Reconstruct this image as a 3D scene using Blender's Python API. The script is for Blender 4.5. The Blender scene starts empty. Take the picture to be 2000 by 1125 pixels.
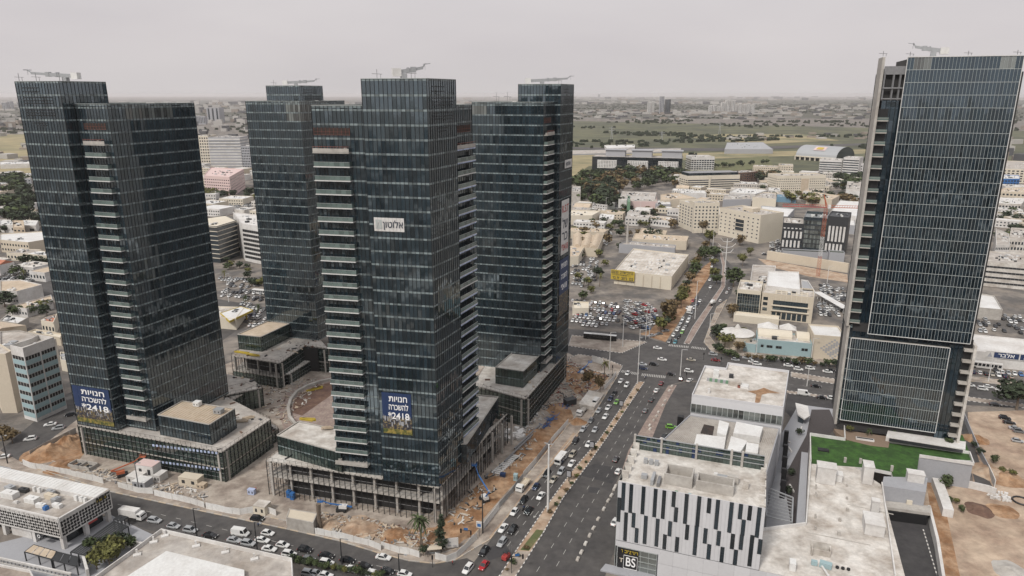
import bpy, bmesh, math, random
from math import sin, cos, radians as R, pi, atan2, hypot
from mathutils import Vector, noise
random.seed(7)
scn = bpy.context.scene
COL = scn.collection
# ---------------------------------------------------------------- camera, light
F_, P_, H_ = 1355., R(15.6), 130.
cam = bpy.data.cameras.new('camera'); camo = bpy.data.objects.new('camera', cam); COL.objects.link(camo)
camo.location = (0, 0, H_); camo.rotation_euler = (pi / 2 - P_, 0, 0)
cam.sensor_width = 36; cam.lens = 36 * F_ / 2000.; cam.clip_start = 1; cam.clip_end = 60000
scn.camera = camo
scn.view_settings.view_transform = 'Standard'; scn.view_settings.look = 'None'
scn.view_settings.exposure = 0.36; scn.view_settings.gamma = 1; scn.view_settings.use_curve_mapping = False
SUN_EL, SUN_AZ = 48, 215       # azimuth: compass bearing, +Y = north
W = bpy.data.worlds.new('World'); scn.world = W; W.use_nodes = True
nt = W.node_tree; nt.nodes.clear()
wo = nt.nodes.new('ShaderNodeOutputWorld'); bg = nt.nodes.new('ShaderNodeBackground')
sky = nt.nodes.new('ShaderNodeTexSky'); sky.sky_type = 'NISHITA'; sky.sun_disc = False
sky.sun_elevation = R(SUN_EL); sky.sun_rotation = R(SUN_AZ); sky.dust_density = 6; sky.air_density = 1.0; sky.ozone_density = 1
hs = nt.nodes.new('ShaderNodeHueSaturation'); hs.inputs['Saturation'].default_value = 0.1
mx = nt.nodes.new('ShaderNodeMixRGB'); mx.inputs[0].default_value = 0.8
tc = nt.nodes.new('ShaderNodeTexCoord'); sx = nt.nodes.new('ShaderNodeSeparateXYZ')
rmp = nt.nodes.new('ShaderNodeValToRGB'); cn = nt.nodes.new('ShaderNodeTexNoise'); cn.inputs['Scale'].default_value = 2.2; cn.inputs['Detail'].default_value = 5
mpn = nt.nodes.new('ShaderNodeMapping'); mpn.inputs['Scale'].default_value = (1, 1, 4)
m2 = nt.nodes.new('ShaderNodeMixRGB'); m2.blend_type = 'MULTIPLY'; m2.inputs[0].default_value = 1
r2 = nt.nodes.new('ShaderNodeValToRGB')
r2.color_ramp.elements[0].color = (.93, .93, .94, 1); r2.color_ramp.elements[0].position = .3
r2.color_ramp.elements[1].color = (1.06, 1.06, 1.05, 1); r2.color_ramp.elements[1].position = .7
e = rmp.color_ramp.elements
e[0].position = 0.0; e[0].color = (7.7, 7.3, 7.3, 1)
e[1].position = 1.0; e[1].color = (10.5, 10.4, 10.6, 1)
x = e.new(.07); x.color = (7.5, 7.05, 7.15, 1)
x = e.new(.25); x.color = (7.1, 6.8, 7.0, 1)
L = nt.links.new
L(tc.outputs['Generated'], sx.inputs[0]); L(sx.outputs['Z'], rmp.inputs[0])
L(tc.outputs['Generated'], mpn.inputs[0]); L(mpn.outputs[0], cn.inputs['Vector']); L(cn.outputs['Fac'], r2.inputs[0])
L(rmp.outputs[0], m2.inputs[1]); L(r2.outputs[0], m2.inputs[2])
L(sky.outputs[0], hs.inputs['Color']); L(hs.outputs[0], mx.inputs[1]); L(m2.outputs[0], mx.inputs[2])
L(mx.outputs[0], bg.inputs[0]); bg.inputs[1].default_value = 0.08; L(bg.outputs[0], wo.inputs[0])
sl = bpy.data.lights.new('sun', 'SUN'); so = bpy.data.objects.new('sun', sl); COL.objects.link(so)
sl.energy = 2.1; sl.angle = R(10); sl.color = (1, .95, .88)
_d = Vector((sin(R(SUN_AZ)) * cos(R(SUN_EL)), cos(R(SUN_AZ)) * cos(R(SUN_EL)), sin(R(SUN_EL))))
so.rotation_euler = (-_d).to_track_quat('-Z', 'Y').to_euler(); so.location = (0, 0, 400)
try:
    scn.cycles.volume_bounces = 1; scn.cycles.max_bounces = 6; scn.cycles.transparent_max_bounces = 8
except Exception: pass
# ---------------------------------------------------------------- helpers
def ray(u, v):
    x = (u - 1000) / F_; y = -(v - 562.5) / F_
    return x, cos(P_) + y * sin(P_), -sin(P_) + y * cos(P_)
def G(u, v, z=0.):            # surveyed spot: where the ray of a photo point meets height z
    d = ray(u, v); t = (z - H_) / d[2]
    return (d[0] * t, d[1] * t)
def bear(b): return (sin(R(b)), cos(R(b)))
def add(p, d, t): return (p[0] + d[0] * t, p[1] + d[1] * t)
def off(p, f, a, s, b): return add(add(p, bear(f), a), bear(s), b)
def lerp(a, b, t): return tuple(a[i] + (b[i] - a[i]) * t for i in range(len(a)))
def ang(a, b): return atan2(b[1] - a[1], b[0] - a[0])
def dst(a, b): return hypot(b[0] - a[0], b[1] - a[1])
MATS = {}
def mat(name, col, rough=.8, metal=0., spec=.5, var=.0, scale=1., detail=4, bump=0., col2=None, island=0., objcol=False, fac=(.35, .65), emit=0, dirt=0., dscale=.05, coord='Object', brick=None):
    m = bpy.data.materials.new(name); m.use_nodes = True; n = m.node_tree.nodes; l = m.node_tree.links.new
    b = n['Principled BSDF']; b.inputs['Roughness'].default_value = rough; b.inputs['Metallic'].default_value = metal
    b.inputs['Specular IOR Level'].default_value = spec
    t = n.new('ShaderNodeNewGeometry'); src = t.outputs['Position']
    c = None
    rgb = n.new('ShaderNodeRGB'); rgb.outputs[0].default_value = (*col, 1); c = rgb.outputs[0]
    if objcol:
        oi = n.new('ShaderNodeObjectInfo'); c = oi.outputs['Color']
    def noise_fac(sc, det, a, z):
        nn = n.new('ShaderNodeTexNoise'); nn.inputs['Scale'].default_value = sc; nn.inputs['Detail'].default_value = det; nn.inputs['Roughness'].default_value = .65
        l(src, nn.inputs['Vector']); mr = n.new('ShaderNodeMapRange'); mr.inputs[1].default_value = a; mr.inputs[2].default_value = z
        l(nn.outputs['Fac'], mr.inputs[0]); return mr.outputs[0], nn
    if col2 is not None:
        f, nn = noise_fac(scale, detail, *fac); mixn = n.new('ShaderNodeMixRGB'); l(f, mixn.inputs[0]); l(c, mixn.inputs[1]); mixn.inputs[2].default_value = (*col2, 1); c = mixn.outputs[0]
    if dirt:
        f, nn = noise_fac(dscale, 6, .4, .75); mm = n.new('ShaderNodeMixRGB'); mm.blend_type = 'MULTIPLY'
        k = n.new('ShaderNodeMath'); k.operation = 'MULTIPLY'; k.inputs[1].default_value = dirt; l(f, k.inputs[0]); l(k.outputs[0], mm.inputs[0]); l(c, mm.inputs[1]); mm.inputs[2].default_value = (.45, .38, .32, 1); c = mm.outputs[0]
    if var:
        f, nn = noise_fac(scale * 3.1, 5, .25, .75); h = n.new('ShaderNodeHueSaturation'); mr = n.new('ShaderNodeMapRange'); mr.inputs[3].default_value = 1 - var; mr.inputs[4].default_value = 1 + var
        l(f, mr.inputs[0]); l(mr.outputs[0], h.inputs['Value']); l(c, h.inputs['Color']); c = h.outputs[0]
    if island:
        h = n.new('ShaderNodeHueSaturation'); mr = n.new('ShaderNodeMapRange'); mr.inputs[3].default_value = 1 - island; mr.inputs[4].default_value = 1 + island
        oi2 = n.new('ShaderNodeObjectInfo'); ad = n.new('ShaderNodeMath'); ad.operation = 'ADD'; fr = n.new('ShaderNodeMath'); fr.operation = 'FRACT'
        l(t.outputs['Random Per Island'], ad.inputs[0]); l(oi2.outputs['Random'], ad.inputs[1]); l(ad.outputs[0], fr.inputs[0]); l(fr.outputs[0], mr.inputs[0]); l(mr.outputs[0], h.inputs['Value']); l(c, h.inputs['Color']); c = h.outputs[0]
    if bump:
        bn = n.new('ShaderNodeBump'); bn.inputs['Strength'].default_value = bump; bn.inputs['Distance'].default_value = .1
        nn = n.new('ShaderNodeTexNoise'); nn.inputs['Scale'].default_value = scale * 4; nn.inputs['Detail'].default_value = 6; l(src, nn.inputs['Vector']); l(nn.outputs['Fac'], bn.inputs['Height']); l(bn.outputs[0], b.inputs['Normal'])
    l(c, b.inputs['Base Color'])
    MATS[name] = m
    return m
class MB:
    def __init__(s): s.v = []; s.f = []; s.m = []
    def quad(s, a, b, c, d, m=0):
        i = len(s.v); s.v += [a, b, c, d]; s.f.append((i, i + 1, i + 2, i + 3)); s.m.append(m)
    def poly(s, pts, m=0):
        i = len(s.v); s.v += list(pts); s.f.append(tuple(range(i, i + len(pts)))); s.m.append(m)
    def prism(s, poly, z0, z1, m=0, top=None, bot=True):
        n = len(poly)
        A = sum(poly[i][0] * poly[(i + 1) % n][1] - poly[(i + 1) % n][0] * poly[i][1] for i in range(n))
        if A < 0: poly = poly[::-1]
        i = len(s.v); s.v += [(p[0], p[1], z0) for p in poly] + [(p[0], p[1], z1) for p in poly]
        for k in range(n):
            j = (k + 1) % n; s.f.append((i + k, i + j, i + n + j, i + n + k)); s.m.append(m)
        s.f.append(tuple(i + n + k for k in range(n))); s.m.append(m if top is None else top)
        if bot: s.f.append(tuple(i + n - 1 - k for k in range(n))); s.m.append(m)
    def box(s, c, ex, ey, ez, a=0., m=0):   # centre of base, full sizes, rotation
        ca, sa = cos(a), sin(a)
        q = [(c[0] + ca * x - sa * y, c[1] + sa * x + ca * y) for x, y in ((-ex / 2, -ey / 2), (ex / 2, -ey / 2), (ex / 2, ey / 2), (-ex / 2, ey / 2))]
        s.prism(q, c[2], c[2] + ez, m)
    def bar(s, a, b, w, h=None, m=0):       # beam between two 3-D points
        h = h or w; a = Vector(a); b = Vector(b); d = (b - a)
        if d.length < 1e-6: return
        d.normalize(); up = Vector((0, 0, 1)) if abs(d.z) < .95 else Vector((1, 0, 0))
        x = d.cross(up).normalized() * (w / 2); y = x.cross(d).normalized() * (h / 2)
        i = len(s.v)
        for p in (a, b): s.v += [tuple(p + x + y), tuple(p - x + y), tuple(p - x - y), tuple(p + x - y)]
        for k in range(4):
            j = (k + 1) % 4; s.f.append((i + k, i + j, i + 4 + j, i + 4 + k)); s.m.append(m)
        s.f.append((i + 3, i + 2, i + 1, i)); s.f.append((i + 4, i + 5, i + 6, i + 7)); s.m += [m, m]
    def tube(s, pts, rad, n=6, m=0, caps=True):
        if not isinstance(rad, (list, tuple)): rad = [rad] * len(pts)
        i0 = len(s.v)
        for k, p in enumerate(pts):
            p = Vector(p); q0 = Vector(pts[max(k - 1, 0)]); q1 = Vector(pts[min(k + 1, len(pts) - 1)]); d = (q1 - q0).normalized()
            up = Vector((0, 0, 1)) if abs(d.z) < .9 else Vector((1, 0, 0)); x = d.cross(up).normalized(); y = x.cross(d)
            for j in range(n):
                t = 2 * pi * j / n; s.v.append(tuple(p + (x * cos(t) + y * sin(t)) * rad[k]))
        for k in range(len(pts) - 1):
            for j in range(n):
                jj = (j + 1) % n; a = i0 + k * n
                s.f.append((a + jj, a + j, a + n + j, a + n + jj)); s.m.append(m)
        if caps:
            s.f.append(tuple(i0 + j for j in range(n))); s.m.append(m); a = i0 + (len(pts) - 1) * n; s.f.append(tuple(a + n - 1 - j for j in range(n))); s.m.append(m)
    def mesh(s, name, mats, o=(0, 0, 0), smooth=False):
        me = bpy.data.meshes.new(name)
        if o != (0, 0, 0): vv = [(p[0] - o[0], p[1] - o[1], p[2] - o[2]) for p in s.v]
        else: vv = s.v
        me.from_pydata(vv, [], s.f)
        for mm in mats: me.materials.append(MATS[mm])
        if len(mats) > 1: me.polygons.foreach_set('material_index', s.m)
        if smooth: me.polygons.foreach_set('use_smooth', [True] * len(s.f))
        me.update(); return me
    def build(s, name, mats, parent=None, smooth=False, **k):
        if isinstance(mats, str): mats = [mats]
        o = (0, 0, 0)
        if parent is not None:
            p = parent; o = [0, 0, 0]
            while p is not None: o = [o[i] + p.location[i] for i in range(3)]; p = p.parent
            o = tuple(o)
        elif k.get('base') is not None: o = tuple(k['base'])
        ob = bpy.data.objects.new(name, s.mesh(name, mats, o, smooth)); COL.objects.link(ob)
        if parent is not None: ob.parent = parent
        else: ob.location = o
        k.pop('base', None)
        for a, b in k.items(): ob[a] = b
        return ob
def empty(name, label, cat, loc, group=None):
    o = bpy.data.objects.new(name, None); o.empty_display_size = .1; COL.objects.link(o); o.location = loc if len(loc) == 3 else (*loc, 0)
    o['label'] = label; o['category'] = cat
    if group: o['group'] = group
    return o
def inst(name, mesh, loc, rot=0., sc=1., parent=None, color=None, rx=0, **k):
    o = bpy.data.objects.new(name, mesh); COL.objects.link(o); o.location = loc; o.rotation_euler = (rx, 0, rot)
    o.scale = sc if isinstance(sc, (tuple, list)) else (sc, sc, sc)
    if parent is not None: o.parent = parent
    if color: o.color = (*color, 1)
    for a, b in k.items(): o[a] = b
    return o
def copy_tree(src, loc, rot, sc=None, color=None, **k):
    c = src.copy(); COL.objects.link(c); c.location = loc; c.rotation_euler = (0, 0, rot)
    if sc: c.scale = (sc, sc, sc) if not isinstance(sc, tuple) else sc
    if color: c.color = (*color, 1)
    for ch in KIDS[src.name]:
        d = ch.copy(); COL.objects.link(d); d.parent = c
        if color: d.color = (*color, 1)
        for g in KIDS.get(ch.name, ()):
            h = g.copy(); COL.objects.link(h); h.parent = d
    for a, b in k.items(): c[a] = b
    return c
KIDS = {}
def struct(name, mb, mats): return mb.build(name, mats, kind='structure')
# ---------------------------------------------------------------- materials
mat('asphalt', (.056, .053, .053), .9, var=.25, scale=.12, col2=(.082, .077, .074), fac=(.38, .62), bump=.1, detail=9, dirt=.3, dscale=.04)
mat('asphalt_dark', (.034, .032, .034), .9, var=.2, scale=.2, col2=(.05, .048, .048))
mat('asphalt_patch', (.045, .043, .045), .9, var=.1, scale=.3)
mat('ground_mix', (.21, .185, .16), .95, var=.3, scale=.05, col2=(.10, .093, .088), fac=(.42, .58), detail=9, dirt=.5, dscale=.03)
mat('pave', (.35, .305, .26), .9, var=.25, scale=.12, col2=(.25, .21, .18), fac=(.42, .6), detail=10, dirt=.6, dscale=.12)
mat('pave_red', (.22, .165, .145), .9, var=.3, scale=.3, col2=(.31, .25, .215), fac=(.42, .6), detail=9, dirt=.4, dscale=.15)
mat('kerb_white', (.58, .56, .53), .8); mat('kerb_dark', (.12, .12, .12), .8)
mat('paint', (.36, .35, .33), .8, var=.3, scale=2)
mat('dirt', (.22, .115, .055), .97, var=.35, scale=.15, col2=(.36, .24, .15), fac=(.4, .6), bump=1, detail=12, dirt=.5, dscale=.2)
mat('dirt_pale', (.42, .33, .25), .97, var=.3, scale=.12, col2=(.31, .21, .14), fac=(.45, .6), bump=.8, detail=12, dirt=.6, dscale=.15)
mat('sand', (.42, .33, .25), .97, var=.3, scale=.09, col2=(.30, .22, .165), fac=(.42, .62), bump=.9, detail=12, dirt=.6, dscale=.05)
mat('concrete', (.42, .40, .37), .85, var=.14, scale=.3, col2=(.33, .31, .285), bump=.15, dirt=.35, dscale=.12)
mat('concrete_white', (.58, .56, .525), .85, var=.18, scale=.25, col2=(.43, .40, .365), fac=(.42, .62), detail=9, dirt=.7, dscale=.12, bump=.1)
mat('roof_stain', (.58, .555, .52), .85, var=.2, scale=.2, col2=(.40, .37, .335), fac=(.45, .7), detail=10, dirt=.9, dscale=.11)
mat('roof_grey', (.36, .335, .31), .9, var=.22, scale=.15, col2=(.45, .42, .385), fac=(.42, .6), detail=9, dirt=.8, dscale=.09)
mat('roof_brown', (.42, .34, .25), .9, var=.12, scale=.3, col2=(.50, .42, .33), dirt=.3)
mat('white_wall', (.58, .57, .555), .8, var=.12, scale=.3, dirt=.5, dscale=.1)
mat('white_panel', (.53, .53, .545), .5, var=.04, scale=.3, island=.05)
mat('grey_wall', (.31, .315, .335), .7, var=.07, scale=.4, dirt=.15)
mat('white_metal', (.63, .63, .62), .4, var=.12, scale=.4, dirt=.4, dscale=.1)
mat('grey_metal', (.35, .36, .37), .45, metal=.3, var=.1, scale=.5)
mat('dark_metal', (.04, .042, .045), .5, metal=.3)
mat('mullion', (.006, .008, .009), .6)
mat('mullion_light', (.42, .45, .44), .4, metal=.2)
mat('steel', (.22, .22, .225), .5, metal=.4, var=.2, scale=.5)
mat('rust', (.20, .07, .05), .8, var=.3, scale=.7)
mat('balcony_white', (.56, .56, .55), .6, var=.05, scale=.3)
mat('balcony_floor', (.20, .20, .19), .8, var=.1, scale=.3)
mat('blue_film', (.33, .38, .52), .5, island=.3)
mat('interior', (.025, .024, .024), .9, island=.5)
mat('interior_warm', (.045, .03, .025), .9, var=.5, scale=.5, col2=(.02, .018, .017))
mat('beige', (.52, .46, .37), .85, var=.06, scale=.3, dirt=.2)
mat('cream', (.58, .53, .44), .85, var=.05, scale=.3, dirt=.2)
mat('pink', (.55, .42, .40), .85, var=.05, scale=.2)
mat('teal_wall', (.27, .37, .39), .8, var=.05, scale=.3)
mat('orange', (.40, .11, .05), .5); mat('yellow', (.42, .31, .04), .6, var=.15); mat('red', (.36, .05, .045), .6); mat('blue', (.03, .12, .32), .5); mat('green', (.12, .22, .14), .6)
mat('blue_roof', (.13, .24, .33), .6)
mat('black', (.012, .012, .013), .5); mat('tyre', (.015, .015, .015), .85)
mat('car_paint', (.5, .5, .5), .25, spec=.6, objcol=True); mat('car_glass', (.012, .015, .018), .08, spec=.8)
mat('lamp_red', (.4, .02, .02), .3); mat('lamp_clear', (.7, .7, .68), .2)
mat('lawn', (.018, .05, .008), .95, var=.3, scale=.3, col2=(.035, .092, .014), fac=(.4, .6), detail=9, bump=.6)
mat('grass', (.075, .095, .035), .97, var=.3, scale=.2, col2=(.14, .125, .06))
mat('leaf', (.045, .062, .022), .9, island=.45, var=.15, scale=.2)
mat('leaf_dark', (.028, .040, .020), .9, island=.45, var=.2, scale=.1)
mat('leaf_olive', (.10, .10, .028), .9, island=.4, var=.15, scale=.2)
mat('leaf_brown', (.12, .085, .04), .9, island=.4, var=.15, scale=.2)
mat('bark', (.14, .11, .085), .95, var=.2, scale=1)
mat('deck', (.20, .145, .105), .8, var=.12, scale=.5)
mat('navy', (.012, .03, .09), .6); mat('text_white', (.78, .78, .78), .6); mat('text_dark', (.03, .04, .06), .6)
mat('brown_soil', (.085, .045, .034), .95, var=.3, scale=.2, col2=(.14, .085, .06), bump=.6)
mat('plaza_dark', (.055, .047, .047), .85, var=.2, scale=.4)
mat('roof_tile', (.38, .15, .09), .8, var=.2, scale=.5)
def glassmat(name, c, rough=.04, spec=1., island=.5, tint=(1, 1, 1), cloud=.5):
    m = mat(name, c, rough, spec=spec, island=island, var=.25, scale=.05)  # broad noise in the glass colour stands in for patchy reflections
    b = m.node_tree.nodes['Principled BSDF']; b.inputs['IOR'].default_value = 1.75; b.inputs['Specular Tint'].default_value = (*tint, 1)
    return m
glassmat('glass', (.016, .026, .033), .045, 1., .45, (.80, .93, 1))
glassmat('glass_green', (.016, .028, .026), .05, .9, .5, (.85, 1, .95))
glassmat('glass_plain', (.016, .026, .034), .06, .6, .5)
glassmat('glass_rt', (.006, .013, .019), .03, .9, .5, (.72, .88, 1))
glassmat('glass_clear', (.10, .11, .105), .06, .8, .7)
mat('spandrel', (.15, .18, .185), .25, spec=.6, island=.45)
mat('rail_glass', (.11, .145, .135), .12, spec=.8, island=.25)
# ---------------------------------------------------------------- glass towers
FH = 3.9; Z0 = 16.9
PANE = []
def pane_proto():
    for k in range(8):
        b = MB(); r = random.Random(k); tx = r.uniform(-.008, .008); tz = r.uniform(-.016, .016)
        b.quad((0, -tx - tz, 0), (1, tx - tz, 0), (1, tx + tz, 1), (0, -tx + tz, 1)); PANE.append(b.mesh('glass_pane', ['glass']))
pane_proto()
def facade(g, mu, A, B, z0, z1, zb=Z0, fh=FH, pw=1.25, sp=.55, mats=(0, 1), clear=None, mw=.09, md=.12, single=None, parent=None, skip=None, pmesh=PANE, tilt=1.):
    """curtain wall from A to B (outside on the right): panes and spandrels into g, mullions into mu"""
    d = dst(A, B); n = max(1, round(d / pw)); ux, uy = (B[0] - A[0]) / d, (B[1] - A[1]) / d; nx, ny = uy, -ux; w = d / n
    ks = int(math.floor((z0 - zb) / fh)); z = z0; levels = []
    lv = [z0]
    k = ks + 1
    while zb + k * fh < z1 - .3:
        if zb + k * fh > z0 + .3: lv.append(zb + k * fh)
        k += 1
    lv.append(z1)
    P = lambda t, o, z: (A[0] + ux * t + nx * o, A[1] + uy * t + ny * o, z)
    for li in range(len(lv) - 1):
        a, b = lv[li], lv[li + 1]
        ztop = b - sp if b < z1 - .01 or sp > 0 else b
        for i in range(n):
            if skip and skip(i * w, (i + 1) * w, a, b): continue
            t0, t1 = i * w, (i + 1) * w
            if single and single(i, li) and parent is not None:
                o = bpy.data.objects.new('glass_pane', random.choice(pmesh)); COL.objects.link(o); o.parent = parent
                px, py = P(t0, 0, 0)[:2]; o.location = (px - parent.location[0], py - parent.location[1], a - parent.location[2]); o.rotation_euler = (0, 0, atan2(uy, ux)); o.scale = (w, w, ztop - a)
            else:
                q = .0075 * tilt * w; tx = random.uniform(-q, q) + .006 * tilt * noise.noise((t0 * .13 + A[0], a * .11, 3.7)) * 2; tz = random.uniform(-q, q) * 2 + .01 * tilt * noise.noise((t0 * .1 + A[0], a * .09, 9.1))
                mm = mats[0]
                if clear and clear(t0, a): mm = 3
                g.quad(P(t0, -tx - tz, a), P(t1, tx - tz, a), P(t1, tx + tz, ztop), P(t0, -tx + tz, ztop), mm)
            if ztop < b: g.quad(P(t0, .01, ztop), P(t1, .01, ztop), P(t1, .01, b), P(t0, .01, b), mats[1])
    for i in range(n + 1):
        t = i * w
        if skip and skip(t, t, (z0 + z1) / 2, (z0 + z1) / 2): continue
        mu.bar(P(t, md / 2, z0), P(t, md / 2, z1), mw, md)
def ring(poly):
    A = sum(poly[i][0] * poly[(i + 1) % 4][1] - poly[(i + 1) % 4][0] * poly[i][1] for i in range(4))
    return poly if A > 0 else poly[::-1]
def balcony_at(parent, A, B, z, dep=1.7, film=False, terr=False, wid=.3):
    d = dst(A, B); ux, uy = (B[0] - A[0]) / d, (B[1] - A[1]) / d; nx, ny = uy, -ux
    P = lambda t, o, zz=0.: (A[0] + ux * t + nx * o, A[1] + uy * t + ny * o, zz)
    mid = P(d / 2, 0, z)
    s = MB(); q = [P(0, .02)[:2], P(d, .02)[:2], P(d, dep)[:2], P(0, dep)[:2]]
    s.prism(q, z - .28, z, 0)
    e = [P(-.06, .02)[:2], P(d + .06, .02)[:2], P(d + .06, dep + .1)[:2], P(-.06, dep + .1)[:2]]
    s.prism(e, z - .36, z - .12, 1)
    if film:
        for k in range(int(d / 1.1)):
            t = k * 1.1 + .3; s.bar(P(t, dep + .16, z - .35), P(t + .9, dep + .2, z - .38), .12, .34, 2)
    sl = s.build('balcony', ['balcony_floor', 'balcony_white' if not terr else 'concrete', 'blue_film'], parent)
    r = MB()
    h = 1.15
    if not terr:
        n = max(1, round(d / 1.6))
        for k in range(n): r.quad(P(k * d / n + .03, dep - .05, z), P((k + 1) * d / n - .03, dep - .05, z), P((k + 1) * d / n - .03, dep - .05, z + h), P(k * d / n + .03, dep - .05, z + h), 0)
        for t in (0.03, d - .03): r.quad(P(t, .1, z), P(t, dep - .05, z), P(t, dep - .05, z + h), P(t, .1, z + h), 0)
        r.bar(P(0, dep - .05, z + h), P(d, dep - .05, z + h), .08, .06, 1)
        r.build('railing', ['rail_glass', 'mullion_light'], sl)
    else:
        r.bar(P(0, dep - .05, z + .5), P(d, dep - .05, z + .5), .12, 1.0, 0)
        for k in range(9): r.box(P(random.uniform(.5, d - .5), dep * .5, z), .5, .3, random.uniform(.3, 1.2), random.random(), 0)
        r.build('parapet', ['concrete'], sl)
def tower(name, label, O, f, s, Wd, D, crown, zb, balc, panes=None, clear=None, film=(), opening=True, terr=True):
    T = empty('glass_tower', label, 'tower', (*O, 0))
    pt = lambda a, b: off(O, f, a, s, b)
    q = [pt(0, 0), pt(Wd, 0), pt(Wd, D), pt(0, D)]
    cx0, cx1, cy0, cy1 = crown
    c = [pt(cx0, cy0), pt(cx1, cy0), pt(cx1, cy1), pt(cx0, cy1)]
    core = MB(); ins = .12
    core.prism([pt(ins, ins), pt(Wd - ins, ins), pt(Wd - ins, D - ins), pt(ins, D - ins)], zb, 126.2, 0, 1)
    core.prism([pt(cx0 + ins, cy0 + ins), pt(cx1 - ins, cy0 + ins), pt(cx1 - ins, cy1 - ins), pt(cx0 + ins, cy1 - ins)], zb + .01, 133.2, 0, 1)
    core.build('core', ['interior', 'concrete'], T)
    names = ['front', 'right', 'back', 'left']
    def bskip(face):
        def fn(t0, t1, a, b): return False
        return fn
    for blk, poly, zt, nm in ((0, q, 127., 'body'), (1, c, 134., 'crown')):
        g = MB(); mu = MB()
        for k in range(4):
            A, B = poly[k], poly[(k + 1) % 4]
            sg = None
            if panes and panes[0] == blk and panes[1] == k: sg = lambda i, li, lo=panes[2]: li >= lo and li < lo + 20
            cl = (lambda t, a, k=k, blk=blk: clear(blk, k, t, a)) if clear else None
            facade(g, mu, A, B, zb, zt, clear=cl, single=sg, parent=T)
        g.build('curtain_wall', ['glass', 'spandrel', 'glass_green', 'glass_clear'], T, kind='stuff')
        mu.build('mullions', ['mullion'], T, kind='stuff')
        cp = MB()
        for k in range(4): A, B = poly[k], poly[(k + 1) % 4]; cp.bar((*A, zt + .05), (*B, zt + .05), .3, .12)
        cp.build('parapet_cap', ['mullion_light'], T)
    # louvre rows on the crown's outer face
    lv = MB(); k = 0 if cy0 < 1 and cx0 < 1 else 1
    A, B = (c[0], c[1]) if k == 0 else (c[1], c[2]); d = dst(A, B); ux, uy = (B[0] - A[0]) / d, (B[1] - A[1]) / d
    for zz, a, b in [(132, 2.5, 10), (130.8, 2.5, 10), (129, 2.5, 14.5), (128, 2.5, 14.5), (127.2, 2.5, 14.5), (125.1, 2.5, 14.5), (124.2, 2.5, 14.5), (123.4, 2.5, 14.5), (121, 5, 11), (120.2, 6, 11)]:
        t = a
        while t < b:
            if not (10 < t < 11.2): lv.bar((A[0] + ux * t + uy * .06, A[1] + uy * t - ux * .06, zz), (A[0] + ux * (t + .75) + uy * .06, A[1] + uy * (t + .75) - ux * .06, zz), .06, .28)
            t += 1.25
    lv.build('louvres', ['black'], T, kind='stuff')
    faces = {'F': (pt(0, 0), pt(Wd, 0)), 'R': (pt(Wd, 0), pt(Wd, D)), 'L': (pt(0, D), pt(0, 0)), 'B': (pt(Wd, D), pt(0, D))}
    for face, a, b in balc:
        A, B = faces[face]; d = dst(A, B); u = ((B[0] - A[0]) / d, (B[1] - A[1]) / d); nn = (u[1], -u[0])
        A2, B2 = (A[0] + u[0] * a, A[1] + u[1] * a), (A[0] + u[0] * b, A[1] + u[1] * b)
        for i in range(0 if terr else 1, 26):
            z = Z0 + FH * i
            balcony_at(T, A2, B2, z, dep=2.3 if i == 0 else 1.7, film=(face in film and i % 9 != 5), terr=(i == 0 or (i == 25 and opening)))
            # door frames behind the railing
        dr = MB()
        for i in range(25):
            z = Z0 + FH * i
            for t in (a + 2.2, b - 3.2):
                p = (A[0] + u[0] * t + nn[0] * .08, A[1] + u[1] * t + nn[1] * .08)
                for (x0, z0_, x1, z1_) in ((0, 0, 0, 2.5), (1.1, 0, 1.1, 2.5), (0, 2.5, 1.1, 2.5)):
                    dr.bar((p[0] + u[0] * x0, p[1] + u[1] * x0, z + z0_), (p[0] + u[0] * x1, p[1] + u[1] * x1, z + z1_), .14, .14)
        dr.build('door_frames', ['black'], T, kind='stuff')
        if opening:
            op = MB(); e0 = (A2[0] + nn[0] * .09, A2[1] + nn[1] * .09); e1 = (B2[0] + nn[0] * .09, B2[1] + nn[1] * .09)
            op.quad((*e0, 119), (*e1, 119), (*e1, 121), (*e0, 121), 0)  # flat dark panel on the wall paints the shade of an open floor
            L_ = dst(A2, B2)
            for k in range(int(L_ / 1.2) + 1):
                p = (e0[0] + u[0] * k * 1.2 + nn[0] * .1, e0[1] + u[1] * k * 1.2 + nn[1] * .1); op.bar((*p, 119), (*p, 121), .05, .06, 1)
            for zz in (119.05, 119.9): op.bar((e0[0] + nn[0] * .1, e0[1] + nn[1] * .1, zz), (e1[0] + nn[0] * .1, e1[1] + nn[1] * .1, zz), .06, .06, 1)
            op.build('open_floor_shade', ['interior_warm', 'rust'], T)
            sc_ = MB()
            for k in range(int(L_ / .9)):
                p = (A2[0] + u[0] * k * .9 + nn[0] * 1.6, A2[1] + u[1] * k * .9 + nn[1] * 1.6); sc_.bar((*p, 114.4), (*p, 115.9), .08, .08)
            for zz in (115.2, 115.9): sc_.bar((A2[0] + nn[0] * 1.6, A2[1] + nn[1] * 1.6, zz), (B2[0] + nn[0] * 1.6, B2[1] + nn[1] * 1.6, zz), .1, .1)
            sc_.build('scaffold', ['rust'], T)
    # roof clutter
    rc = MB(); rr = random.Random(len(label))
    for k in range(7): p = pt(rr.uniform(2, Wd - 3), rr.uniform(2, D - 3)); rc.box((*p, 126.2), rr.uniform(1, 3), rr.uniform(1, 3), rr.uniform(.3, 1.1), rr.random())
    rc.build('roof_units', ['white_metal'], T, kind='stuff')
    return T, pt
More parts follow.
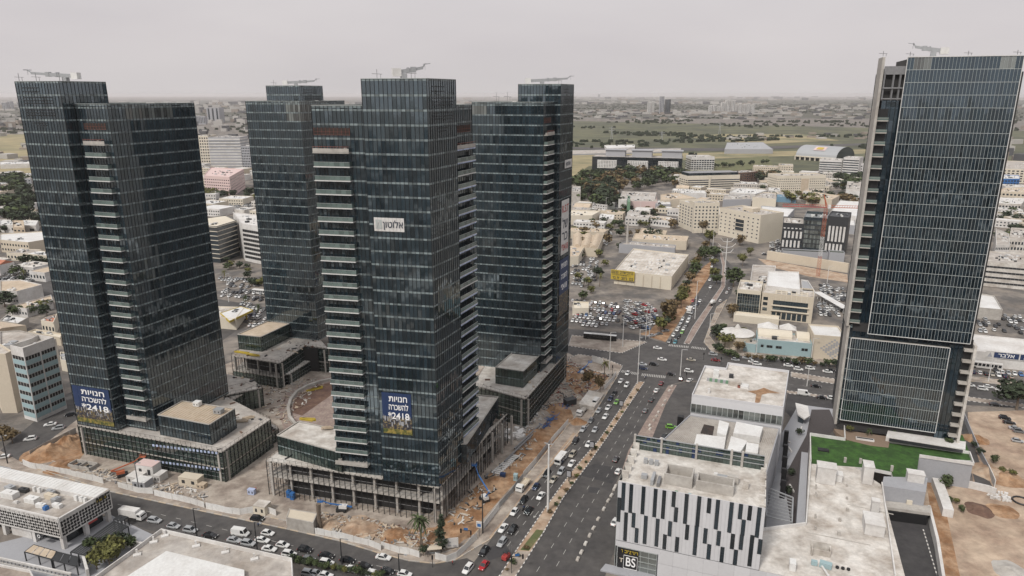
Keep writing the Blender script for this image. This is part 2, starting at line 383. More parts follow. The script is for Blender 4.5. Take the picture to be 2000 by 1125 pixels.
def bmu(label, p, z, rot, ln, tilt=4, tail=4, stub=False):
    """roof mounted facade-cleaning machine"""
    t = empty('roof_crane', label, 'roof crane', (*p, z), 'facade cleaning cranes on the tower roofs')
    d = (cos(R(rot)), sin(R(rot))); T_ = math.tan(R(tilt)); P = lambda a, h, s=0: (p[0] + d[0] * a - d[1] * s, p[1] + d[1] * a + d[0] * s, z + h + a * T_)
    b = MB(); b.box((*p, z - .6), 1.6, 1.6, 1.9, R(rot)); b.box((*p, z - .8), 3.2, 2.6, .5, R(rot)); b.build('mast', ['grey_metal'], t)
    b = MB(); b.bar(P(-tail, 1.9), P(ln * .45, 1.9), 1.1, 1.15); b.bar(P(ln * .4, 1.95), P(ln * .9, 2.05), .8, .8); b.box(P(ln * .45, 1.2), 1.4, 1.3, 1.5, R(rot)); b.box(P(ln * .2, 1.25), .5, 1.4, 1.5, R(rot)); b.build('jib', ['grey_metal'], t)
    b = MB(); b.box(P(-tail, .9), 2.4, 1.8, 2.1, R(rot)); b.build('counterweight', ['white_metal'], t)
    b = MB(); b.bar(P(ln * .88, 2.0), P(ln, 3.0), .35, .35); b.bar(P(ln, 3.0, -1.6), P(ln, 3.0, 1.6), .2, .2); b.bar(P(ln - .3, 2.9), P(ln + 1.6, 2.9), .2, .2); b.bar(P(ln, 3), P(ln + .1, 1.4), .1, .1); b.build('head', ['grey_metal'], t)
def mast_pole(label, p, z, h=3):
    b = MB(); b.bar((*p, z), (*p, z + h), .12); b.bar((p[0] - 1.4, p[1], z + h * .55), (p[0] + 1.4, p[1] + .2, z + h * .5), .12); b.bar((p[0] + 1, p[1], z), (p[0] + 1, p[1], z + h * .5), .1)
    b.build('roof_antenna', ['steel'], None, base=(*p, z), label=label, category='antenna', group='thin aerials on the tower roofs')
TW = {}
A1 = (-161.2, 234.6); OL = off(A1, 107, 2.5, 22, 4)
TW['L'], PL = tower('L', 'tall dark glass tower at the far left above the clay-orange dirt', OL, 107, 22, 29.4, 35.3, (-2.5, 15.9, -4, 12.5), 12.0, [('F', 18.9, 27.6), ('L', 2, 17)], panes=(1, 0, 5), clear=lambda bl, k, t, a: bl == 0 and a > 122 and (k == 1 and 6 < t < 24))
M1 = (-22.5, 190.5); OM = off(M1, 102, -35.3, 23, 2.5)
TW['M'], PM = tower('M', 'nearest dark glass tower in the middle with the white banner high up', OM, 102, 23, 32.3, 30.5, (16.9, 35.3, -2.5, 14), 12.8, [('F', .3, 11.2), ('R', 14.4, 29.5)], panes=(1, 0, 5), film=('R',))
OC = (-16.3, 291.7)
TW['C'], PC = tower('C', 'dark glass tower behind the middle one beside the crossroads', OC, 106, 23, 30, 27, (15, 33, 11.5, 28), 12.5, [('R', .4, 8.6)], clear=lambda bl, k, t, a: bl == 0 and a > 122 and ((k == 0 and t < 6) or k == 3))
OB = (-123.2, 331.9)
TW['B'], PB = tower('B', 'rearmost dark glass tower between the left one and the middle one', OB, 106, 22, 28.5, 34, (-2.6, 15.9, 18, 35.4), 12.5, [('L', 17, 30)], clear=lambda bl, k, t, a: bl == 0 and a > 118 and ((k == 0 and t > 21) or (k == 1 and t < 20)), opening=False)
bmu('long horizontal roof crane on the left tower', PL(8, 5), 134.1, 170, 14, tilt=3)
bmu('short angled roof crane on the middle tower', PM(24.3, 6), 134.2, 20, 6, tilt=9, tail=2)
bmu('roof crane pointing right on the rearmost tower', PB(8, 26), 133.8, 5, 10, tilt=3, tail=5)
bmu('long roof crane on the tower beside the crossroads', PC(22, 20), 133.8, 6, 12, tilt=3, tail=6)
for lb, p, z in (('thin aerial at the left corner of the left tower roof', PL(-1.8, -3), 134), ('thin aerial behind the crane hook on the left tower', PL(5.5, -3), 134), ('thin aerial in the middle of the left tower crown', PL(14, -2), 134),
                 ('thin aerial near the right edge of the middle tower crown', PM(30.3, -1), 134), ('thin aerial left of the crane on the middle tower', PM(18.8, 2), 134), ('thin aerial left of the crane on the rearmost tower', PB(1, 19), 134),
                 ('thin aerial on the right corner of the crossroads tower crown', PC(31.5, 13), 134), ('tall thin aerial on the main roof of the crossroads tower', PC(13, 5), 127), ('second tall thin aerial on the crossroads tower roof, nearer its left end', PC(7, 8), 127)):
    mast_pole(lb, p, z, 2.6 if z == 134 else 4)
# ---- banners
def txt(name, body, size, loc, rot, m, parent, w=None, align='CENTER', ext=.02):
    cu = bpy.data.curves.new(name, 'FONT'); cu.body = body; cu.size = size; cu.align_x = align; cu.align_y = 'CENTER'; cu.extrude = ext; cu.offset = size * .012
    o = bpy.data.objects.new(name, cu); COL.objects.link(o); o.rotation_euler = rot; o.parent = parent
    o.location = tuple(loc[i] - parent.location[i] for i in range(3))
    cu.materials.append(MATS[m]); bpy.context.view_layer.update()
    me = bpy.data.meshes.new_from_object(o.evaluated_get(bpy.context.evaluated_depsgraph_get())); me.materials.clear(); me.materials.append(MATS[m])
    q = bpy.data.objects.new(name, me); COL.objects.link(q); q.rotation_euler = rot; q.parent = parent; q.location = tuple(o.location)
    dx = o.dimensions.x; bpy.data.objects.remove(o)
    if w and dx > 0: k = w / dx; q.scale = (k, 1 if k > .6 else k, 1)
    return q
def marks(b_, P, x0, x1, z, h, m, seed=1, e=.5):
    rr = random.Random(seed); s = MB(); x = x0
    while x < x1:
        w = h * rr.uniform(.3, .7)
        if rr.random() > .15:
            s.bar(P(x, z + h / 2, e), P(x + w, z + h / 2, e), h * .16, h * .16); s.bar(P(x + (w if rr.random() < .6 else 0), z - h / 2, e), P(x + w * rr.uniform(.6, 1), z + h / 2, e), h * .16, h * .16)
            if rr.random() < .5: s.bar(P(x, z - h / 2, e), P(x + w, z - h / 2, e), h * .16, h * .16)
        x += w + h * .22
    s.build('lettering', [m], b_, kind='stuff')
def wallframe(A, B, o=.25):
    d = dst(A, B); u = ((B[0] - A[0]) / d, (B[1] - A[1]) / d); n = (u[1], -u[0]); a = atan2(u[1], u[0])
    return (lambda t, z, e=0.: (A[0] + u[0] * t + n[0] * (o + e), A[1] + u[1] * t + n[1] * (o + e), z)), (pi / 2, 0, a)
CITY = None
def citymat():
    m = mat('banner_city', (.03, .03, .04), .6, col2=(.22, .17, .08), scale=1.3, fac=(.5, .62), detail=3, var=.5); return m
citymat()
mat('banner_field', (.26, .20, .05), .6, col2=(.05, .07, .02), scale=.7, fac=(.4, .6), var=.4)
def big_banner(label, A, B, t0, t1, z0, z1):
    P, rot = wallframe(A, B, .22); b = empty('banner', label, 'banner', P(t0, z0))
    h = z1 - z0; s = MB()
    for k in range(int((t1 - t0) / 1.25)):
        a = t0 + k * (t1 - t0) / int((t1 - t0) / 1.25); c = a + (t1 - t0) / int((t1 - t0) / 1.25) - .03
        w = .03 * sin(k * 1.7)
        s.quad(P(a, z0 + h * .42, w), P(c, z0 + h * .42, w), P(c, z1, w), P(a, z1, w), 0)
        s.quad(P(a, z0 + h * .12, w), P(c, z0 + h * .12, w), P(c, z0 + h * .42, w), P(a, z0 + h * .42, w), 1)
        s.quad(P(a, z0, w), P(c, z0, w), P(c, z0 + h * .12, w), P(a, z0 + h * .12, w), 2)
    s.build('sheet', ['navy', 'banner_city', 'banner_field'], b)
    sk = MB(); r = random.Random(3)
    for k in range(26):
        a = r.uniform(t0 + .2, t1 - .5); zz = z0 + h * r.uniform(.2, .42); sk.quad(P(a, zz - .4, .06), P(a + .35, zz - .4, .06), P(a + .35, zz + r.uniform(0, 1.2), .06), P(a, zz + 1, .06))
    sk.build('printed_skyline', ['grey_wall'], b, kind='stuff')
    mid = (t0 + t1) / 2; w = (t1 - t0)
    txt('lettering', 'תויונח', h * .2, P(mid + w * .06, z1 - h * .145, .08), rot, 'text_white', b, w * .62)
    txt('lettering', 'הרכשהל', h * .2, P(mid + w * .06, z1 - h * .345, .08), rot, 'text_white', b, w * .66)
    txt('lettering', '*2418', h * .22, P(mid + w * .06, z1 - h * .56, .08), rot, 'text_white', b, w * .72)
big_banner('blue shop letting banner hanging low on the left tower', PL(-2.5, -4), PL(15.9, -4), .6, 17.6, 13.6, 28)
big_banner('blue shop letting banner hanging low on the middle tower', PM(16.9, -2.5), PM(35.3, -2.5), 1.0, 10.4, 29.6, 43.2)
def sign_alot():
    P, rot = wallframe(PM(16.9, -2.5), PM(35.3, -2.5), .22); t0, t1, z0, z1 = 1.6, 10.6, 92.7, 96.6
    b = empty('banner', 'long white banner with dark Hebrew name high on the middle tower', 'banner', P(t0, z0)); s = MB()
    for k in range(8): a = t0 + k * (t1 - t0) / 8; s.quad(P(a, z0), P(a + (t1 - t0) / 8 - .04, z0), P(a + (t1 - t0) / 8 - .04, z1, .05), P(a, z1, .05))
    s.build('sheet', ['white_wall'], b)
    txt('lettering', 'ןוטולא', 2.7, P(t0 + 5.7, (z0 + z1) / 2, .12), rot, 'text_dark', b, 6.0)
    l = MB(); l.quad(P(t0 + .5, z0 + .7, .1), P(t0 + 2.4, z0 + .7, .1), P(t0 + 2.4, z1 - .6, .1), P(t0 + .5, z1 - .6, .1), 0)
    l.bar(P(t0 + .8, z0 + 1, .16), P(t0 + 1.4, z1 - 1, .16), .2, .1, 1); l.bar(P(t0 + 2.1, z0 + 1, .16), P(t0 + 1.4, z1 - 1, .16), .2, .1, 1); l.build('emblem', ['mullion_light', 'white_wall'], b)
sign_alot()
def side_banners():
    P, rot = wallframe(PC(33, 11.5), PC(33, 28), .22)
    b = empty('banner', 'tall white banner with red letters on the side of the crossroads tower', 'banner', P(3, 60)); s = MB(); s.quad(P(3, 62), P(13, 62), P(13, 86), P(3, 86)); s.build('sheet', ['white_wall'], b)
    txt('lettering', 'R.S.T', 4.5, P(8, 82, .06), rot, 'red', b, 8.5)
    txt('lettering', 'לש', 6, P(8, 75.5, .06), rot, 'text_dark', b, 7); txt('lettering', 'רכ', 6, P(8, 70, .06), rot, 'text_dark', b, 7)
    txt('lettering', '*2418', 4, P(8, 65, .06), rot, 'red', b, 8.5)
    b2 = empty('banner', 'blue shop letting banner on the side of the crossroads tower', 'banner', P(2, 36)); s = MB(); s.quad(P(2, 44), P(14, 44), P(14, 60), P(2, 60)); s.quad(P(2, 34), P(14, 34), P(14, 44), P(2, 44), 1); s.build('sheet', ['navy', 'banner_city'], b2)
    for t, zz in (('תויונח', 57), ('הרכשהל', 52), ('*2418', 47)): txt('lettering', t, 3.6, P(8, zz, .06), rot, 'text_white', b2, 8)
    b3 = empty('banner', 'small white banner high on the side of the crossroads tower', 'banner', P(5, 99)); s = MB(); s.quad(P(6, 99.5), P(15.5, 99.5), P(15.5, 103), P(6, 103)); s.build('sheet', ['white_wall'], b3)
    txt('lettering', 'ןוטולא', 2.4, P(10.6, 101.2, .06), rot, 'text_dark', b3, 6)
side_banners()
# ---------------------------------------------------------------- right tower
def right_tower():
    Lf = (122.5, 236.5); f = 109.8; s = 19.8
    def X(az):
        e = bear(f); return (az * Lf[1] - Lf[0]) / (e[0] - az * e[1])
    T = empty('glass_tower', 'tall glass tower at the far right with a white framed grid', 'tower', (*Lf, 0))
    pt = lambda a, b: off(Lf, f, a, s, b)
    xl, xr, D = X(.5125), X(.7105), 24
    ul, ur = X(.5417), X(.7005)
    core = MB(); core.prism([pt(xl + .7, 1.5), pt(xr - .7, 1.5), pt(xr - .7, D), pt(xl + .7, D)], 9, 136.8, 0, 1)
    core.prism([pt(ul + .2, .1), pt(ur - .2, .1), pt(ur - .2, D - 1), pt(ul + .2, D - 1)], 47.3, 140.9, 0, 1)
    core.prism([pt(.2, .1), pt(31.2, .1), pt(31.2, 2), pt(.2, 2)], 13, 45.2, 0, 1)
    core.build('core', ['interior', 'concrete'], T)
    # framed glass fields
    PN = []
    for k in range(8):
        b = MB(); r = random.Random(k + 50); tx = r.uniform(-.006, .006); tz = r.uniform(-.012, .012); b.quad((0, -tx - tz, 0), (1, tx - tz, 0), (1, tx + tz, 1), (0, -tx + tz, 1)); PN.append(b.mesh('glass_pane', ['glass_rt']))
    for nm, a, b, z0, z1, o, fh, n in (('lower', 0, 31.2, 13, 45.3, 0, 4.036, 41), ('upper', ul, ur, 47.7, 141.5, -.5, 3.908, 32)):
        g = MB(); mu = MB(); dk = MB(); A, B = pt(a, o), pt(b, o)
        rtcl = (lambda t, z_: z_ > 137 and ((1.2 < t < 6) or (25 < t < 29))) if nm == 'upper' else None
        facade(g, dk, A, B, z0, z1, zb=z0, fh=fh, pw=(b - a) / n, sp=0, mats=(0, 1), mw=.05, md=.05, single=(lambda i, li: li < 8 and i < 37) if nm == 'lower' else None, parent=T, pmesh=PN, clear=rtcl)
        P, rot = wallframe(A, B, .1)
        L_ = dst(A, B)
        for k in range(n + 1): mu.bar(P(k * L_ / n, z0), P(k * L_ / n, z1), .09, .06)
        z = z0
        while z < z1 + .5: mu.bar(P(0, min(z, z1)), P(L_, min(z, z1)), .06, .12); z += fh
        fr = MB(); 
        for q in ((P(0, z0, .1), P(0, z1, .1)), (P(L_, z0, .1), P(L_, z1, .1)), (P(0, z0, .1), P(L_, z0, .1)), (P(0, z1, .1), P(L_, z1, .1))): fr.bar(*q, .15, .2)
        fr.build('white_frame', ['white_metal'], T)
        g.build('curtain_wall', ['glass_rt', 'spandrel', 'glass_green', 'glass_clear'], T, kind='stuff'); mu.build('glazing_bars', ['mullion_light'], T, kind='stuff')
    # right side of the upper field
    g = MB(); dk = MB(); facade(g, dk, pt(ur, -.5), pt(ur, D), 47.7, 141.5, zb=47.7, fh=3.908, mats=(0, 1)); facade(g, dk, pt(xr - .6, D), pt(xl + .6, D), 9, 136.8, zb=47.7, fh=3.908)
    facade(g, dk, pt(xl + .6, 1.3), pt(ul + .2, 1.3), 51, 128, zb=47.7, fh=3.908, pw=1.5, sp=.3, mats=(0, 0))
    facade(g, dk, pt(xl + .4, 1.0), pt(.1, 1.0), 11, 50, zb=13, fh=4.036, pw=1.4, sp=.4, mats=(0, 1))
    facade(g, dk, pt(31.2, 1.0), pt(xr - .6, 1.0), 9, 46.5, zb=13, fh=4.036, pw=1.4, sp=.3, mats=(0, 0))
    facade(g, dk, pt(0, 1.2), pt(ur, 1.2), 45.4, 47.6, zb=45, fh=4, pw=1.5, sp=0, mats=(0, 0))
    facade(g, dk, pt(.5, 3), pt(xr - 2, 3), 9, 13, zb=9, fh=4, pw=2, sp=0, mats=(0, 0))
    g.build('curtain_wall', ['glass_rt', 'spandrel', 'glass_green', 'glass_clear'], T, kind='stuff'); dk.build('mullions', ['mullion'], T, kind='stuff')
    w = MB(); w.prism([pt(xl - .5, -.2), pt(xl + .3, -.2), pt(xl + .3, 9), pt(xl - .5, 9)], 11, 49.8); w.build('side_wall', ['concrete'], T)
    w = MB(); w.prism([pt(xl - 1.1, -.9), pt(xl - .3, -.9), pt(xl - .3, 9), pt(xl - 1.1, 9)], 49.9, 141.6); w.build('side_wall', ['concrete'], T)
    w = MB(); w.prism([pt(xr - .5, -.9), pt(xr + .35, -.9), pt(xr + .35, D), pt(xr - .5, D)], 9, 47.2); w.build('side_wall', ['concrete_white'], T)
    # recessed balconies: left column above, right column below
    for i in range(19):
        z = 51 + 3.908 * i
        b = MB(); b.prism([pt(xl - .25, -.2), pt(xl + 3.2, -.2), pt(xl + 3.2, 1.25), pt(xl - .25, 1.25)], z, z + .35); b.bar((*pt(xl - .2, -.1), z + 1.0), (*pt(xl + 3.2, -.1), z + 1.0), .06, .06)
        sl = b.build('balcony', ['concrete'], T)
        q = MB(); q.quad((*pt(xl - .2, -.12), z + .35), (*pt(xl + 3.2, -.12), z + .35), (*pt(xl + 3.2, -.12), z + 1.35), (*pt(xl - .2, -.12), z + 1.35)); q.build('railing', ['rail_glass'], sl)
        bk = MB(); bk.quad((*pt(xl - .2, 1.2), z + .36), (*pt(xl + 3, 1.2), z + .36), (*pt(xl + 3, 1.2), z + 4), (*pt(xl - .2, 1.2), z + 4)); bk.build('window', ['black'], sl)
    for i in range(9):
        z = 13 + 4.036 * i
        b = MB(); b.prism([pt(xr - 3.2, -.7), pt(xr - .52, -.7), pt(xr - .52, .95), pt(xr - 3.2, .95)], z - .5, z + .35); sl = b.build('balcony', ['concrete'], T)
        bk = MB(); bk.quad((*pt(xr - 3.0, .9), z + .36), (*pt(xr - .6, .9), z + .36), (*pt(xr - .6, .9), z + 3.6), (*pt(xr - 3.0, .9), z + 3.6)); bk.build('window', ['black'], sl)
    # open top storeys on the left
    b = MB(); b.bar((*pt(xl, .3), 137.5), (*pt(ul, .3), 137.5), .5, 2.6)
    for z in (128.6, 132): b.bar((*pt(xl, 0), z), (*pt(ul, 0), z), .6, .4)
    for a in (xl + .3, xl + 3, ul - 1.2): b.bar((*pt(a, .3), 128), (*pt(a, .3), 137), .5, .5)
    b.build('open_frame', ['steel'], T)
    q = MB(); q.quad((*pt(xl, 1.4), 128.2), (*pt(ul, 1.4), 128.2), (*pt(ul, 1.4), 138), (*pt(xl, 1.4), 138)); q.build('dark_storey', ['interior'], T)
    bmu('stubby white roof crane on the far right tower', pt(13, 5), 142, 155, 6, tilt=9, tail=3)
    for lb, a in (('thin aerial at the left end of the framed glass roof edge', ul + .8), ('thin aerial right of the crane on the far right tower', 22), ('thin aerial at the right corner of the far right tower', ur - 1.5)): mast_pole(lb, pt(a, 1), 141.8, 1.4)
    mast_pole('thin aerial on top of the white wall of the far right tower', pt(xl - 1, 0), 141.9, 1.6)
    return pt, xl, xr
RPT, RXL, RXR = right_tower()
# ---------------------------------------------------------------- ground, roads
def pg(pts, z=0.): return [(*G(u, v, z), z) for u, v in pts]
def sheet(name, pts, m, z, zz=None):
    b = MB(); b.poly([(p[0], p[1], z) for p in pts]); f = b.f[0]
    me = b.build(name, m if isinstance(m, list) else [m], None, kind='structure')
    return me
def px(pts, z=0.): return [G(u, v, z) for u, v in pts]
def band(c, w):
    L_ = []; Rr = []
    for i, p in enumerate(c):
        a = c[max(i - 1, 0)]; b = c[min(i + 1, len(c) - 1)]; d = dst(a, b); nx, ny = (b[1] - a[1]) / d, -(b[0] - a[0]) / d
        ww = w[i] if isinstance(w, list) else w
        L_.append((p[0] - nx * ww / 2, p[1] - ny * ww / 2)); Rr.append((p[0] + nx * ww / 2, p[1] + ny * ww / 2))
    return L_, Rr
def strip(name, c, w, m, z):
    L_, Rr = band(c, w); b = MB()
    for i in range(len(c) - 1): b.quad((*Rr[i], z), (*Rr[i + 1], z), (*L_[i + 1], z), (*L_[i], z))
    return b.build(name, [m], None, kind='structure')
def poly_sheet(name, pts, m, z):
    b = MB(); bm = bmesh.new(); vs = [bm.verts.new((p[0], p[1], z)) for p in pts]; f = bm.faces.new(vs); bm.normal_update()
    if f.normal.z < 0: f.normal_flip()
    bmesh.ops.triangulate(bm, faces=[f]); me = bpy.data.meshes.new(name); bm.to_mesh(me); bm.free(); me.materials.append(MATS[m])
    o = bpy.data.objects.new(name, me); COL.objects.link(o); o['kind'] = 'structure'; return o
# base sheet
b = MB(); b.quad((-25000, -6000, 0), (25000, -6000, 0), (25000, 42000, 0), (-25000, 42000, 0)); b.build('ground', ['ground_mix'], None, kind='structure')
SW = [(850, 1102), (903, 1095), (957, 1056), (1010, 988), (1063, 924), (1113, 864), (1149, 828), (1205, 736)]
blvd = px([(800, 1175), (905, 1125), (957, 1056), (1205, 738), (1226, 702), (1305, 672), (1365, 674), (1350, 740), (1305, 753), (1262, 821), (1227, 881), (1220, 910), (1170, 1010), (1127, 1095), (1110, 1175)])
poly_sheet('road', blvd, 'asphalt', .004)
near = px([(-300, 826), (0, 880), (60, 912), (213, 958), (359, 990), (567, 1034), (663, 1056), (745, 1081), (800, 1096), (850, 1102), (912, 1090), (1000, 1140), (900, 1240), (700, 1150), (574, 1095), (285, 1034), (217, 1008), (-300, 880)])
poly_sheet('road', near, 'asphalt', .008)
poly_sheet('road', px([(0, 880), (60, 912), (150, 838), (210, 800), (400, 690), (470, 640), (440, 640), (130, 770)]), 'asphalt', .012)
cross = px([(-200, 520), (100, 545), (430, 585), (520, 600), (800, 622), (1111, 642), (1240, 652), (1300, 671), (1372, 668), (1391, 687), (1474, 696), (1631, 712), (2100, 752), (2300, 770), (2300, 850), (2000, 798), (1628, 775), (1541, 762), (1400, 748), (1340, 742), (1225, 738), (1205, 736), (1111, 705), (1000, 690), (520, 640), (430, 620), (100, 580), (-200, 560)])
poly_sheet('road', cross, 'asphalt', .016)
ne = px([(1301, 676), (1394, 514), (1392, 480), (1350, 450), (1290, 430), (1230, 415), (1180, 395), (1150, 380), (1165, 378), (1240, 402), (1310, 422), (1370, 440), (1420, 480), (1440, 520), (1429, 572), (1368, 678)])
poly_sheet('road', ne, 'asphalt', .020)
poly_sheet('road', px([(1370, 440), (1392, 480), (1440, 530), (1470, 500), (1440, 450), (1400, 430)]), 'ground_mix', .024)
poly_sheet('parking_apron', px([(1262, 824), (1305, 755), (1340, 745), (1400, 750), (1420, 900), (1320, 900), (1225, 905), (1227, 881)]), 'asphalt', .028)
poly_sheet('parking_apron', px([(1540, 762), (1628, 775), (1632, 830), (1560, 830), (1530, 800)]), 'asphalt_dark', .028)
poly_sheet('parking_apron', px([(1127, 1095), (1170, 1010), (1202, 953), (1218, 925), (1240, 940), (1205, 1060), (1180, 1130), (1110, 1175)]), 'asphalt', .030)
poly_sheet('pavement', px([(1227, 881), (1262, 821), (1305, 755), (1322, 752), (1300, 790), (1268, 870), (1222, 925), (1216, 915)]), 'pave_red', .034)
# median strips
def kerbed(name, pts, m, z=.12, kerb='kerb_white', step=1.0):
    if name == 'pavement': step = 3.
    b = MB(); q = pts; b.prism(q, 0, z, 0, 1); o = b.build(name, ['concrete', m], None, kind='structure')
    k = MB(); n = len(q); c = 0
    for i in range(n):
        A, B = q[i], q[(i + 1) % n]; d = dst(A, B); t = 0.
        if d < 1: continue
        while t < d - .1:
            t1 = min(t + step, d); k.bar((*lerp(A, B, t / d), .12), (*lerp(A, B, (t1 - .05) / d), .12), .3, .24, c % 2); t = t1; c += 1
    k.build('kerb', ['kerb_white', 'kerb_dark'] if name != 'pavement' else ['concrete', 'roof_brown'], o, kind='stuff')
    return o
MED = [(974, 1128), (1010, 1073), (1063, 995), (1120, 917), (1170, 860), (1206, 807), (1245, 746), (1259, 746), (1206, 825), (1152, 903), (1099, 974), (1063, 1038), (1006, 1128)]
kerbed('median', px(MED), 'dirt_pale')
poly_sheet('grass_patch', px([(1016, 1074), (1048, 1034), (1063, 1036), (1033, 1076)], .13), 'grass', .135)
poly_sheet('median_paving', px([(976, 1126), (1013, 1076), (1036, 1077), (1006, 1124)], .13), 'pave', .130)
kerbed('median', px([(1336, 671), (1352, 640), (1408, 560), (1411, 520), (1402, 480), (1406, 480), (1418, 520), (1416, 560), (1366, 640), (1347, 672)]), 'pave_red')
kerbed('median', px([(1545, 727), (1640, 742), (2000, 790), (2000, 797), (1640, 752), (1545, 737)]), 'pave')
kerbed('median', px([(1535, 763), (1640, 777), (1640, 781), (1535, 768)]), 'pave')
kerbed('traffic_island', px([(1117, 655), (1200, 662), (1265, 668), (1215, 690), (1150, 682), (1110, 676)]), 'pave')
kerbed('traffic_island', px([(1205, 736), (1216, 715), (1180, 700), (1130, 692), (1110, 700), (1110, 712), (1180, 730)]), 'pave')
# pavements beside the roads
kerbed('pavement', px([(39, 905), (213, 960), (359, 991), (567, 1035), (663, 1057), (745, 1082), (800, 1096), (850, 1101), (890, 1094), (926, 1072), (957, 1054), (1010, 986), (1063, 922), (1113, 862), (1149, 826), (1205, 736), (1196, 730), (1120, 818), (1050, 905), (1000, 965), (935, 1035), (900, 1070), (850, 1084), (745, 1064), (560, 1018), (350, 975), (60, 888)]), 'pave')
kerbed('pavement', px([(1375, 668), (1391, 688), (1474, 697), (1631, 713), (2000, 757), (2000, 748), (1631, 704), (1474, 688), (1400, 676), (1384, 655), (1420, 585), (1400, 600)]), 'pave')
# painted lines
ln = MB()
def dash(a, b, z=.012, w=.16, on=2, offv=4, m=0):
    d = dst(a, b); t = 0; nx, ny = -(b[1] - a[1]) / d * w / 2, (b[0] - a[0]) / d * w / 2
    while t < d:
        p, q = lerp(a, b, t / d), lerp(a, b, min(t + on, d) / d); ln.quad((p[0] - nx, p[1] - ny, z), (q[0] - nx, q[1] - ny, z), (q[0] + nx, q[1] + ny, z), (p[0] + nx, p[1] + ny, z)); t += on + offv
E_med, E_out = (G(1006, 1128), G(1259, 746)), (G(1127, 1095), G(1300, 755))
for f in (.34, .66):
    dash(lerp(E_med[0], E_out[0], f), lerp(E_med[1], E_out[1], f), on=2.4, offv=3.4)
W_out, W_med = (G(970, 1040), G(1200, 746)), (G(974 + 30, 1128 - 45), G(1240, 752))
for f in (.3, .63): dash(lerp(W_out[0], W_med[0], f), lerp(W_out[1], W_med[1], f), on=2.4, offv=3.4)
dash(G(230, 985), G(800, 1120), z=.02, on=2, offv=4); dash(G(60, 895), G(420, 690), z=.02, on=2, offv=4)
dash(G(1500, 712), G(2000, 772), z=.024, on=2, offv=4); dash(G(1540, 750), G(2000, 806), z=.024, on=2, offv=4); dash(G(1115, 690), G(520, 622), z=.024, on=2, offv=4)
dash(G(1345, 655), G(1428, 540), z=.028, on=2, offv=4); dash(G(1320, 668), G(1400, 545), z=.028, on=2, offv=4)
dash(G(1345, 660), G(1410, 565), z=.028, on=30, offv=.1)
def zebra(a, b, wid, n, z=.03):
    d = dst(a, b); ux, uy = (b[0] - a[0]) / d, (b[1] - a[1]) / d
    for k in range(n):
        p = (a[0] + ux * d * (k + .25) / n, a[1] + uy * d * (k + .25) / n); q = (p[0] + ux * d / n * .5, p[1] + uy * d / n * .5)
        ln.quad((*p, z), (*q, z), (q[0] - uy * wid, q[1] + ux * wid, z), (p[0] - uy * wid, p[1] + ux * wid, z))
zebra(G(1305, 676), G(1345, 680), 3.2, 12); zebra(G(1349, 680), G(1378, 684), 3.2, 9)
zebra(G(1211, 727), G(1246, 733), 3.2, 12); zebra(G(1252, 734), G(1300, 739), 3.2, 14)
dash(G(1305, 674), G(1312, 676), z=.03, w=.3, on=40)
# arrows
for u, v in ((1045, 1008), (1030, 1000)):
    p = G(u, v); d = bear(206); ln.quad((p[0] - .1, p[1], .02), (p[0] + .1, p[1], .02), (p[0] + .1 - d[0] * 3, p[1] - d[1] * 3, .02), (p[0] - .1 - d[0] * 3, p[1] - d[1] * 3, .02))
    ln.poly([(p[0] - .5, p[1] + .2, .02), (p[0] + d[0] * 1.2, p[1] + d[1] * 1.2, .02), (p[0] + .5, p[1] - .2, .02)])
ln.build('lane_markings', ['paint'], None, kind='structure')
poly_sheet('road_patch', px([(1148, 962), (1152, 951), (1172, 953), (1168, 963)]), 'asphalt_patch', .010)
poly_sheet('road_patch', px([(1122, 925), (1160, 906), (1215, 915), (1195, 945)]), 'asphalt_dark', .0095)
poly_sheet('road_patch', px([(940, 1072), (985, 1062), (1000, 1080), (955, 1095)]), 'asphalt_patch', .0105)
# construction site surfaces
site = px([(60, 888), (350, 975), (560, 1018), (745, 1064), (850, 1084), (900, 1070), (935, 1035), (1000, 965), (1120, 818), (1196, 730), (1110, 690), (800, 640), (470, 700), (150, 820)])
poly_sheet('site_ground', site, 'pave', .040)
poly_sheet('dirt_ground', px([(48, 895), (150, 845), (165, 885), (150, 905), (175, 935), (130, 925)]), 'dirt', .05)
poly_sheet('dirt_ground', px([(870, 1012), (940, 940), (1010, 880), (1090, 800), (1115, 800), (1125, 830), (1050, 900), (990, 960), (930, 1030), (895, 1065), (850, 1075), (760, 1055), (780, 1035), (850, 1030)]), 'dirt', .06)
poly_sheet('dirt_ground', px([(1105, 745), (1105, 705), (1165, 722), (1190, 735), (1170, 760), (1125, 770)]), 'dirt', .06)
poly_sheet('dirt_ground', px([(620, 1018), (690, 1012), (760, 1030), (790, 1045), (760, 1055), (640, 1035)]), 'dirt_pale', .06)
poly_sheet('dirt_ground', px([(30, 905), (213, 955), (340, 985), (600, 1035), (560, 1018), (350, 972), (60, 885)]), 'dirt_pale', .02)
poly_sheet('pavement', px([(955, 1050), (1120, 845), (1130, 850), (1012, 984), (958, 1054)]), 'dirt_pale', .135)
poly_sheet('yard', px([(540, 790), (600, 750), (700, 720), (640, 860), (560, 860)]), 'pave_red', .05)
# right hand empty lot and ramp yard
poly_sheet('dirt_lot', px([(1890, 805), (2050, 800), (2200, 1200), (1840, 1200), (1800, 960), (1850, 930), (1900, 940)]), 'sand', .04)
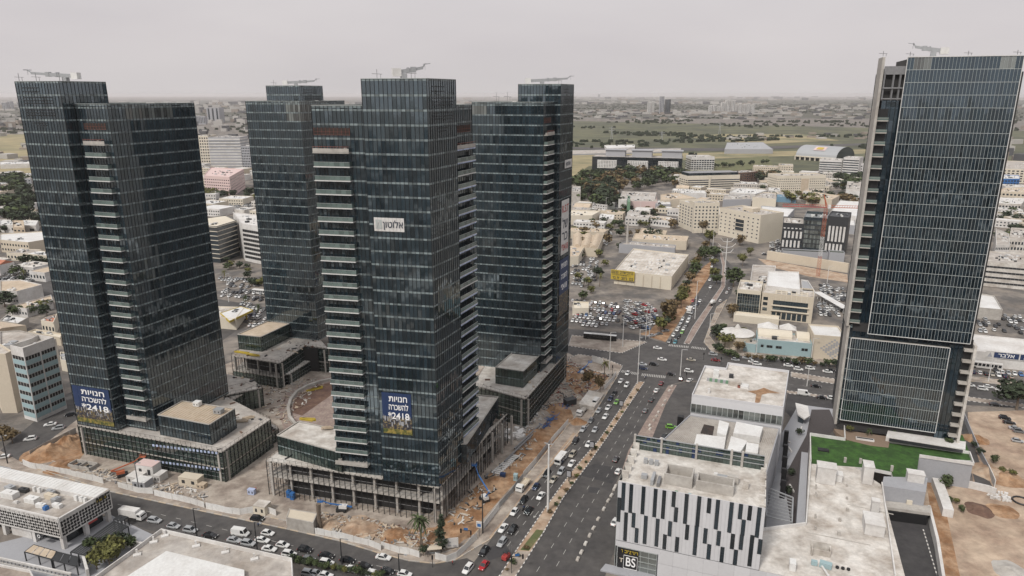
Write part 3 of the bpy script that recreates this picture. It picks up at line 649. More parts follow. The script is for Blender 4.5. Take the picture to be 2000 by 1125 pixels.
# far landscape
def land(name, pts, m, z): poly_sheet(name, px(pts), m, z)
mat('field_green', (.10, .10, .052), .97, var=.4, scale=.006, col2=(.05, .056, .032), fac=(.42, .58), detail=10)
mat('field_yellow', (.27, .225, .125), .97, var=.25, scale=.006, col2=(.13, .13, .07), fac=(.45, .65), detail=9)
mat('woodland', (.03, .034, .024), .97, var=.35, scale=.02, col2=(.09, .085, .06))
mat('far_town', (.17, .155, .14), .97, var=.5, scale=.004, col2=(.05, .052, .04), fac=(.42, .52), detail=8)
land('field', [(900, 335), (900, 232), (1290, 240), (1700, 250), (2200, 260), (2200, 330), (1700, 320), (1500, 345), (1300, 335), (1120, 345)], 'field_green', .5)
land('field', [(1100, 340), (1100, 298), (1200, 290), (1330, 300), (1700, 292), (1700, 300), (1350, 312), (1150, 325), (1120, 345)], 'field_yellow', .7)
land('field', [(1330, 268), (1420, 262), (1560, 262), (1640, 275), (1480, 282)], 'field_yellow', .9)
land('field', [(1340, 320), (1500, 305), (1510, 325), (1420, 338), (1340, 335)], 'grass', .9)
land('field', [(-300, 345), (-300, 270), (70, 262), (70, 345)], 'field_yellow', .8)
land('far_plain', [(-2500, 245), (-2500, 196), (4500, 196), (4500, 245), (1700, 232), (1000, 232), (400, 240)], 'far_town', .3)
land('far_plain', [(1000, 218), (1000, 194), (1250, 193), (1600, 195), (2300, 196), (2300, 224), (1600, 232), (1480, 220), (1250, 212)], 'woodland', .6)
land('far_plain', [(-400, 222), (-400, 205), (300, 208), (520, 205), (700, 210), (520, 224), (300, 226)], 'woodland', .6)
land('motorway', [(1100, 292), (1100, 288), (1400, 290), (1700, 280), (1700, 284), (1400, 296)], 'asphalt', 1.1)
# ---------------------------------------------------------------- podiums (parts of their towers)
def edge_pts(A, B, step):
    d = dst(A, B); n = max(1, round(d / step)); return [lerp(A, B, k / n) for k in range(n + 1)]
def inset(poly, d):
    poly = ring(poly) if len(poly) == 4 else poly
    cx = sum(p[0] for p in poly) / len(poly); cy = sum(p[1] for p in poly) / len(poly)
    out = []
    for p in poly:
        L_ = dst(p, (cx, cy)); k = max(.05, (L_ - d * 1.3) / L_); out.append((cx + (p[0] - cx) * k, cy + (p[1] - cy) * k))
    return out
def ccw(poly):
    n = len(poly); A = sum(poly[i][0] * poly[(i + 1) % n][1] - poly[(i + 1) % n][0] * poly[i][1] for i in range(n)); return poly if A > 0 else poly[::-1]
def podium(T, poly, zs, glazed=(), zt=None, colstep=7.5, roofmat='concrete_white', core=5., postm='mullion', rail=True, film=False, bars=True):
    """zs: slab top heights; the last is the roof. glazed: set of (edge, storey) with glass in"""
    poly = ccw(poly); n = len(poly)
    for i, z in enumerate(zs):
        b = MB(); b.prism(poly, z - .5, z, 0, 1); b.build('floor_slab', ['concrete', roofmat if i == len(zs) - 1 else 'concrete'], T)
    zb = 0
    if core:
        c = MB(); c.prism(inset(poly, core), .05, zs[-1] - .8); c.build('inner_core', ['interior'], T)
    co = MB(); po = MB(); gl = MB(); lo = [0.0] + list(zs[:-1])
    for k in range(n):
        A, B = poly[k], poly[(k + 1) % n]; d = dst(A, B); u = ((B[0] - A[0]) / d, (B[1] - A[1]) / d); nn = (u[1], -u[0])
        I = lambda p, o: (p[0] + nn[0] * o, p[1] + nn[1] * o)
        for p in edge_pts(A, B, colstep): co.box((*I(p, -1.8), 0.05), .7, .7, zs[-1] - .8, atan2(u[1], u[0]))
        for j, z in enumerate(zs):
            z0 = lo[j] + .02; z1 = z - .75
            for p in edge_pts(A, B, 1.9): po.bar((*I(p, .12), z0), (*I(p, .12), z1 + .7), .14, .2)
            if bars:
                for zz in (z0 + (z1 - z0) * .33, z0 + (z1 - z0) * .7): po.bar((*I(A, .1), zz), (*I(B, .1), zz), .1, .12, 1)
            if (k, j) in glazed:
                pts = edge_pts(A, B, 1.9)
                for a_, b_ in zip(pts, pts[1:]): q = random.uniform(-.012, .012); gl.quad((*I(a_, .02 + q), z0), (*I(b_, .02 - q), z0), (*I(b_, .02 - q), z1), (*I(a_, .02 + q), z1))
        if rail:
            for p in edge_pts(A, B, 2.2): po.bar((*I(p, -.2), zs[-1]), (*I(p, -.2), zs[-1] + 1.1), .07)
            po.bar((*I(A, -.2), zs[-1] + 1.05), (*I(B, -.2), zs[-1] + 1.05), .05)
        if film:
            for z in zs:
                for p in edge_pts(A, B, 1.5)[:-1]: po.bar((*I(p, .3), z - .35), (*I(lerp(p, B, 1.2 / max(dst(p, B), 1.3)), .3), z - .35), .1, .7, 2)
    rr = random.Random(n); rc = MB(); cx, cy = sum(p[0] for p in poly) / n, sum(p[1] for p in poly) / n
    for k in range(46 if core > 3 else 14):
        A = rr.choice(poly); B = rr.choice(poly); p = lerp(lerp(A, B, rr.random()), (cx, cy), rr.uniform(.05, .5)); rc.box((*p, zs[-1]), rr.uniform(.3, 2.4), rr.uniform(.2, 1), rr.uniform(.1, .7), rr.random() * 3, rr.randrange(4))
    rc.build('roof_clutter', ['concrete', 'roof_brown', 'dark_metal', 'brown_soil'], T, kind='stuff')
    co.build('columns', ['concrete'], T, kind='stuff'); po.build('facade_posts', [postm, 'steel', 'blue_film'], T, kind='stuff')
    if gl.f: gl.build('shop_glazing', ['glass_green'], T, kind='stuff')
def glassblock(T, poly, z0, z1, top='roof_grey', mats=(2, 1), pw=1.4, sides=None):
    poly = ccw(poly); c = MB(); c.prism(inset(poly, .12), z0, z1 - .25, 0, 1); c.build('roof_deck', ['interior', top], T)
    g = MB(); mu = MB()
    for k in range(len(poly)): facade(g, mu, poly[k], poly[(k + 1) % len(poly)], z0, z1, zb=z0, fh=(z1 - z0) / 2, pw=pw, sp=.4, mats=mats)
    g.build('curtain_wall', ['glass', 'spandrel', 'glass_green', 'glass_clear'], T, kind='stuff'); mu.build('mullions', ['mullion'], T, kind='stuff')
    cp = MB()
    for k in range(len(poly)): cp.bar((*poly[k], z1), (*poly[(k + 1) % len(poly)], z1), .35, .25)
    cp.build('parapet_cap', ['concrete'], T)
TL, TM, TC, TB = TW['L'], TW['M'], TW['C'], TW['B']
# left tower
lp = [PL(-2.4, -4.2), G(434, 882, 11.8), G(528, 819, 11.8), G(450, 779, 11.8), PL(-2, 6)]
podium(TL, lp, [5.4, 11.8], roofmat='roof_grey', glazed={(0, 0), (1, 0), (1, 1), (0, 1), (3, 0), (3, 1), (4, 0), (4, 1)}, film=False)
fb = MB(); A, B = G(300, 866, 11.8), G(430, 882, 11.8)
for z in (11.4, 5.1):
    for p in edge_pts(A, B, 1.5)[:-1]: q = lerp(p, B, .8 / max(1, dst(p, B))); fb.bar((p[0] - .2, p[1] - .55, z), (q[0] - .2, q[1] - .55, z), .1, .8)
fb.build('blue_film_strip', ['blue_film'], TL, kind='stuff')
glassblock(TL, [G(308, 810, 19.8), G(409, 829, 19.8), G(458, 798, 19.8), G(356, 783, 19.8)], 11.9, 19.8, 'roof_brown', mats=(0, 1))
podium(TL, [G(436, 903, 5.2), G(543, 836, 5.2), G(528, 826, 5.2), G(434, 890, 5.2)], [5.2], core=0, rail=True, glazed={(0, 0), (1, 0)})
for q, z in (([(437, 790), (497, 757), (480, 750), (440, 760)], 8), ([(440, 772), (512, 757), (494, 741), (440, 730)], 9)):
    podium(TL, [G(u, v, z) for u, v in q], [z], core=2, roofmat='roof_grey', glazed={(0, 0), (1, 0)})
ribs = MB(); c0, c1, c2, c3 = [G(308, 810, 19.8), G(409, 829, 19.8), G(458, 798, 19.8), G(356, 783, 19.8)]
for k in range(1, 18): a = lerp(c0, c1, k / 18); b_ = lerp(c3, c2, k / 18); a, b_ = lerp(a, b_, .06), lerp(a, b_, .94); ribs.bar((*a, 19.62), (*b_, 19.62), .35, .14)
ribs.build('roof_ribs', ['roof_brown'], TL, kind='stuff')
# middle tower
mp = [G(520, 899, 12.8), PM(35.4, -2.7), G(991, 807, 12.8), PM(32.3, 31), PM(3.3, 10), G(557, 872, 12.8)]
podium(TM, mp, [7.4, 12.8], glazed=set(), roofmat='concrete_white')
glassblock(TM, [G(541, 850, 20), PM(1.8, -.9), PM(2.3, 12), G(583, 823, 20)], 12.9, 20, 'concrete_white')
glassblock(TM, [PM(32.2, 12), PM(36.9, 13), G(973, 775, 20), G(929, 771, 20)], 12.9, 20, 'concrete_white', mats=(0, 0))
# crossroads tower
cp_ = [G(925, 752, 12.5), G(1027, 779, 12.5), G(1106, 689, 12.5), PC(31, 27), PC(0, 20)]
podium(TC, cp_, [6.4, 12.5], glazed={(0, 0), (0, 1), (1, 1), (1, 0)}, roofmat='concrete_white')
glassblock(TC, [G(968, 717, 20), G(1022, 725, 20), G(1056, 692, 20), G(1004, 686, 20)], 12.6, 20, 'concrete_white', mats=(2, 1))
# rear tower
bp = [G(452, 694, 12.5), G(545, 709, 12.5), G(595, 675, 12.5), G(640, 680, 12.5), PB(28, 2), PB(0, 2), G(500, 660, 12.5)]
podium(TB, bp, [5.4, 12.5], glazed={(0, 0), (1, 0), (1, 1), (2, 0), (2, 1)}, roofmat='roof_grey', core=4)
podium(TB, [G(497, 722, 5.3), G(563, 731, 5.3), G(615, 699, 5.3), G(595, 690, 5.3), G(545, 722, 5.3)], [5.3], core=0, glazed={(0, 0), (1, 0)})
glassblock(TB, [G(464, 653, 20), G(509, 658, 20), G(565, 632, 20), G(523, 627, 20)], 12.6, 20, 'roof_brown', mats=(2, 1))
# ---------------------------------------------------------------- generic building helpers
def windows(T, A, B, z0, z1, nf, nw, ww=.6, wh=.5, m='glass_plain', o=.04, name='window', mode='grid', skip=None, stuff=False, frame=False):
    """window openings on wall A->B (outside right)"""
    P, rot = wallframe(A, B, 0); d = dst(A, B); fh = (z1 - z0) / nf; cw = d / nw
    S = MB() if stuff else None; mesh = None
    w, h = (cw * ww, fh * wh) if mode == 'grid' else (d - .6, fh * wh)
    if not stuff:
        b = MB(); b.quad((0, 0, 0), (w, 0, 0), (w, 0, h), (0, 0, h), 0)
        t = .07
        for q in ((0, 0, w, 0), (0, h, w, h)): b.bar((q[0], 0, q[1]), (q[2], 0, q[3]), .16, t, 1)
        if mode == 'grid':
            for x_ in (0, w): b.bar((x_, 0, 0), (x_, 0, h), t, .16, 1)
            if frame: b.bar((w / 2, 0, 0), (w / 2, 0, h), t, .1, 1)
        else:
            for k in range(1, max(2, int(w / 2.2))): x_ = w * k / max(2, int(w / 2.2)); b.bar((x_, 0, 0), (x_, 0, h), t, .12, 1)
        mesh = b.mesh('window', [m, 'grey_metal'])
    base = [T.location[i] for i in range(3)]
    for j in range(nf):
        for i in range(nw if mode == 'grid' else 1):
            if skip and skip(i, j): continue
            t = (i + .5) * cw - w / 2 if mode == 'grid' else .3
            z = z0 + j * fh + (fh - h) / 2
            if stuff: S.quad(P(t, z, o), P(t + w, z, o), P(t + w, z + h, o), P(t, z + h, o))
            else:
                p = P(t, z, o); inst('window', mesh, (p[0] - base[0], p[1] - base[1], p[2] - base[2]), rot[2], 1, T)
    if stuff and S.f: S.build('windows', [m], T, kind='stuff')
def slabs(T, poly, zs, out=.3, th=.4, m='white_wall', name='floor_band'):
    poly = ccw(poly); cx = sum(p[0] for p in poly) / len(poly); cy = sum(p[1] for p in poly) / len(poly)
    q = [(cx + (p[0] - cx) * (1 + out / dst(p, (cx, cy))), cy + (p[1] - cy) * (1 + out / dst(p, (cx, cy)))) for p in poly]
    for z in zs: b = MB(); b.prism(q, z, z + th); b.build(name, [m], T)
OCC = []
def body(label, poly, z, m='white_wall', roof='roof_grey', z0=0, parapet=.8, cat='building', name='building', clutter=4, group=None, pm=None, seed=None):
    poly = ccw(poly); cx = sum(p[0] for p in poly) / len(poly); cy = sum(p[1] for p in poly) / len(poly); OCC.append((cx, cy, max(dst(p, (cx, cy)) for p in poly)))
    T = empty(name, label, cat, (cx, cy, z0), group)
    b = MB(); b.prism(poly, z0, z, 0); b.build('wall', [m], T)
    r = MB(); r.prism(inset(poly, .2), z, z + .06, 0, bot=False); r.build('roof', [roof], T)
    if parapet:
        p_ = MB(); n = len(poly)
        for k in range(n):
            A, B = poly[k], poly[(k + 1) % n]; d = dst(A, B); u = ((B[0] - A[0]) / d, (B[1] - A[1]) / d); i_ = (-u[1] * .16, u[0] * .16)
            p_.bar((A[0] + i_[0] , A[1] + i_[1], z + parapet / 2), (B[0] + i_[0], B[1] + i_[1], z + parapet / 2), .3, parapet + .01 * k)
        p_.build('parapet', [pm or m], T)
    rr = random.Random(int(cx * 7 + cy)) if seed is None else random.Random(seed)
    if clutter:
        c = MB(); e = ang(poly[0], poly[1]); a_ = dst(poly[0], poly[1]) * dst(poly[1], poly[2]); clutter = clutter + min(22, int(a_ / 45))
        for k in range(clutter):
            f, g = rr.uniform(.15, .85), rr.uniform(.2, .8); a = lerp(poly[0], poly[1], f); bb = lerp(poly[-1], poly[-2], f) if len(poly) == 4 else (cx, cy); p = lerp(a, bb, g); s_ = rr.choice((.5, .6, .8, 1, 1, 1.6, 2.4)) 
            c.box((*p, z + .07), s_ * rr.uniform(.8, 1.6), s_ * rr.uniform(.7, 1.2), rr.uniform(.5, 1.3), e, rr.choice((0, 0, 1, 2)))
        c.build('roof_units', ['white_metal', 'grey_metal', 'dark_metal'], T, kind='stuff')
    return T
# ---------------------------------------------------------------- patterned building with the letters sign
def tbs():
    T0 = (29.3, 169.5); f, s = 110, 20; pt = lambda a, b: off(T0, f, a, s, b); Wd = 38.2; zt = 27.6; zb = 9.0
    D = 22.5
    T = empty('office_building', 'white panelled building with staggered dark vertical window strips and letters sign', 'building', (*T0, 0))
    b = MB(); b.prism([pt(.3, .3), pt(Wd - .3, .3), pt(Wd - .3, D), pt(.3, D)], 0, zt - 1.6, 0, 1); b.build('core', ['grey_wall', 'concrete_white'], T)
    # cladding: vertical panels ; window strips in cells of a 48 x 5 grid
    P, rot = wallframe(pt(0, 0), pt(Wd, 0), .0); nc = 40; cw = Wd / nc; H = zt - zb; rh = H / 5
    # strips: column (in panel units), top row, bottom row (fractions of height from the top)
    ST = [(.0, .27, .68), (1.1, 0.01, .47), (2.2, .5, .99), (3.3, .01, .49), (4.4, .48, .73), (5.5, .73, .98), (6.8, .01, .47), (7.9, .49, .97), (10.2, .01, .48), (11.3, .5, .97), (12.6, .01, .48), (13.6, .74, .99), (14.8, .5, .75), (15.3, .0, .25), (16.2, .25, .49), (17.1, .74, .99), (18.8, .0, .49), (19.6, .5, .75), (22.2, .0, .49), (22.1, .49, .98), (24.9, .0, .24), (24.6, .5, .75), (25.9, .75, 1.), (27.2, .0, .48), (28.2, .5, .74), (29.5, .75, 1.), (30.8, .0, .49), (31.9, .5, .75), (33.1, .75, 1.), (33.2, .0, .24), (34.3, .24, .49), (34.2, .49, .73), (35.6, .0, .23), (36.9, .46, .97), (38.0, .0, .48), (39.1, .5, .74)]
    cell = [[1] * 5 for _ in range(nc)]
    pm = MB(); pm.prism([(0, 0), (cw - .03, 0), (cw - .03, .12), (0, .12)], 0, 1); pan = pm.mesh('wall_panel', ['white_panel'])
    a = rot[2]
    for i in range(nc):
        for (z0, z1) in ((zb, zb + H / 2 - .02), (zb + H / 2, zt)):
            p = P(i * cw, 0, .06); inst('wall_panel', pan, (p[0] - T0[0], p[1] - T0[1], z0), a, (1, 1, z1 - z0), T)
    for c, f0, f1 in ST:
        z1, z0 = zt - .1 - f0 * (H - .2), zt - .1 - f1 * (H - .2)
        b = MB(); w = cw * .98; x0 = c * cw
        b.quad(P(x0, z0, .1), P(x0 + w, z0, .1), P(x0 + w, z1, .1), P(x0, z1, .1), 0)
        for q in ((x0, z0, x0, z1), (x0 + w, z0, x0 + w, z1), (x0, z0, x0 + w, z0), (x0, z1, x0 + w, z1)): b.bar(P(q[0], q[1], .12), P(q[2], q[3], .12), .08, .08, 1)
        n = max(1, round((z1 - z0) / 2.2))
        for k in range(1, n): b.bar(P(x0, z0 + k * (z1 - z0) / n, .1), P(x0 + w, z0 + k * (z1 - z0) / n, .1), .05, .05, 1)
        b.build('window_strip', ['glass_plain', 'dark_metal'], T)
    # plinth
    b = MB(); nb = 14
    bw = (Wd + 18) / nb
    for k in range(nb):
        for (z0, z1) in ((0, 4.45), (4.5, 8.95)):
            if k < 3 and z0 < 8: continue
            b.quad(P(k * bw, z0, .2), P((k + 1) * bw - .03, z0, .2), P((k + 1) * bw - .03, z1, .2), P(k * bw, z1, .2))
    b.quad(P(0, 7.2, .2), P(3 * bw, 7.2, .2), P(3 * bw, 8.95, .2), P(0, 8.95, .2)); b.build('plinth', ['white_panel'], T)
    g = MB(); x0, x1 = .6, 3 * bw - .4
    g.quad(P(x0, .2, .15), P(x1, .2, .15), P(x1, 7.1, .15), P(x0, 7.1, .15), 0)
    for k in range(6): x = x0 + k * (x1 - x0) / 5; g.bar(P(x, .2, .25), P(x, 7.1, .25), .1, .1, 1)
    for k in range(5): z = .2 + k * 6.9 / 4; g.bar(P(x0, z, .25), P(x1, z, .25), .1, .1, 1)
    g.build('shop_window', ['glass_clear', 'mullion_light'], T)
    sg = empty('sign', 'black sign with white letters BS and a yellow T beside the shop window', 'sign', P(x0 + .2, .6, .3)); b = MB(); b.prism([P(x0 + .2, 0, .3)[:2], P(x0 + 6, 0, .3)[:2], P(x0 + 6, 0, .42)[:2], P(x0 + .2, 0, .42)[:2]], .5, 7); b.build('board', ['black'], sg)
    txt('lettering', 'T', 4.6, P(x0 + 1.3, 3.0, .5), rot, 'cream', sg, 1.1); txt('lettering', 'BS', 4, P(x0 + 3.9, 2.8, .5), rot, 'text_white', sg, 2.7)
    marks(sg, P, x0 + 1.2, x0 + 5.8, 6.1, .8, 'yellow', 3)
    b = MB()
    for q in ((1.95, .7, 1.95, 4.9), (5.8, .7, 5.8, 4.9), (1.95, 4.9, 5.8, 4.9), (1.95, .7, 5.8, .7)): b.bar(P(x0 + q[0], q[1], .5), P(x0 + q[2], q[3], .5), .14, .08)
    b.build('letter_frame', ['text_white'], sg)
    b = MB(); b.prism([P(-2.6, 0, .2)[:2], P(x1, 0, .2)[:2], P(x1 - .5, 0, 3.4)[:2], P(-3.4, 0, 3.4)[:2]], .05, .5); b.build('entrance_step', ['grey_wall'], T)
    # left side, posts and glass
    for k in range(6):
        y = .2 + k * (D - 1) / 5; b = MB(); q = [pt(.0, y), pt(1.9, y), pt(1.9, y + .5), pt(.0, y + .5)]; b.prism(q, zt - 1.7, zt - .1 + (.9 if k else 0)); b.build('parapet_post', ['concrete_white'], T)
    g = MB(); mu = MB(); facade(g, mu, pt(0, D), pt(0, 0), .1, zt - .1, zb=0, fh=3.9, pw=1.6, sp=.5, mats=(2, 1)); g.build('curtain_wall', ['glass', 'spandrel', 'glass_green'], T, kind='stuff'); mu.build('mullions', ['mullion_light'], T, kind='stuff')
    for k in range(5):
        y = 1 + k * (D - 3) / 4; b = MB(); q = [pt(Wd - 1.5, y), pt(Wd, y), pt(Wd, y + .6), pt(Wd - 1.5, y + .6)]; b.prism(q, zt - 1.7, zt); q = [pt(Wd - .3, y), pt(Wd, y), pt(Wd, y + 4), pt(Wd - .3, y + 4)]; b.prism(q, zt - 1.7, zt - .3); b.build('parapet_post', ['concrete_white'], T)
    # back glass screen in five bays
    bays = (.4, 8.4, 18.6, 28.5, 31.5, 37.8); P2, rot2 = wallframe(pt(0, D), pt(Wd, D), 0)
    for k in range(5):
        x0, x1 = bays[k] + .35, bays[k + 1] - .35; z0, z1 = zt - 1.6, zt + 3.1; b = MB(); n = max(2, int((x1 - x0) / .95))
        for i in range(n):
            for j in range(4):
                b.quad(P2(x0 + i * (x1 - x0) / n, z0 + j * (z1 - z0) / 4, 0), P2(x0 + (i + 1) * (x1 - x0) / n, z0 + j * (z1 - z0) / 4, 0), P2(x0 + (i + 1) * (x1 - x0) / n, z0 + (j + 1) * (z1 - z0) / 4, 0), P2(x0 + i * (x1 - x0) / n, z0 + (j + 1) * (z1 - z0) / 4, 0), 1 if random.random() < .12 else 0)
            b.bar(P2(x0 + i * (x1 - x0) / n, z0, .03), P2(x0 + i * (x1 - x0) / n, z1, .03), .05, .06, 2)
        for j in (1.6, 2.8, 4): b.bar(P2(x0, z0 + j * (z1 - z0) / 4, .35), P2(x1, z0 + j * (z1 - z0) / 4, .35), .3, .16, 3)
        b.build('glass_screen', ['glass_green', 'navy', 'mullion', 'grey_metal'], T)
        b = MB(); b.box(P2(bays[k], zt - 1.6, .2), .6, .9, 4.9, a); b.build('screen_post', ['concrete'], T)
    # roof: tanks walls, units
    for (x0, y0, x1, y1) in ((11.6, 5.4, 19.2, 11.2), (20.2, 5.2, 30, 9.8)):
        b = MB(); w = .4; h = 3.2 if x0 < 15 else 2.9
        for q in ((x0, y0, x1, y0 + w), (x0, y1 - w, x1, y1), (x0, y0 + w, x0 + w, y1 - w), (x1 - w, y0 + w, x1, y1 - w)): b.prism([pt(q[0], q[1]), pt(q[2], q[1]), pt(q[2], q[3]), pt(q[0], q[3])], zt - 1.55, zt - 1.55 + h)
        b.build('roof_enclosure', ['concrete'], T)
    for k, (x, y, sx_, sy_, h, m) in enumerate([(5, 15, 1.1, 1, 1.5, 'grey_metal'), (6.6, 14.9, 1.1, 1, 1.5, 'grey_metal'), (8.2, 14.8, 1.1, 1, 1.5, 'grey_metal'), (6, 6.6, 1.6, 1.4, 1.2, 'grey_metal'), (8.6, 5.8, .8, 5, 1.6, 'grey_metal'), (10.3, 5.2, .8, 4, 1.2, 'steel'), (26.5, 14.3, 3, 1.8, .5, 'grey_metal'), (29.5, 12.5, 3, 1.6, 2.2, 'concrete'), (33, 10.8, 1.4, 1.2, 2.4, 'concrete_white'), (24.8, 14.6, 1, .8, .9, 'white_metal'), (17, 1.5, 1.6, .9, .5, 'white_metal'), (15.5, 1.4, .8, .8, .8, 'green'), (19, 1.6, .8, .7, .7, 'teal_wall')]):
        b = MB(); b.box((*pt(x, y), zt - 1.55), sx_, sy_, h, a); b.build('roof_unit', [m], T)
    return pt
tpt = tbs()
# corrugated-roof building north of it
CR = [G(1325, 874, 20), tpt(38, 23.2), G(1525, 838, 20), G(1349, 812, 20)]
CR = [tpt(1, 23.2), tpt(37.8, 23.2), G(1523, 838, 20), G(1347, 812, 20)]
T = body('long building with ribbed concrete roof behind the patterned white building', CR, 20, 'grey_wall', 'roof_grey', clutter=0, parapet=.4)
b = MB()
for k in range(1, 60): b.bar((*lerp(CR[0], CR[1], k / 60), 20.1), (*lerp(CR[3], CR[2], k / 60), 20.1), .18, .14)
b.build('roof_ribs', ['concrete'], T, kind='stuff')
for nm, q, h in (('a', [(520, 725), (680, 750), (690, 700), (600, 680)], 0),):
    pass
for (u0, v0, u1, v1, u2, v2, u3, v3, h) in ((1354, 874, 1413, 884, 1418, 852, 1361, 846, 1.6), (1400, 846, 1418, 852, 1424, 828, 1405, 822, 2.2), (1420, 882, 1444, 886, 1460, 862, 1428, 852, 2), (1432, 848, 1484, 856, 1490, 836, 1438, 826, 2.4), (1456, 882, 1480, 886, 1482, 868, 1458, 864, 2)):
    q = [G(u0, v0, 22), G(u1, v1, 22), G(u2, v2, 22), G(u3, v3, 22)]; b = MB(); b.prism(ccw(q), 20.1, 20.1 + h); b.build('roof_hood', ['white_metal'], T)
b = MB(); 
for q in ((1368, 846, 1392, 850, 1395, 833, 1375, 829),): b.prism(ccw([G(q[0], q[1], 20.2), G(q[2], q[3], 20.2), G(q[4], q[5], 20.2), G(q[6], q[7], 20.2)]), 20.05, 20.3)
b.build('roof_pit', ['interior_warm'], T)
NB = [G(1351, 775, 26), G(1530, 800, 26), G(1541, 728, 26), G(1421, 712, 26), G(1418, 723, 26), G(1376, 718, 26)]
T = body('white flat-roofed building with brown stained roof at the crossroads corner', NB, 26, 'white_panel', 'roof_stain', clutter=0, parapet=1.0, pm='white_panel')
b = MB(); A, B = ccw(NB)[0], ccw(NB)[1]; P, rot = wallframe(NB[0], NB[1], .05)
L_ = dst(NB[0], NB[1])
for k in range(17): x = k * L_ / 17; b.quad(P(x + .1, 20.6), P(x + L_ / 17 - .1, 20.6), P(x + L_ / 17 - .1, 23.4), P(x + .1, 23.4), 0); b.bar(P(x, 20.4, .1), P(x, 23.4, .1), .14, .2, 1)
b.quad(P(0, 20.1), P(L_, 20.1), P(L_, 20.55), P(0, 20.55), 2); b.bar(P(0, 20.3, .25), P(L_, 20.3, .25), .15, .1, 1); b.build('window_row', ['glass_clear', 'mullion_light', 'black'], T)
for (u, v, sx_, sy_, h, m) in ((1398, 737, 2, 1.4, 3, 'white_metal'), (1428, 738, 1.6, 1.6, 1.4, 'dark_metal'), (1435, 752, 4.5, 3, 1.8, 'concrete_white'), (1452, 756, 3.5, 3, .8, 'white_metal'), (1384, 768, .8, .8, 1.8, 'white_metal'), (1443, 757, 1, 1, .8, 'rust')):
    b = MB(); b.box((*G(u, v, 26), 26.07), sx_, sy_, h, R(-20)); b.build('roof_unit', [m], T)
poly_sheet('roof_rust_stain', px([(1460, 764), (1478, 762), (1492, 757), (1504, 762), (1524, 768), (1500, 768), (1488, 771), (1484, 786), (1474, 788), (1477, 770)], 26.1), 'dirt', 26.09)
b = MB()
for k in range(9): p = lerp(G(1383, 744, 26), G(1425, 750, 26), k / 8); b.box((*p, 26.07), 1, .8, 1.1, R(-20), k % 2)
b.build('condenser_row', ['grey_metal', 'green'], T, kind='stuff')
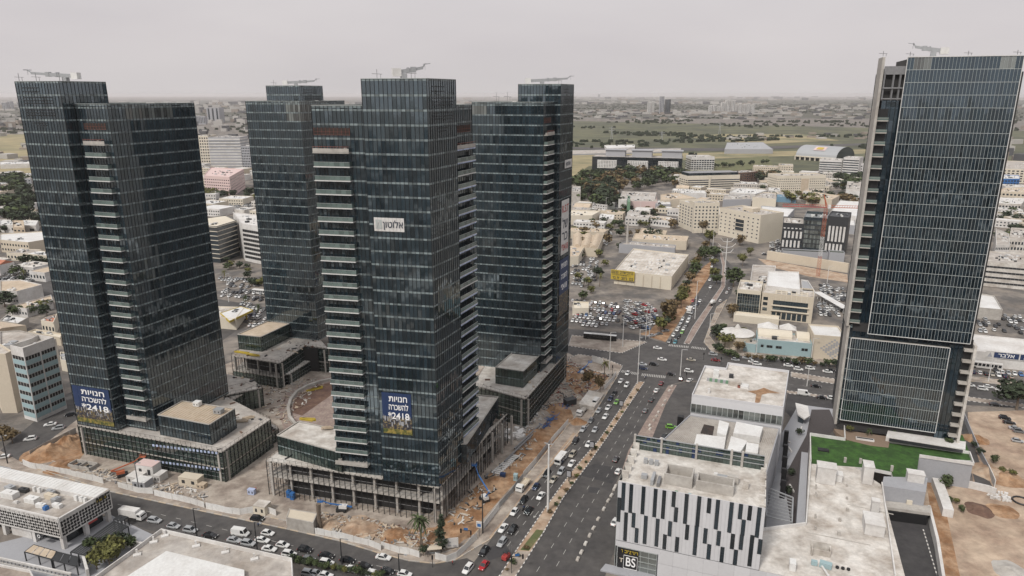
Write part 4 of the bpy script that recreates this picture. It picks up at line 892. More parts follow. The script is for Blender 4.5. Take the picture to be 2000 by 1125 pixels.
# ---------------------------------------------------------------- roofs and lawn deck in front of the right tower
def deck():
    z = 9.0
    q = [G(1480, 1113, z), G(1300, 1300, z), G(1840, 1300, z), G(1748, 1125, z), G(1718, 946, z), G(1582, 905, z), G(1574, 1026, z), G(1488, 1010, z)]
    q = [tpt(38.3, .0), tpt(58, .0), tpt(66, -8), tpt(74, -4), G(1720, 946, z), G(1583, 852, z), G(1573, 1026, z), tpt(38.3, 18)]
    for s_ in (1,): pass
    T = empty('building', 'low flat roofed concrete building with lawn terrace at the foot of the right tower', 'building', (*q[0], 0))
    wl = MB(); wl.prism(ccw(q), .05, z - .02, 0); wl.build('wall', ['white_wall'], T)
    rf = MB()
    bm = bmesh.new(); vs = [bm.verts.new((p[0] - T.location[0], p[1] - T.location[1], z)) for p in q]; fc = bm.faces.new(vs); bm.normal_update()
    if fc.normal.z < 0: fc.normal_flip()
    bmesh.ops.triangulate(bm, faces=[fc]); me = bpy.data.meshes.new('roof'); bm.to_mesh(me); bm.free(); me.materials.append(MATS['roof_stain']); inst('roof', me, (0, 0, 0), 0, 1, T)
    # lawn plate, reaching out to the right
    lw = [G(1584, 906, z), G(1583, 850, z), G(1655, 861, z), G(1658, 850, z), G(1880, 850, z), G(1900, 900, z), G(1795, 893, z), G(1790, 928, z), G(1800, 945, z), G(1767, 938, z), G(1745, 935, z), G(1741, 922, z), G(1706, 915, z)]
    b = MB(); b.prism(ccw(lw), z - 1.2, z + .04, 0); b.build('terrace_slab', ['white_wall'], T)
    bm = bmesh.new(); vs = [bm.verts.new((p[0] - T.location[0], p[1] - T.location[1], z + .09)) for p in lw]; fc = bm.faces.new(vs); bm.normal_update()
    if fc.normal.z < 0: fc.normal_flip()
    bmesh.ops.triangulate(bm, faces=[fc]); me = bpy.data.meshes.new('lawn'); bm.to_mesh(me); bm.free(); me.materials.append(MATS['lawn']); inst('lawn', me, (0, 0, 0), 0, 1, T)
    tw = [G(1655, 860, z), G(1633, 845, z), RPT(RXL - .5, -.5), RPT(RXR + 1, -.5), G(1886, 868, z), G(1738, 862, z), G(1735, 875, z), G(1700, 871, z)]
    b = MB(); b.prism(ccw(tw), z - 1.2, z + .14); b.build('timber_deck', ['deck'], T)
    def wall(pts, h, m='white_wall', th=.35, z0=z):
        b = MB()
        for A, B in zip(pts, pts[1:]): b.bar((*A, z0 + h / 2), (*B, z0 + h / 2), th, h)
        b.build('parapet', [m], T)
    wall([G(1583, 905, z), G(1582, 851, z), G(1650, 861, z), G(1648, 830, z)], 1.2)
    wall([G(1574, 1026, z), G(1583, 905, z)], 1.0); wall([tpt(38.3, 18), G(1574, 1026, z)], 1.0)
    wall([G(1748, 1128, z), G(1722, 946, z)], .9)
    # light-well walls right
    b = MB(); b.prism(ccw([G(1729, 862, z), G(1884, 886, z), G(1885, 871, z + .0), G(1733, 849, z)]), z + .15, z + 1.7); b.build('planter_wall', ['white_wall'], T)
    b = MB(); b.prism(ccw([G(1736, 861, z + 1.7), G(1880, 884, z + 1.7), G(1881, 879, z + 1.7), G(1737, 856, z + 1.7)]), z + 1.6, z + 1.75); b.build('dark_slot', ['black'], T)
    A = [G(1795, 893, z), G(1901, 909, z), G(1893, 887, z), G(1737, 865, z)]
    wall(A, 1.1)
    b = MB(); b.prism(ccw([G(1792, 893, z), G(1900, 908, z), G(1895, 890, z), G(1790, 876, z)]), .05, z - .3); b.build('end_wall', ['grey_wall'], T)
    # wall over the ramp portal
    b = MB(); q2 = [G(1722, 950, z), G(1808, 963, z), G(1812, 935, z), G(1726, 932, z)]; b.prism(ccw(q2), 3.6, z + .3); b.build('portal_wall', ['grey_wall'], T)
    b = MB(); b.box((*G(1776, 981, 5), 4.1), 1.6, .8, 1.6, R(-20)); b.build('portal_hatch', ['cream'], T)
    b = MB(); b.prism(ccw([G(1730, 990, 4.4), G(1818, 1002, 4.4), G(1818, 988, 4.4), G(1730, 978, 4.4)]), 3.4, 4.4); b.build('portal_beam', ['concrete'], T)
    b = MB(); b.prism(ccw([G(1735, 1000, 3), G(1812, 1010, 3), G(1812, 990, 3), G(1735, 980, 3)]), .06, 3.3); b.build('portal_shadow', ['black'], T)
    for (u, v, sx_, sy_, h, rz) in ((1611, 940, 5.6, 4, 5.6, -20), (1635, 938, 2.6, 2.6, 2.4, -20), (1692, 940, 2.9, 4.4, 6.0, -20), (1786, 940, 4.8, 3, 3, -20), (1704, 1035, 5, 6.5, 3.4, -20), (1706, 1008, 2, 2, 5.2, -20)):
        p = G(u, v, z); b = MB(); b.box((*p, z + .1), sx_, sy_, h, R(rz)); b.box((*p, z + .1 + h), sx_ + .3, sy_ + .3, .3, R(rz)); b.build('stair_house', ['white_wall'], T)
    for (u, v, sx_, h) in ((1650, 903, .8, 1.8), (1680, 905, .8, 1.8), (1741, 920, .8, 2), (1593, 955, .5, 1.6), (1593, 970, .5, 1.6), (1654, 950, .6, .8), (1654, 975, .6, .8), (1640, 1018, .7, 1), (1592, 1012, .5, 1.4), (1592, 1035, .5, 1.2), (1638, 1045, .8, 1.2), (1655, 998, .7, 1)):
        b = MB(); b.box((*G(u, v, z), z), sx_, sx_, h, R(-20)); b.build('roof_stub', ['concrete'], T)
    b = MB()
    p = G(1602, 1085, z); b.box((*p, z + .1), 5, .3, 1.6, R(-20)); b.box((p[0] + .8, p[1] + 2.2, z + .1), 5, .3, 2.6, R(-20)); b.box((p[0] - 2, p[1] + 1, z + .1), .3, 2.6, 2, R(-20)); b.box((p[0] + 2.8, p[1] + .6, z + .1), .3, 2.6, 2, R(-20)); b.build('unit_frame', ['concrete_white'], T)
    b = MB(); p = G(1612, 1108, z); b.box((*p, z + .1), 3, 1.5, 1.4, R(-30), 0); b.box((p[0] - 2.6, p[1] + 1, z + .1), 1.5, 1, 1.2, R(-20), 0)
    for k in range(3): q3 = (p[0] + 3 + k * 1.3, p[1] - .4 * k - .3); b.tube([(*q3, z), (*q3, z + .5)], .45, 10, 1)
    b.tube([(p[0] - 1, p[1], z + .5), (p[0] - 1, p[1] - 5, z + .5)], .3, 8, 2); b.build('ventilation_unit', ['teal_wall', 'black', 'white_metal'], T)
    b = MB(); b.box((*G(1547, 1110, z), z), 1.6, 2.6, 2.2, R(-20)); b.build('roof_cabinet', ['white_metal'], T)
    b = MB(); b.box((*G(1608, 880, z), z), 3.6, 2.2, .5, R(-20)); b.build('skylight', ['black'], T)
    b = MB(); b.box((*G(1689, 860, z), z + .15), 6, 1.4, .6, R(-20)); b.box((*G(1689, 860, z), z + .76), 5.4, .8, .05, R(-20), 1); b.build('bench_planter', ['white_wall', 'black'], T)
    b = MB()
    for k in range(7): p = lerp(G(1744, 1010, z), G(1578, 1000, z), k / 6)
    b.bar((*G(1575, 1040, z), z + .05), (*G(1700, 1065, z), z + .05), .3, .1); b.bar((*G(1655, 985, z), z + .05), (*G(1745, 1005, z), z + .05), .3, .12); b.build('roof_joint', ['concrete'], T)
    # narrow strip roof to the left of the parapet
    b = MB(); b.prism(ccw([G(1573, 1026, 9), G(1556, 1022, 9), G(1567, 870, 9), G(1580, 872, 9)]), .05, 6.5); b.build('side_strip', ['grey_wall'], T)
deck()
# plaza between the buildings
poly_sheet('plaza', px([(1490, 1030), (1575, 1030), (1600, 860), (1636, 800), (1560, 790), (1525, 850), (1520, 900)]), 'grey_wall', .05)
poly_sheet('plaza_paving', px([(1545, 1025), (1575, 1028), (1590, 900), (1633, 830), (1620, 800), (1585, 800), (1575, 850), (1530, 935)]), 'plaza_dark', .055)
# ---------------------------------------------------------------- vehicles
def car_parts(Ln=4.4, Wd=1.8, H=1.48, hood=.27, tail=.12, kind='hatch'):
    w = Wd / 2; b = MB(); hl = Ln / 2
    sh = .92 if kind != 'suv' else 1.02
    if kind == 'van': sh = 1.15
    st = [(-hl, .42, sh * .82, w * .82), (-hl + .12, .3, sh * .97, w * .93), (-hl + .5, .26, sh, w), (0, .24, sh, w), (hl - Ln * hood, .24, sh * .98, w), (hl - .35, .26, sh * .8, w * .95), (hl - .08, .32, sh * .68, w * .85), (hl, .42, sh * .56, w * .7)]
    rows = []
    for x, z0, z1, ww in st: rows.append([(x, -ww * .93, z0), (x, -ww, (z0 + z1) / 2), (x, -ww * .92, z1), (x, ww * .92, z1), (x, ww, (z0 + z1) / 2), (x, ww * .93, z0)])
    for r0, r1 in zip(rows, rows[1:]):
        for k in range(6): j = (k + 1) % 6; b.quad(r0[k], r0[j], r1[j], r1[k])
    b.poly(rows[0]); b.poly(rows[-1][::-1])
    # cabin: roof + pillars
    xr0, xr1 = -hl + Ln * tail + .35, hl - Ln * hood - .75
    xb0, xb1 = -hl + Ln * tail * .6, hl - Ln * hood + .1
    if kind == 'sedan': xb0 = -hl + .75; xr0 = -hl + 1.35
    if kind == 'van': xr0 = -hl + .2; xb0 = -hl + .05; xr1 = hl - 1.25; xb1 = hl - .7
    wr = w * .74 if kind != 'van' else w * .86; wb = w * .92; zr = H
    R0, R1 = [(xr0, -wr, zr), (xr0, wr, zr)], [(xr1, -wr, zr), (xr1, wr, zr)]
    B0, B1 = [(xb0, -wb, sh), (xb0, wb, sh)], [(xb1, -wb, sh * .98), (xb1, wb, sh * .98)]
    b.quad(R0[0], R1[0], R1[1], R0[1]); rr = [(x, y, z + .05) for x, y, z in (lerp(R0[0], R1[1], .12), (lerp(R0[0], R1[1], .88)[0], lerp(R0[0], R1[1], .12)[1], zr), lerp(R0[0], R1[1], .88), (lerp(R0[0], R1[1], .12)[0], lerp(R0[0], R1[1], .88)[1], zr))]; b.poly(rr)
    g = MB()
    for (A, B, C, D) in ((R0[1], R0[0], B0[0], B0[1]), (R1[0], R1[1], B1[1], B1[0]), (R0[0], R1[0], B1[0], B0[0]), (R1[1], R0[1], B0[1], B1[1])):
        b.quad(A, D, C, B)
        c = [sum(p[i] for p in (A, B, C, D)) / 4 for i in range(3)]; cc = Vector((0, 0, (zr + sh) / 2)); nrm = (Vector(c) - cc).normalized() * .012
        nrm = (Vector(B) - Vector(A)).cross(Vector(D) - Vector(A)).normalized(); nrm = nrm * (.015 if nrm.dot(Vector(c) - Vector((c[0] * .3, 0, c[2]))) > 0 else -.015)
        q = [tuple(Vector(lerp(p, c, .1)) + nrm) for p in (A, D, C, B)]
        if kind == 'van' and abs(nrm.y) > abs(nrm.x): 
            q = [tuple(Vector((max(p[0], xr1 - 1.0), p[1], p[2]))) for p in q]
        g.quad(*q)
    if kind != 'van' and False: pass
    wh = MB(); wh.tube([(0, -.1, 0), (0, .1, 0)], .33, 10, 0); wh.tube([(0, -.115, 0), (0, .115, 0)], .19, 8, 1)
    hlp = MB(); hlp.box((0, 0, 0), .14, .36, .16)
    tlp = MB(); tlp.box((0, 0, 0), .08, .3, .2)
    return b, g, wh, hlp, tlp, (hl, w, sh)
PROTO = {}; FARM = {}
hidden = []
def make_proto(kind, **k):
    b, g, wh, hp, tp, (hl, w, sh) = car_parts(kind=kind, **k)
    meshes = [('body', b.mesh('body', ['car_paint'], smooth=False), (0, 0, 0)), ('windows', g.mesh('windows', ['car_glass']), (0, 0, 0))]
    wm = wh.mesh('wheel', ['tyre', 'grey_metal']); wb = hl * .62
    for x in (-wb, wb):
        for y in (-w + .1, w - .1): meshes.append(('wheel', wm, (x, y, .33)))
    hm = hp.mesh('headlight', ['lamp_clear']); tm = tp.mesh('tail_light', ['lamp_red'])
    for y in (-w * .68, w * .68): meshes.append(('headlight', hm, (hl - .12, y, sh * .58))); meshes.append(('tail_light', tm, (-hl + .02, y * 1.05, sh * .68)))
    PROTO[kind] = meshes
    f = MB()
    for nm, me, o in meshes:
        mi = {'body': 0, 'windows': 1, 'wheel': 2, 'headlight': 3, 'tail_light': 4}[nm]
        if nm in ('headlight',): continue
        i0 = len(f.v); f.v += [(v.co.x + o[0], v.co.y + o[1], v.co.z + o[2]) for v in me.vertices]
        for p in me.polygons: f.f.append(tuple(i0 + v for v in p.vertices)); f.m.append(mi)
    FARM[kind] = f.mesh('car', ['car_paint', 'car_glass', 'tyre', 'lamp_clear', 'lamp_red']); FARM[kind + '_mb'] = f
make_proto('hatch', Ln=4.1, H=1.5); make_proto('sedan', Ln=4.6, H=1.45, hood=.28, tail=.16); make_proto('suv', Ln=4.5, H=1.68, Wd=1.86, hood=.24, tail=.06); make_proto('van', Ln=5.6, H=2.3, Wd=2.0, hood=.1, tail=.02)
CC = {'white': (.62, .62, .61), 'silver': (.34, .35, .36), 'grey': (.14, .145, .15), 'black': (.014, .014, .016), 'dark blue': (.02, .03, .07), 'red': (.33, .02, .025), 'green': (.14, .32, .05), 'blue': (.05, .13, .3), 'beige': (.32, .29, .24), 'teal': (.03, .2, .25), 'dark red': (.16, .015, .02)}
KN = {'hatch': 'hatchback', 'sedan': 'saloon car', 'suv': 'SUV', 'van': 'van'}
CARCOUNT = [0]; STUFFCARS = []
def car(u, v, brg, col, kind, where, group, parts=True, z=.03, name='car'):
    p = G(u, v, .7); rot = pi / 2 - R(brg)
    lb = f'{col} {KN[kind]} {where}'
    if parts:
        t = empty(name if kind != 'van' else 'delivery_van', lb, 'car' if kind != 'van' else 'van', (*p, z), group); t.rotation_euler = (0, 0, rot); CARCOUNT[0] += 1
        for nm, me, o in PROTO[kind]: inst(nm, me, o, 0, 1, t, CC[col])
        return t
    if CARCOUNT[0] >= 300: STUFFCARS.append((p, z, rot, col, kind)); return
    CARCOUNT[0] += 1
    inst('car', FARM[kind], (*p, z), rot, 1, None, CC[col], label=lb, category='car', group=group)
cz = lambda pts, ox, oy, s: [(ox + x / s, oy + y / s, *r) for x, y, *r in pts]
nth = ['first', 'second', 'third', 'fourth', 'fifth', 'sixth', 'seventh', 'eighth', 'ninth', 'tenth', 'eleventh', 'twelfth']
# boulevard, near carriageway (driving towards the camera)
GB = 'vehicles on the boulevard lanes beside the construction hoarding'
L1 = [(1057, 10, 'white', 'hatch', 'just behind the stop line of the crossroads'), (1020, 52, 'white', 'sedan', 'on the boulevard near the broken white hoarding'), (1052, 75, 'white', 'suv', 'beside the median just after the crossroads'), (985, 120, 'black', 'hatch', 'ahead of the green car on the boulevard'), (963, 150, 'dark blue', 'hatch', 'left of the green car'), (996, 168, 'green', 'hatch', 'bright green, beside the median billboard'),
      (898, 215, 'silver', 'hatch', 'in front of the white van on the boulevard'), (950, 198, 'white', 'sedan', 'right behind the green car'), (935, 247, 'white', 'sedan', 'by the median, two behind the green car'), (855, 270, 'grey', 'hatch', 'passing the heap of brown soil on the kerb'), (813, 316, 'silver', 'sedan', 'hugging the kerb opposite the soil heap'), (878, 320, 'silver', 'hatch', 'beside the median level with the far soil heap'), (770, 382, 'black', 'suv', 'ahead of the white minibus by the kerb'), (843, 398, 'white', 'sedan', 'next to the second median billboard'),
      (755, 455, 'beige', 'suv', 'right of the white minibus'), (750, 505, 'white', 'sedan', 'between the minibus and the median'), (693, 548, 'silver', 'suv', 'behind the white minibus'), (650, 593, 'beige', 'sedan', 'just right of the tall lamp pole'), (613, 563, 'black', 'suv', 'just left of the tall lamp pole'), (553, 633, 'dark blue', 'hatch', 'beside the parked flatbed truck'), (580, 683, 'white', 'sedan', 'left of the foot of the tall lamp pole'), (485, 708, 'black', 'suv', 'in the kerb lane past the flatbed truck'), (435, 770, 'white', 'hatch', 'in the kerb lane between two black cars'), (512, 765, 'black', 'sedan', 'in the middle lane near the painted arrow'),
      (373, 860, 'white', 'sedan', 'near the blue bus stop sign'), (425, 870, 'black', 'suv', 'beside the white car near the bus stop sign'), (367, 938, 'silver', 'suv', 'left of the red forklift'), (268, 988, 'black', 'suv', 'turning at the corner by the white hoarding'), (180, 1083, 'white', 'suv', 'at the bottom corner of the junction'), (267, 1065, 'red', 'hatch', 'at the bottom junction beside the white SUV')]
for u, v, col, kind, wh in cz(L1, 850, 725, 2.812): car(u, v, 206, col, kind, wh, GB)
car(850 + 880 / 2.812, 725 + 172 / 2.812, 206, 'white', 'van', 'on the boulevard near the flatbed by the hoarding', GB)
L2 = [(1242, 65, 'dark red', 'hatch', 'driving away nearest the crossroads'), (1215, 104, 'white', 'sedan', 'driving away behind the dark red car'), (1188, 156, 'black', 'hatch', 'driving away past the paved forecourt'), (1154, 215, 'grey', 'hatch', 'driving away alone in the middle lane'), (993, 482, 'black', 'hatch', 'driving away beside the patterned building'), (1006, 548, 'white', 'hatch', 'driving away behind the black one by the patterned building'), (987, 825, 'white', 'sedan', 'parked against the left wall of the patterned building')]
for u, v, col, kind, wh in cz(L2, 850, 725, 2.812): car(u, v, 26, col, kind, wh, 'vehicles driving away along the boulevard')
L3 = [(1295, 305, 'green', 'van', 'parked in the forecourt lot', 100), (1245, 380, 'white', 'suv', 'parked by the ribbed roof building', 40), (1262, 355, 'black', 'sedan', 'parked behind the white SUV in the forecourt', 40), (1350, 40, 'black', 'suv', 'parked in the lot beside the crossroads', 20), (1398, 48, 'white', 'sedan', 'leaving the lot beside the crossroads', 40)]
for u, v, col, kind, wh, br in cz(L3, 850, 725, 2.812): car(u, v, br, col, kind if kind != 'van' else 'suv', wh, None)
# street in the foreground
L4 = [(205, 887, 'white', 'hatch', 'nearest the site entrance kerb', 'suv'), (175, 925, 'white', 'sedan', 'second right of the white van'), (97, 943, 'silver', 'suv', 'below the white van'), (213, 973, 'white', 'sedan', 'beside the big flat roof, behind the silver one'), (287, 952, 'white', 'hatch', 'in the middle lane ahead of the black one'), (322, 1002, 'white', 'suv', 'beside the end of the big flat roof'), (410, 978, 'black', 'suv', 'in the outer lane left of the lamp post'), (428, 1030, 'grey', 'hatch', 'by the planted bed next to the flat roof'), (528, 1010, 'black', 'sedan', 'in the outer lane, second black one'), (527, 1050, 'white', 'suv', 'in the inner lane beside the second black car'), (643, 1035, 'black', 'sedan', 'just behind the lamp post in the outer lane'), (663, 1085, 'white', 'sedan', 'in the inner lane right of the lamp post'), (738, 1068, 'black', 'hatch', 'in the outer lane below the hoarding bend'), (840, 1020, 'white', 'sedan', 'alone on the far side of the foreground street'), (787, 1112, 'white', 'suv', 'cut by the bottom edge beside the road bend'), (862, 1095, 'black', 'hatch', 'last dark one before the bottom traffic light'), (957, 1112, 'white', 'hatch', 'cut by the bottom edge near the traffic light'), (430, 1108, 'silver', 'suv', 'parked behind the hedge at the bottom'), (470, 1108, 'silver', 'sedan', 'parked second behind the hedge at the bottom'), (520, 1118, 'white', 'sedan', 'parked at the end behind the bottom hedge'), (20, 925, 'silver', 'sedan', 'directly left of the silver SUV under the white van')]
for t in cz(L4, 450, 725, 2.812): car(t[0], t[1], 104, t[2], t[3], t[4], 'vehicles queueing along the foreground street')
L5 = [(848, 818, 'silver', 'suv', 'right behind the white box truck'), (952, 848, 'silver', 'hatch', 'second behind the white box truck'), (1045, 870, 'silver', 'suv', 'left of the thin lamp post'), (1155, 900, 'black', 'sedan', 'between the lamp post and the white van')]
for t in cz(L5, 0, 725, 2.812): car(t[0], t[1], 103, t[2], t[3], t[4], 'vehicles queueing along the foreground street')
car(469.4, 1041, 103, 'white', 'van', 'in the queue on the foreground street', None)
car(148 / 2.812 + 450, 725 + 808 / 2.812, 100, 'black', 'suv', 'standing at the construction site gate', None)
L6 = [(275, 290, 'white', 'sedan', 'ahead of the silver SUV on the street left of the tower'), (320, 310, 'silver', 'suv', 'beside the wall left of the dirt'), (388, 237, 'black', 'suv', 'highest up the street left of the tower'), (165, 370, 'white', 'suv', 'alone in the side street by the dirt'), (15, 468, 'white', 'sedan', 'cut by the left picture edge')]
for t in cz(L6, 0, 725, 2.812): car(t[0], t[1], 250, t[2], t[3], t[4], None)
# crossroads and cross street
L7 = [(107, 716, 'white', 'sedan', 'entering the crossroads from the left'), (135, 786, 'white', 'sedan', 'crossing the middle of the junction'), (84, 816, 'black', 'suv', 'in the junction behind the white saloon'), (15, 815, 'silver', 'sedan', 'waiting left of the junction'), (20, 840, 'dark blue', 'suv', 'on the zebra crossing of the boulevard'), (312, 788, 'beige', 'sedan', 'in the junction heading right'), (298, 857, 'white', 'suv', 'turning at the corner of the lot'), (190, 876, 'black', 'hatch', 'turning into the boulevard'), (446, 754, 'silver', 'suv', 'first on the far street right of the junction'), (462, 790, 'dark red', 'sedan', 'on the far street above the stained roof'), (582, 787, 'silver', 'hatch', 'above the stained roof, behind the dark red one'), (653, 776, 'silver', 'sedan', 'in the far lane under the teal building'), (688, 800, 'white', 'sedan', 'first of two white cars bumper to bumper'), (714, 813, 'white', 'suv', 'second of two white cars bumper to bumper'), (886, 788, 'white', 'hatch', 'in the far lane below the beige wall'), (905, 822, 'white', 'sedan', 'beside the black one below the beige wall'), (950, 808, 'black', 'sedan', 'below the beige wall'), (966, 845, 'white', 'suv', 'on the near lane by the planted island'), (1038, 840, 'white', 'suv', 'right of the one by the planted island'), (1145, 860, 'white', 'sedan', 'closest to the right tower on the cross street'), (1168, 855, 'black', 'hatch', 'beside the right tower on the cross street'), (1075, 948, 'black', 'sedan', 'on the lower lanes left of the right tower'), (1112, 1018, 'black', 'sedan', 'parked left of the right tower'), (1170, 1022, 'white', 'hatch', 'parked against the foot of the right tower')]
for t in cz(L7, 1250, 450, 3.124): car(t[0], t[1], 109, t[2], t[3], t[4], 'vehicles on the cross street')
car(1250 + 998 / 3.124, 450 + 995 / 3.124, 109, 'white', 'van', 'parked beside the lower lanes of the cross street', None)
L8 = [(890, 160, 'white', 'suv', 'on the street just right of the right tower'), (955, 178, 'white', 'suv', 'first of the pair right of the right tower'), (985, 168, 'white', 'hatch', 'second of the pair right of the right tower'), (1045, 182, 'white', 'suv', 'farther right on the street beyond the tower'), (1020, 257, 'black', 'sedan', 'on the lower lanes right of the tower'), (1068, 325, 'black', 'suv', 'topmost in the sandy lot'), (1090, 348, 'black', 'sedan', 'second in the sandy lot'), (1120, 377, 'silver', 'sedan', 'third in the sandy lot'), (1140, 392, 'grey', 'suv', 'fourth in the sandy lot'), (1132, 440, 'silver', 'hatch', 'lowest in the sandy lot')]
for t in cz(L8, 1550, 690, 2.587): car(t[0], t[1], 112, t[2], t[3], t[4], None)
# queue on the rising road
Q = [(180, 675, 'grey'), (215, 680, 'teal'), (205, 637, 'white'), (235, 645, 'black'), (228, 605, 'white'), (257, 620, 'green'), (222, 655, 'black'), (241, 583, 'silver'), (266, 600, 'white'), (252, 560, 'silver'), (282, 575, 'grey'), (262, 538, 'white'), (293, 552, 'white'), (303, 530, 'silver'), (322, 428, 'red'), (346, 448, 'dark blue'), (366, 430, 'white'), (290, 472, 'white'), (330, 470, 'silver'), (345, 410, 'grey'), (316, 500, 'silver')]
for i, t in enumerate(cz(Q, 1250, 450, 3.124)): car(t[0], t[1], 206, t[2], 'hatch' if i % 3 else 'suv', 'in the queue waiting on the road beyond the junction', 'queue of cars on the road beyond the junction', parts=i < 14)
for i, t in enumerate(cz([(155, 610, 'silver'), (115, 630, 'grey'), (70, 640, 'silver'), (25, 652, 'grey')], 1250, 450, 3.124)): car(t[0], t[1], 250, t[2], 'sedan', 'in the slip lane left of the junction, %s from the junction' % nth[i], 'cars in the slip lane')
for t in cz([(430, 345, 'white', 'lower'), (427, 300, 'white', 'upper')], 1250, 450, 3.124): car(t[0], t[1], 206, t[2], 'sedan', f'alone on the bend of the far road, {t[3]} one', None)
for i in range(6): car(1389 + i * .6, 531 - i * 5.5, 200, ('black', 'grey', 'white')[i % 3], 'sedan', 'parked in line on the kerb of the far road bend', 'cars parked on the far road bend', parts=False)
for i, t in enumerate(cz([(490, 428, 'white', 'beside the mixer truck'), (530, 378, 'white', 'heading uphill beyond the mixer truck'), (545, 355, 'silver', 'farther uphill beyond the mixer truck')], 1250, 450, 3.124)): car(t[0], t[1], 26, t[2], 'hatch', t[3], None)
def truck(u, v, brg, label, Ln=8, bodycol='white_wall', kind='box', H=3.4):
    p = G(u, v, 1.2); t = empty('truck', label, 'truck', (*p, .03)); t.rotation_euler = (0, 0, pi / 2 - R(brg)); w = 1.2; hl = Ln / 2
    def part(nm, b, m): o = bpy.data.objects.new(nm, b.mesh(nm, m)); COL.objects.link(o); o.parent = t
    b = MB(); b.prism([(hl - 1.9, -w), (hl, -w), (hl, w), (hl - 1.9, w)], .6, 1.6); b.v += []; 
    i = len(b.v); b.v += [(hl - 1.9, -w, 1.6), (hl, -w, 1.6), (hl, w, 1.6), (hl - 1.9, w, 1.6), (hl - 1.9, -w * .95, 2.6), (hl - .45, -w * .95, 2.6), (hl - .45, w * .95, 2.6), (hl - 1.9, w * .95, 2.6)]
    for q in ((0, 1, 5, 4), (1, 2, 6, 5), (2, 3, 7, 6), (3, 0, 4, 7), (4, 5, 6, 7)): b.f.append(tuple(i + k for k in q)); b.m.append(0)
    part('cab', b, ['white_metal' if kind != 'beige' else 'beige'])
    g = MB(); g.quad((hl - .02, -w * .88, 1.68), (hl - .02, w * .88, 1.68), (hl - .42, w * .86, 2.5), (hl - .42, -w * .86, 2.5)); 
    for s in (-1, 1): g.quad((hl - 1.6, s * w * 1.01, 1.65), (hl - .3, s * w * 1.01, 1.65), (hl - .65, s * w * .99, 2.4), (hl - 1.6, s * w * .99, 2.4))
    part('windows', g, ['car_glass'])
    b = MB()
    if kind == 'box': b.prism([(-hl, -w), (hl - 2.0, -w), (hl - 2.0, w), (-hl, w)], 1.0, H)
    elif kind == 'mixer': b.tube([(-hl + .3, 0, 2.4), (-hl + 1.6, 0, 2.3), (hl - 3.6, 0, 2.2), (hl - 2.3, 0, 2.0)], [.5, 1.2, 1.2, .6], 10)
    else:
        b.prism([(-hl, -w), (hl - 2.0, -w), (hl - 2.0, w), (-hl, w)], 1.0, 1.25)
        for s in (-1, 1): b.bar((-hl, s * w, 1.5), (hl - 2, s * w, 1.5), .08, .5)
        b.bar((-hl, -w, 1.5), (-hl, w, 1.5), .08, .5); b.bar((hl - 2, -w, 1.8), (hl - 2, w, 1.8), .1, 1.2)
        for k in range(3): b.box((-hl + 1 + k * 1.4, random.uniform(-.4, .4), 1.25), .9, 1, random.uniform(.2, .6), k)
    part('cargo_box' if kind == 'box' else ('drum' if kind == 'mixer' else 'flatbed'), b, [bodycol])
    b = MB(); b.prism([(-hl + .1, -.5), (hl - .3, -.5), (hl - .3, .5), (-hl + .1, .5)], .55, .98); part('chassis', b, ['dark_metal'])
    for x in (-hl + 1.3, hl - 1.1):
        for y in (-1, 1): b = MB(); b.tube([(x, y - .16, .48), (x, y + .16, .48)], .48, 10); part('wheel', b, ['tyre'])
    return t
truck(259, 1006, 104, 'white box truck on the foreground street beside the latticed building', 8.5)
truck(1022, 947, 206, 'beige flatbed truck parked by the hoarding near the lamp pole', 7.5, 'beige', 'flat'); truck(1136, 803, 206, 'old flatbed truck parked by the far end of the hoarding', 7.5, 'concrete', 'flat')
truck(1347, 607, 206, 'white box truck in the queue beyond the junction', 7); truck(1391, 592, 26, 'cement mixer truck climbing the road beyond the junction', 8, 'white_metal', 'mixer')
truck(1171, 401 + 50, 110, 'cream lorry parked among the far sheds', 9, 'beige')
def bus(u, v, brg, label, Ln=12, col=(.05, .06, .07), m='black', roof='white_metal', H=3.1):
    p = G(u, v, 1.5); t = empty('bus', label, 'bus', (*p, .03)); t.rotation_euler = (0, 0, pi / 2 - R(brg)); w = 1.25; hl = Ln / 2
    def part(nm, b, mm): o = bpy.data.objects.new(nm, b.mesh(nm, mm)); COL.objects.link(o); o.parent = t
    b = MB(); b.prism([(-hl, -w), (hl - .15, -w), (hl, -w + .15), (hl, w - .15), (hl - .15, w), (-hl, w)], .35, H, 0, 1); part('body', b, [m, roof])
    g = MB(); n = int(Ln / 1.6)
    for s in (-1, 1):
        for k in range(n): x = -hl + .3 + k * (Ln - .6) / n; g.quad((x, s * (w + .02), 1.4), (x + 1.3, s * (w + .02), 1.4), (x + 1.3, s * (w + .02), H - .4), (x, s * (w + .02), H - .4))
    g.quad((hl + .02, -w + .2, 1.2), (hl + .02, w - .2, 1.2), (hl + .02, w - .2, H - .4), (hl + .02, -w + .2, H - .4)); part('windows', g, ['car_glass'])
    for x in (-hl + 2.4, hl - 2.2):
        for y in (-1, 1): q = MB(); q.tube([(x, y - .2, .48), (x, y + .3 * y, .48)], .48, 10); part('wheel', q, ['tyre'])
    q = MB(); q.box((0, 0, H), Ln * .5, 1.4, .25); part('roof_unit', q, ['white_metal'])
bus(1172, 658, 106, 'long dark bus stopped at the island left of the junction', 18); bus(1095, 894, 206, 'white minibus on the boulevard near the lamp pole', 6.8, m='white_metal', H=2.6)
bus(509, 570, 108, 'white and green bus on the street behind the left tower', 12, m='white_metal')
bus(1925, 714, 112, 'white caravan parked under the blue sign at the right', 14, m='white_wall', H=3.2)
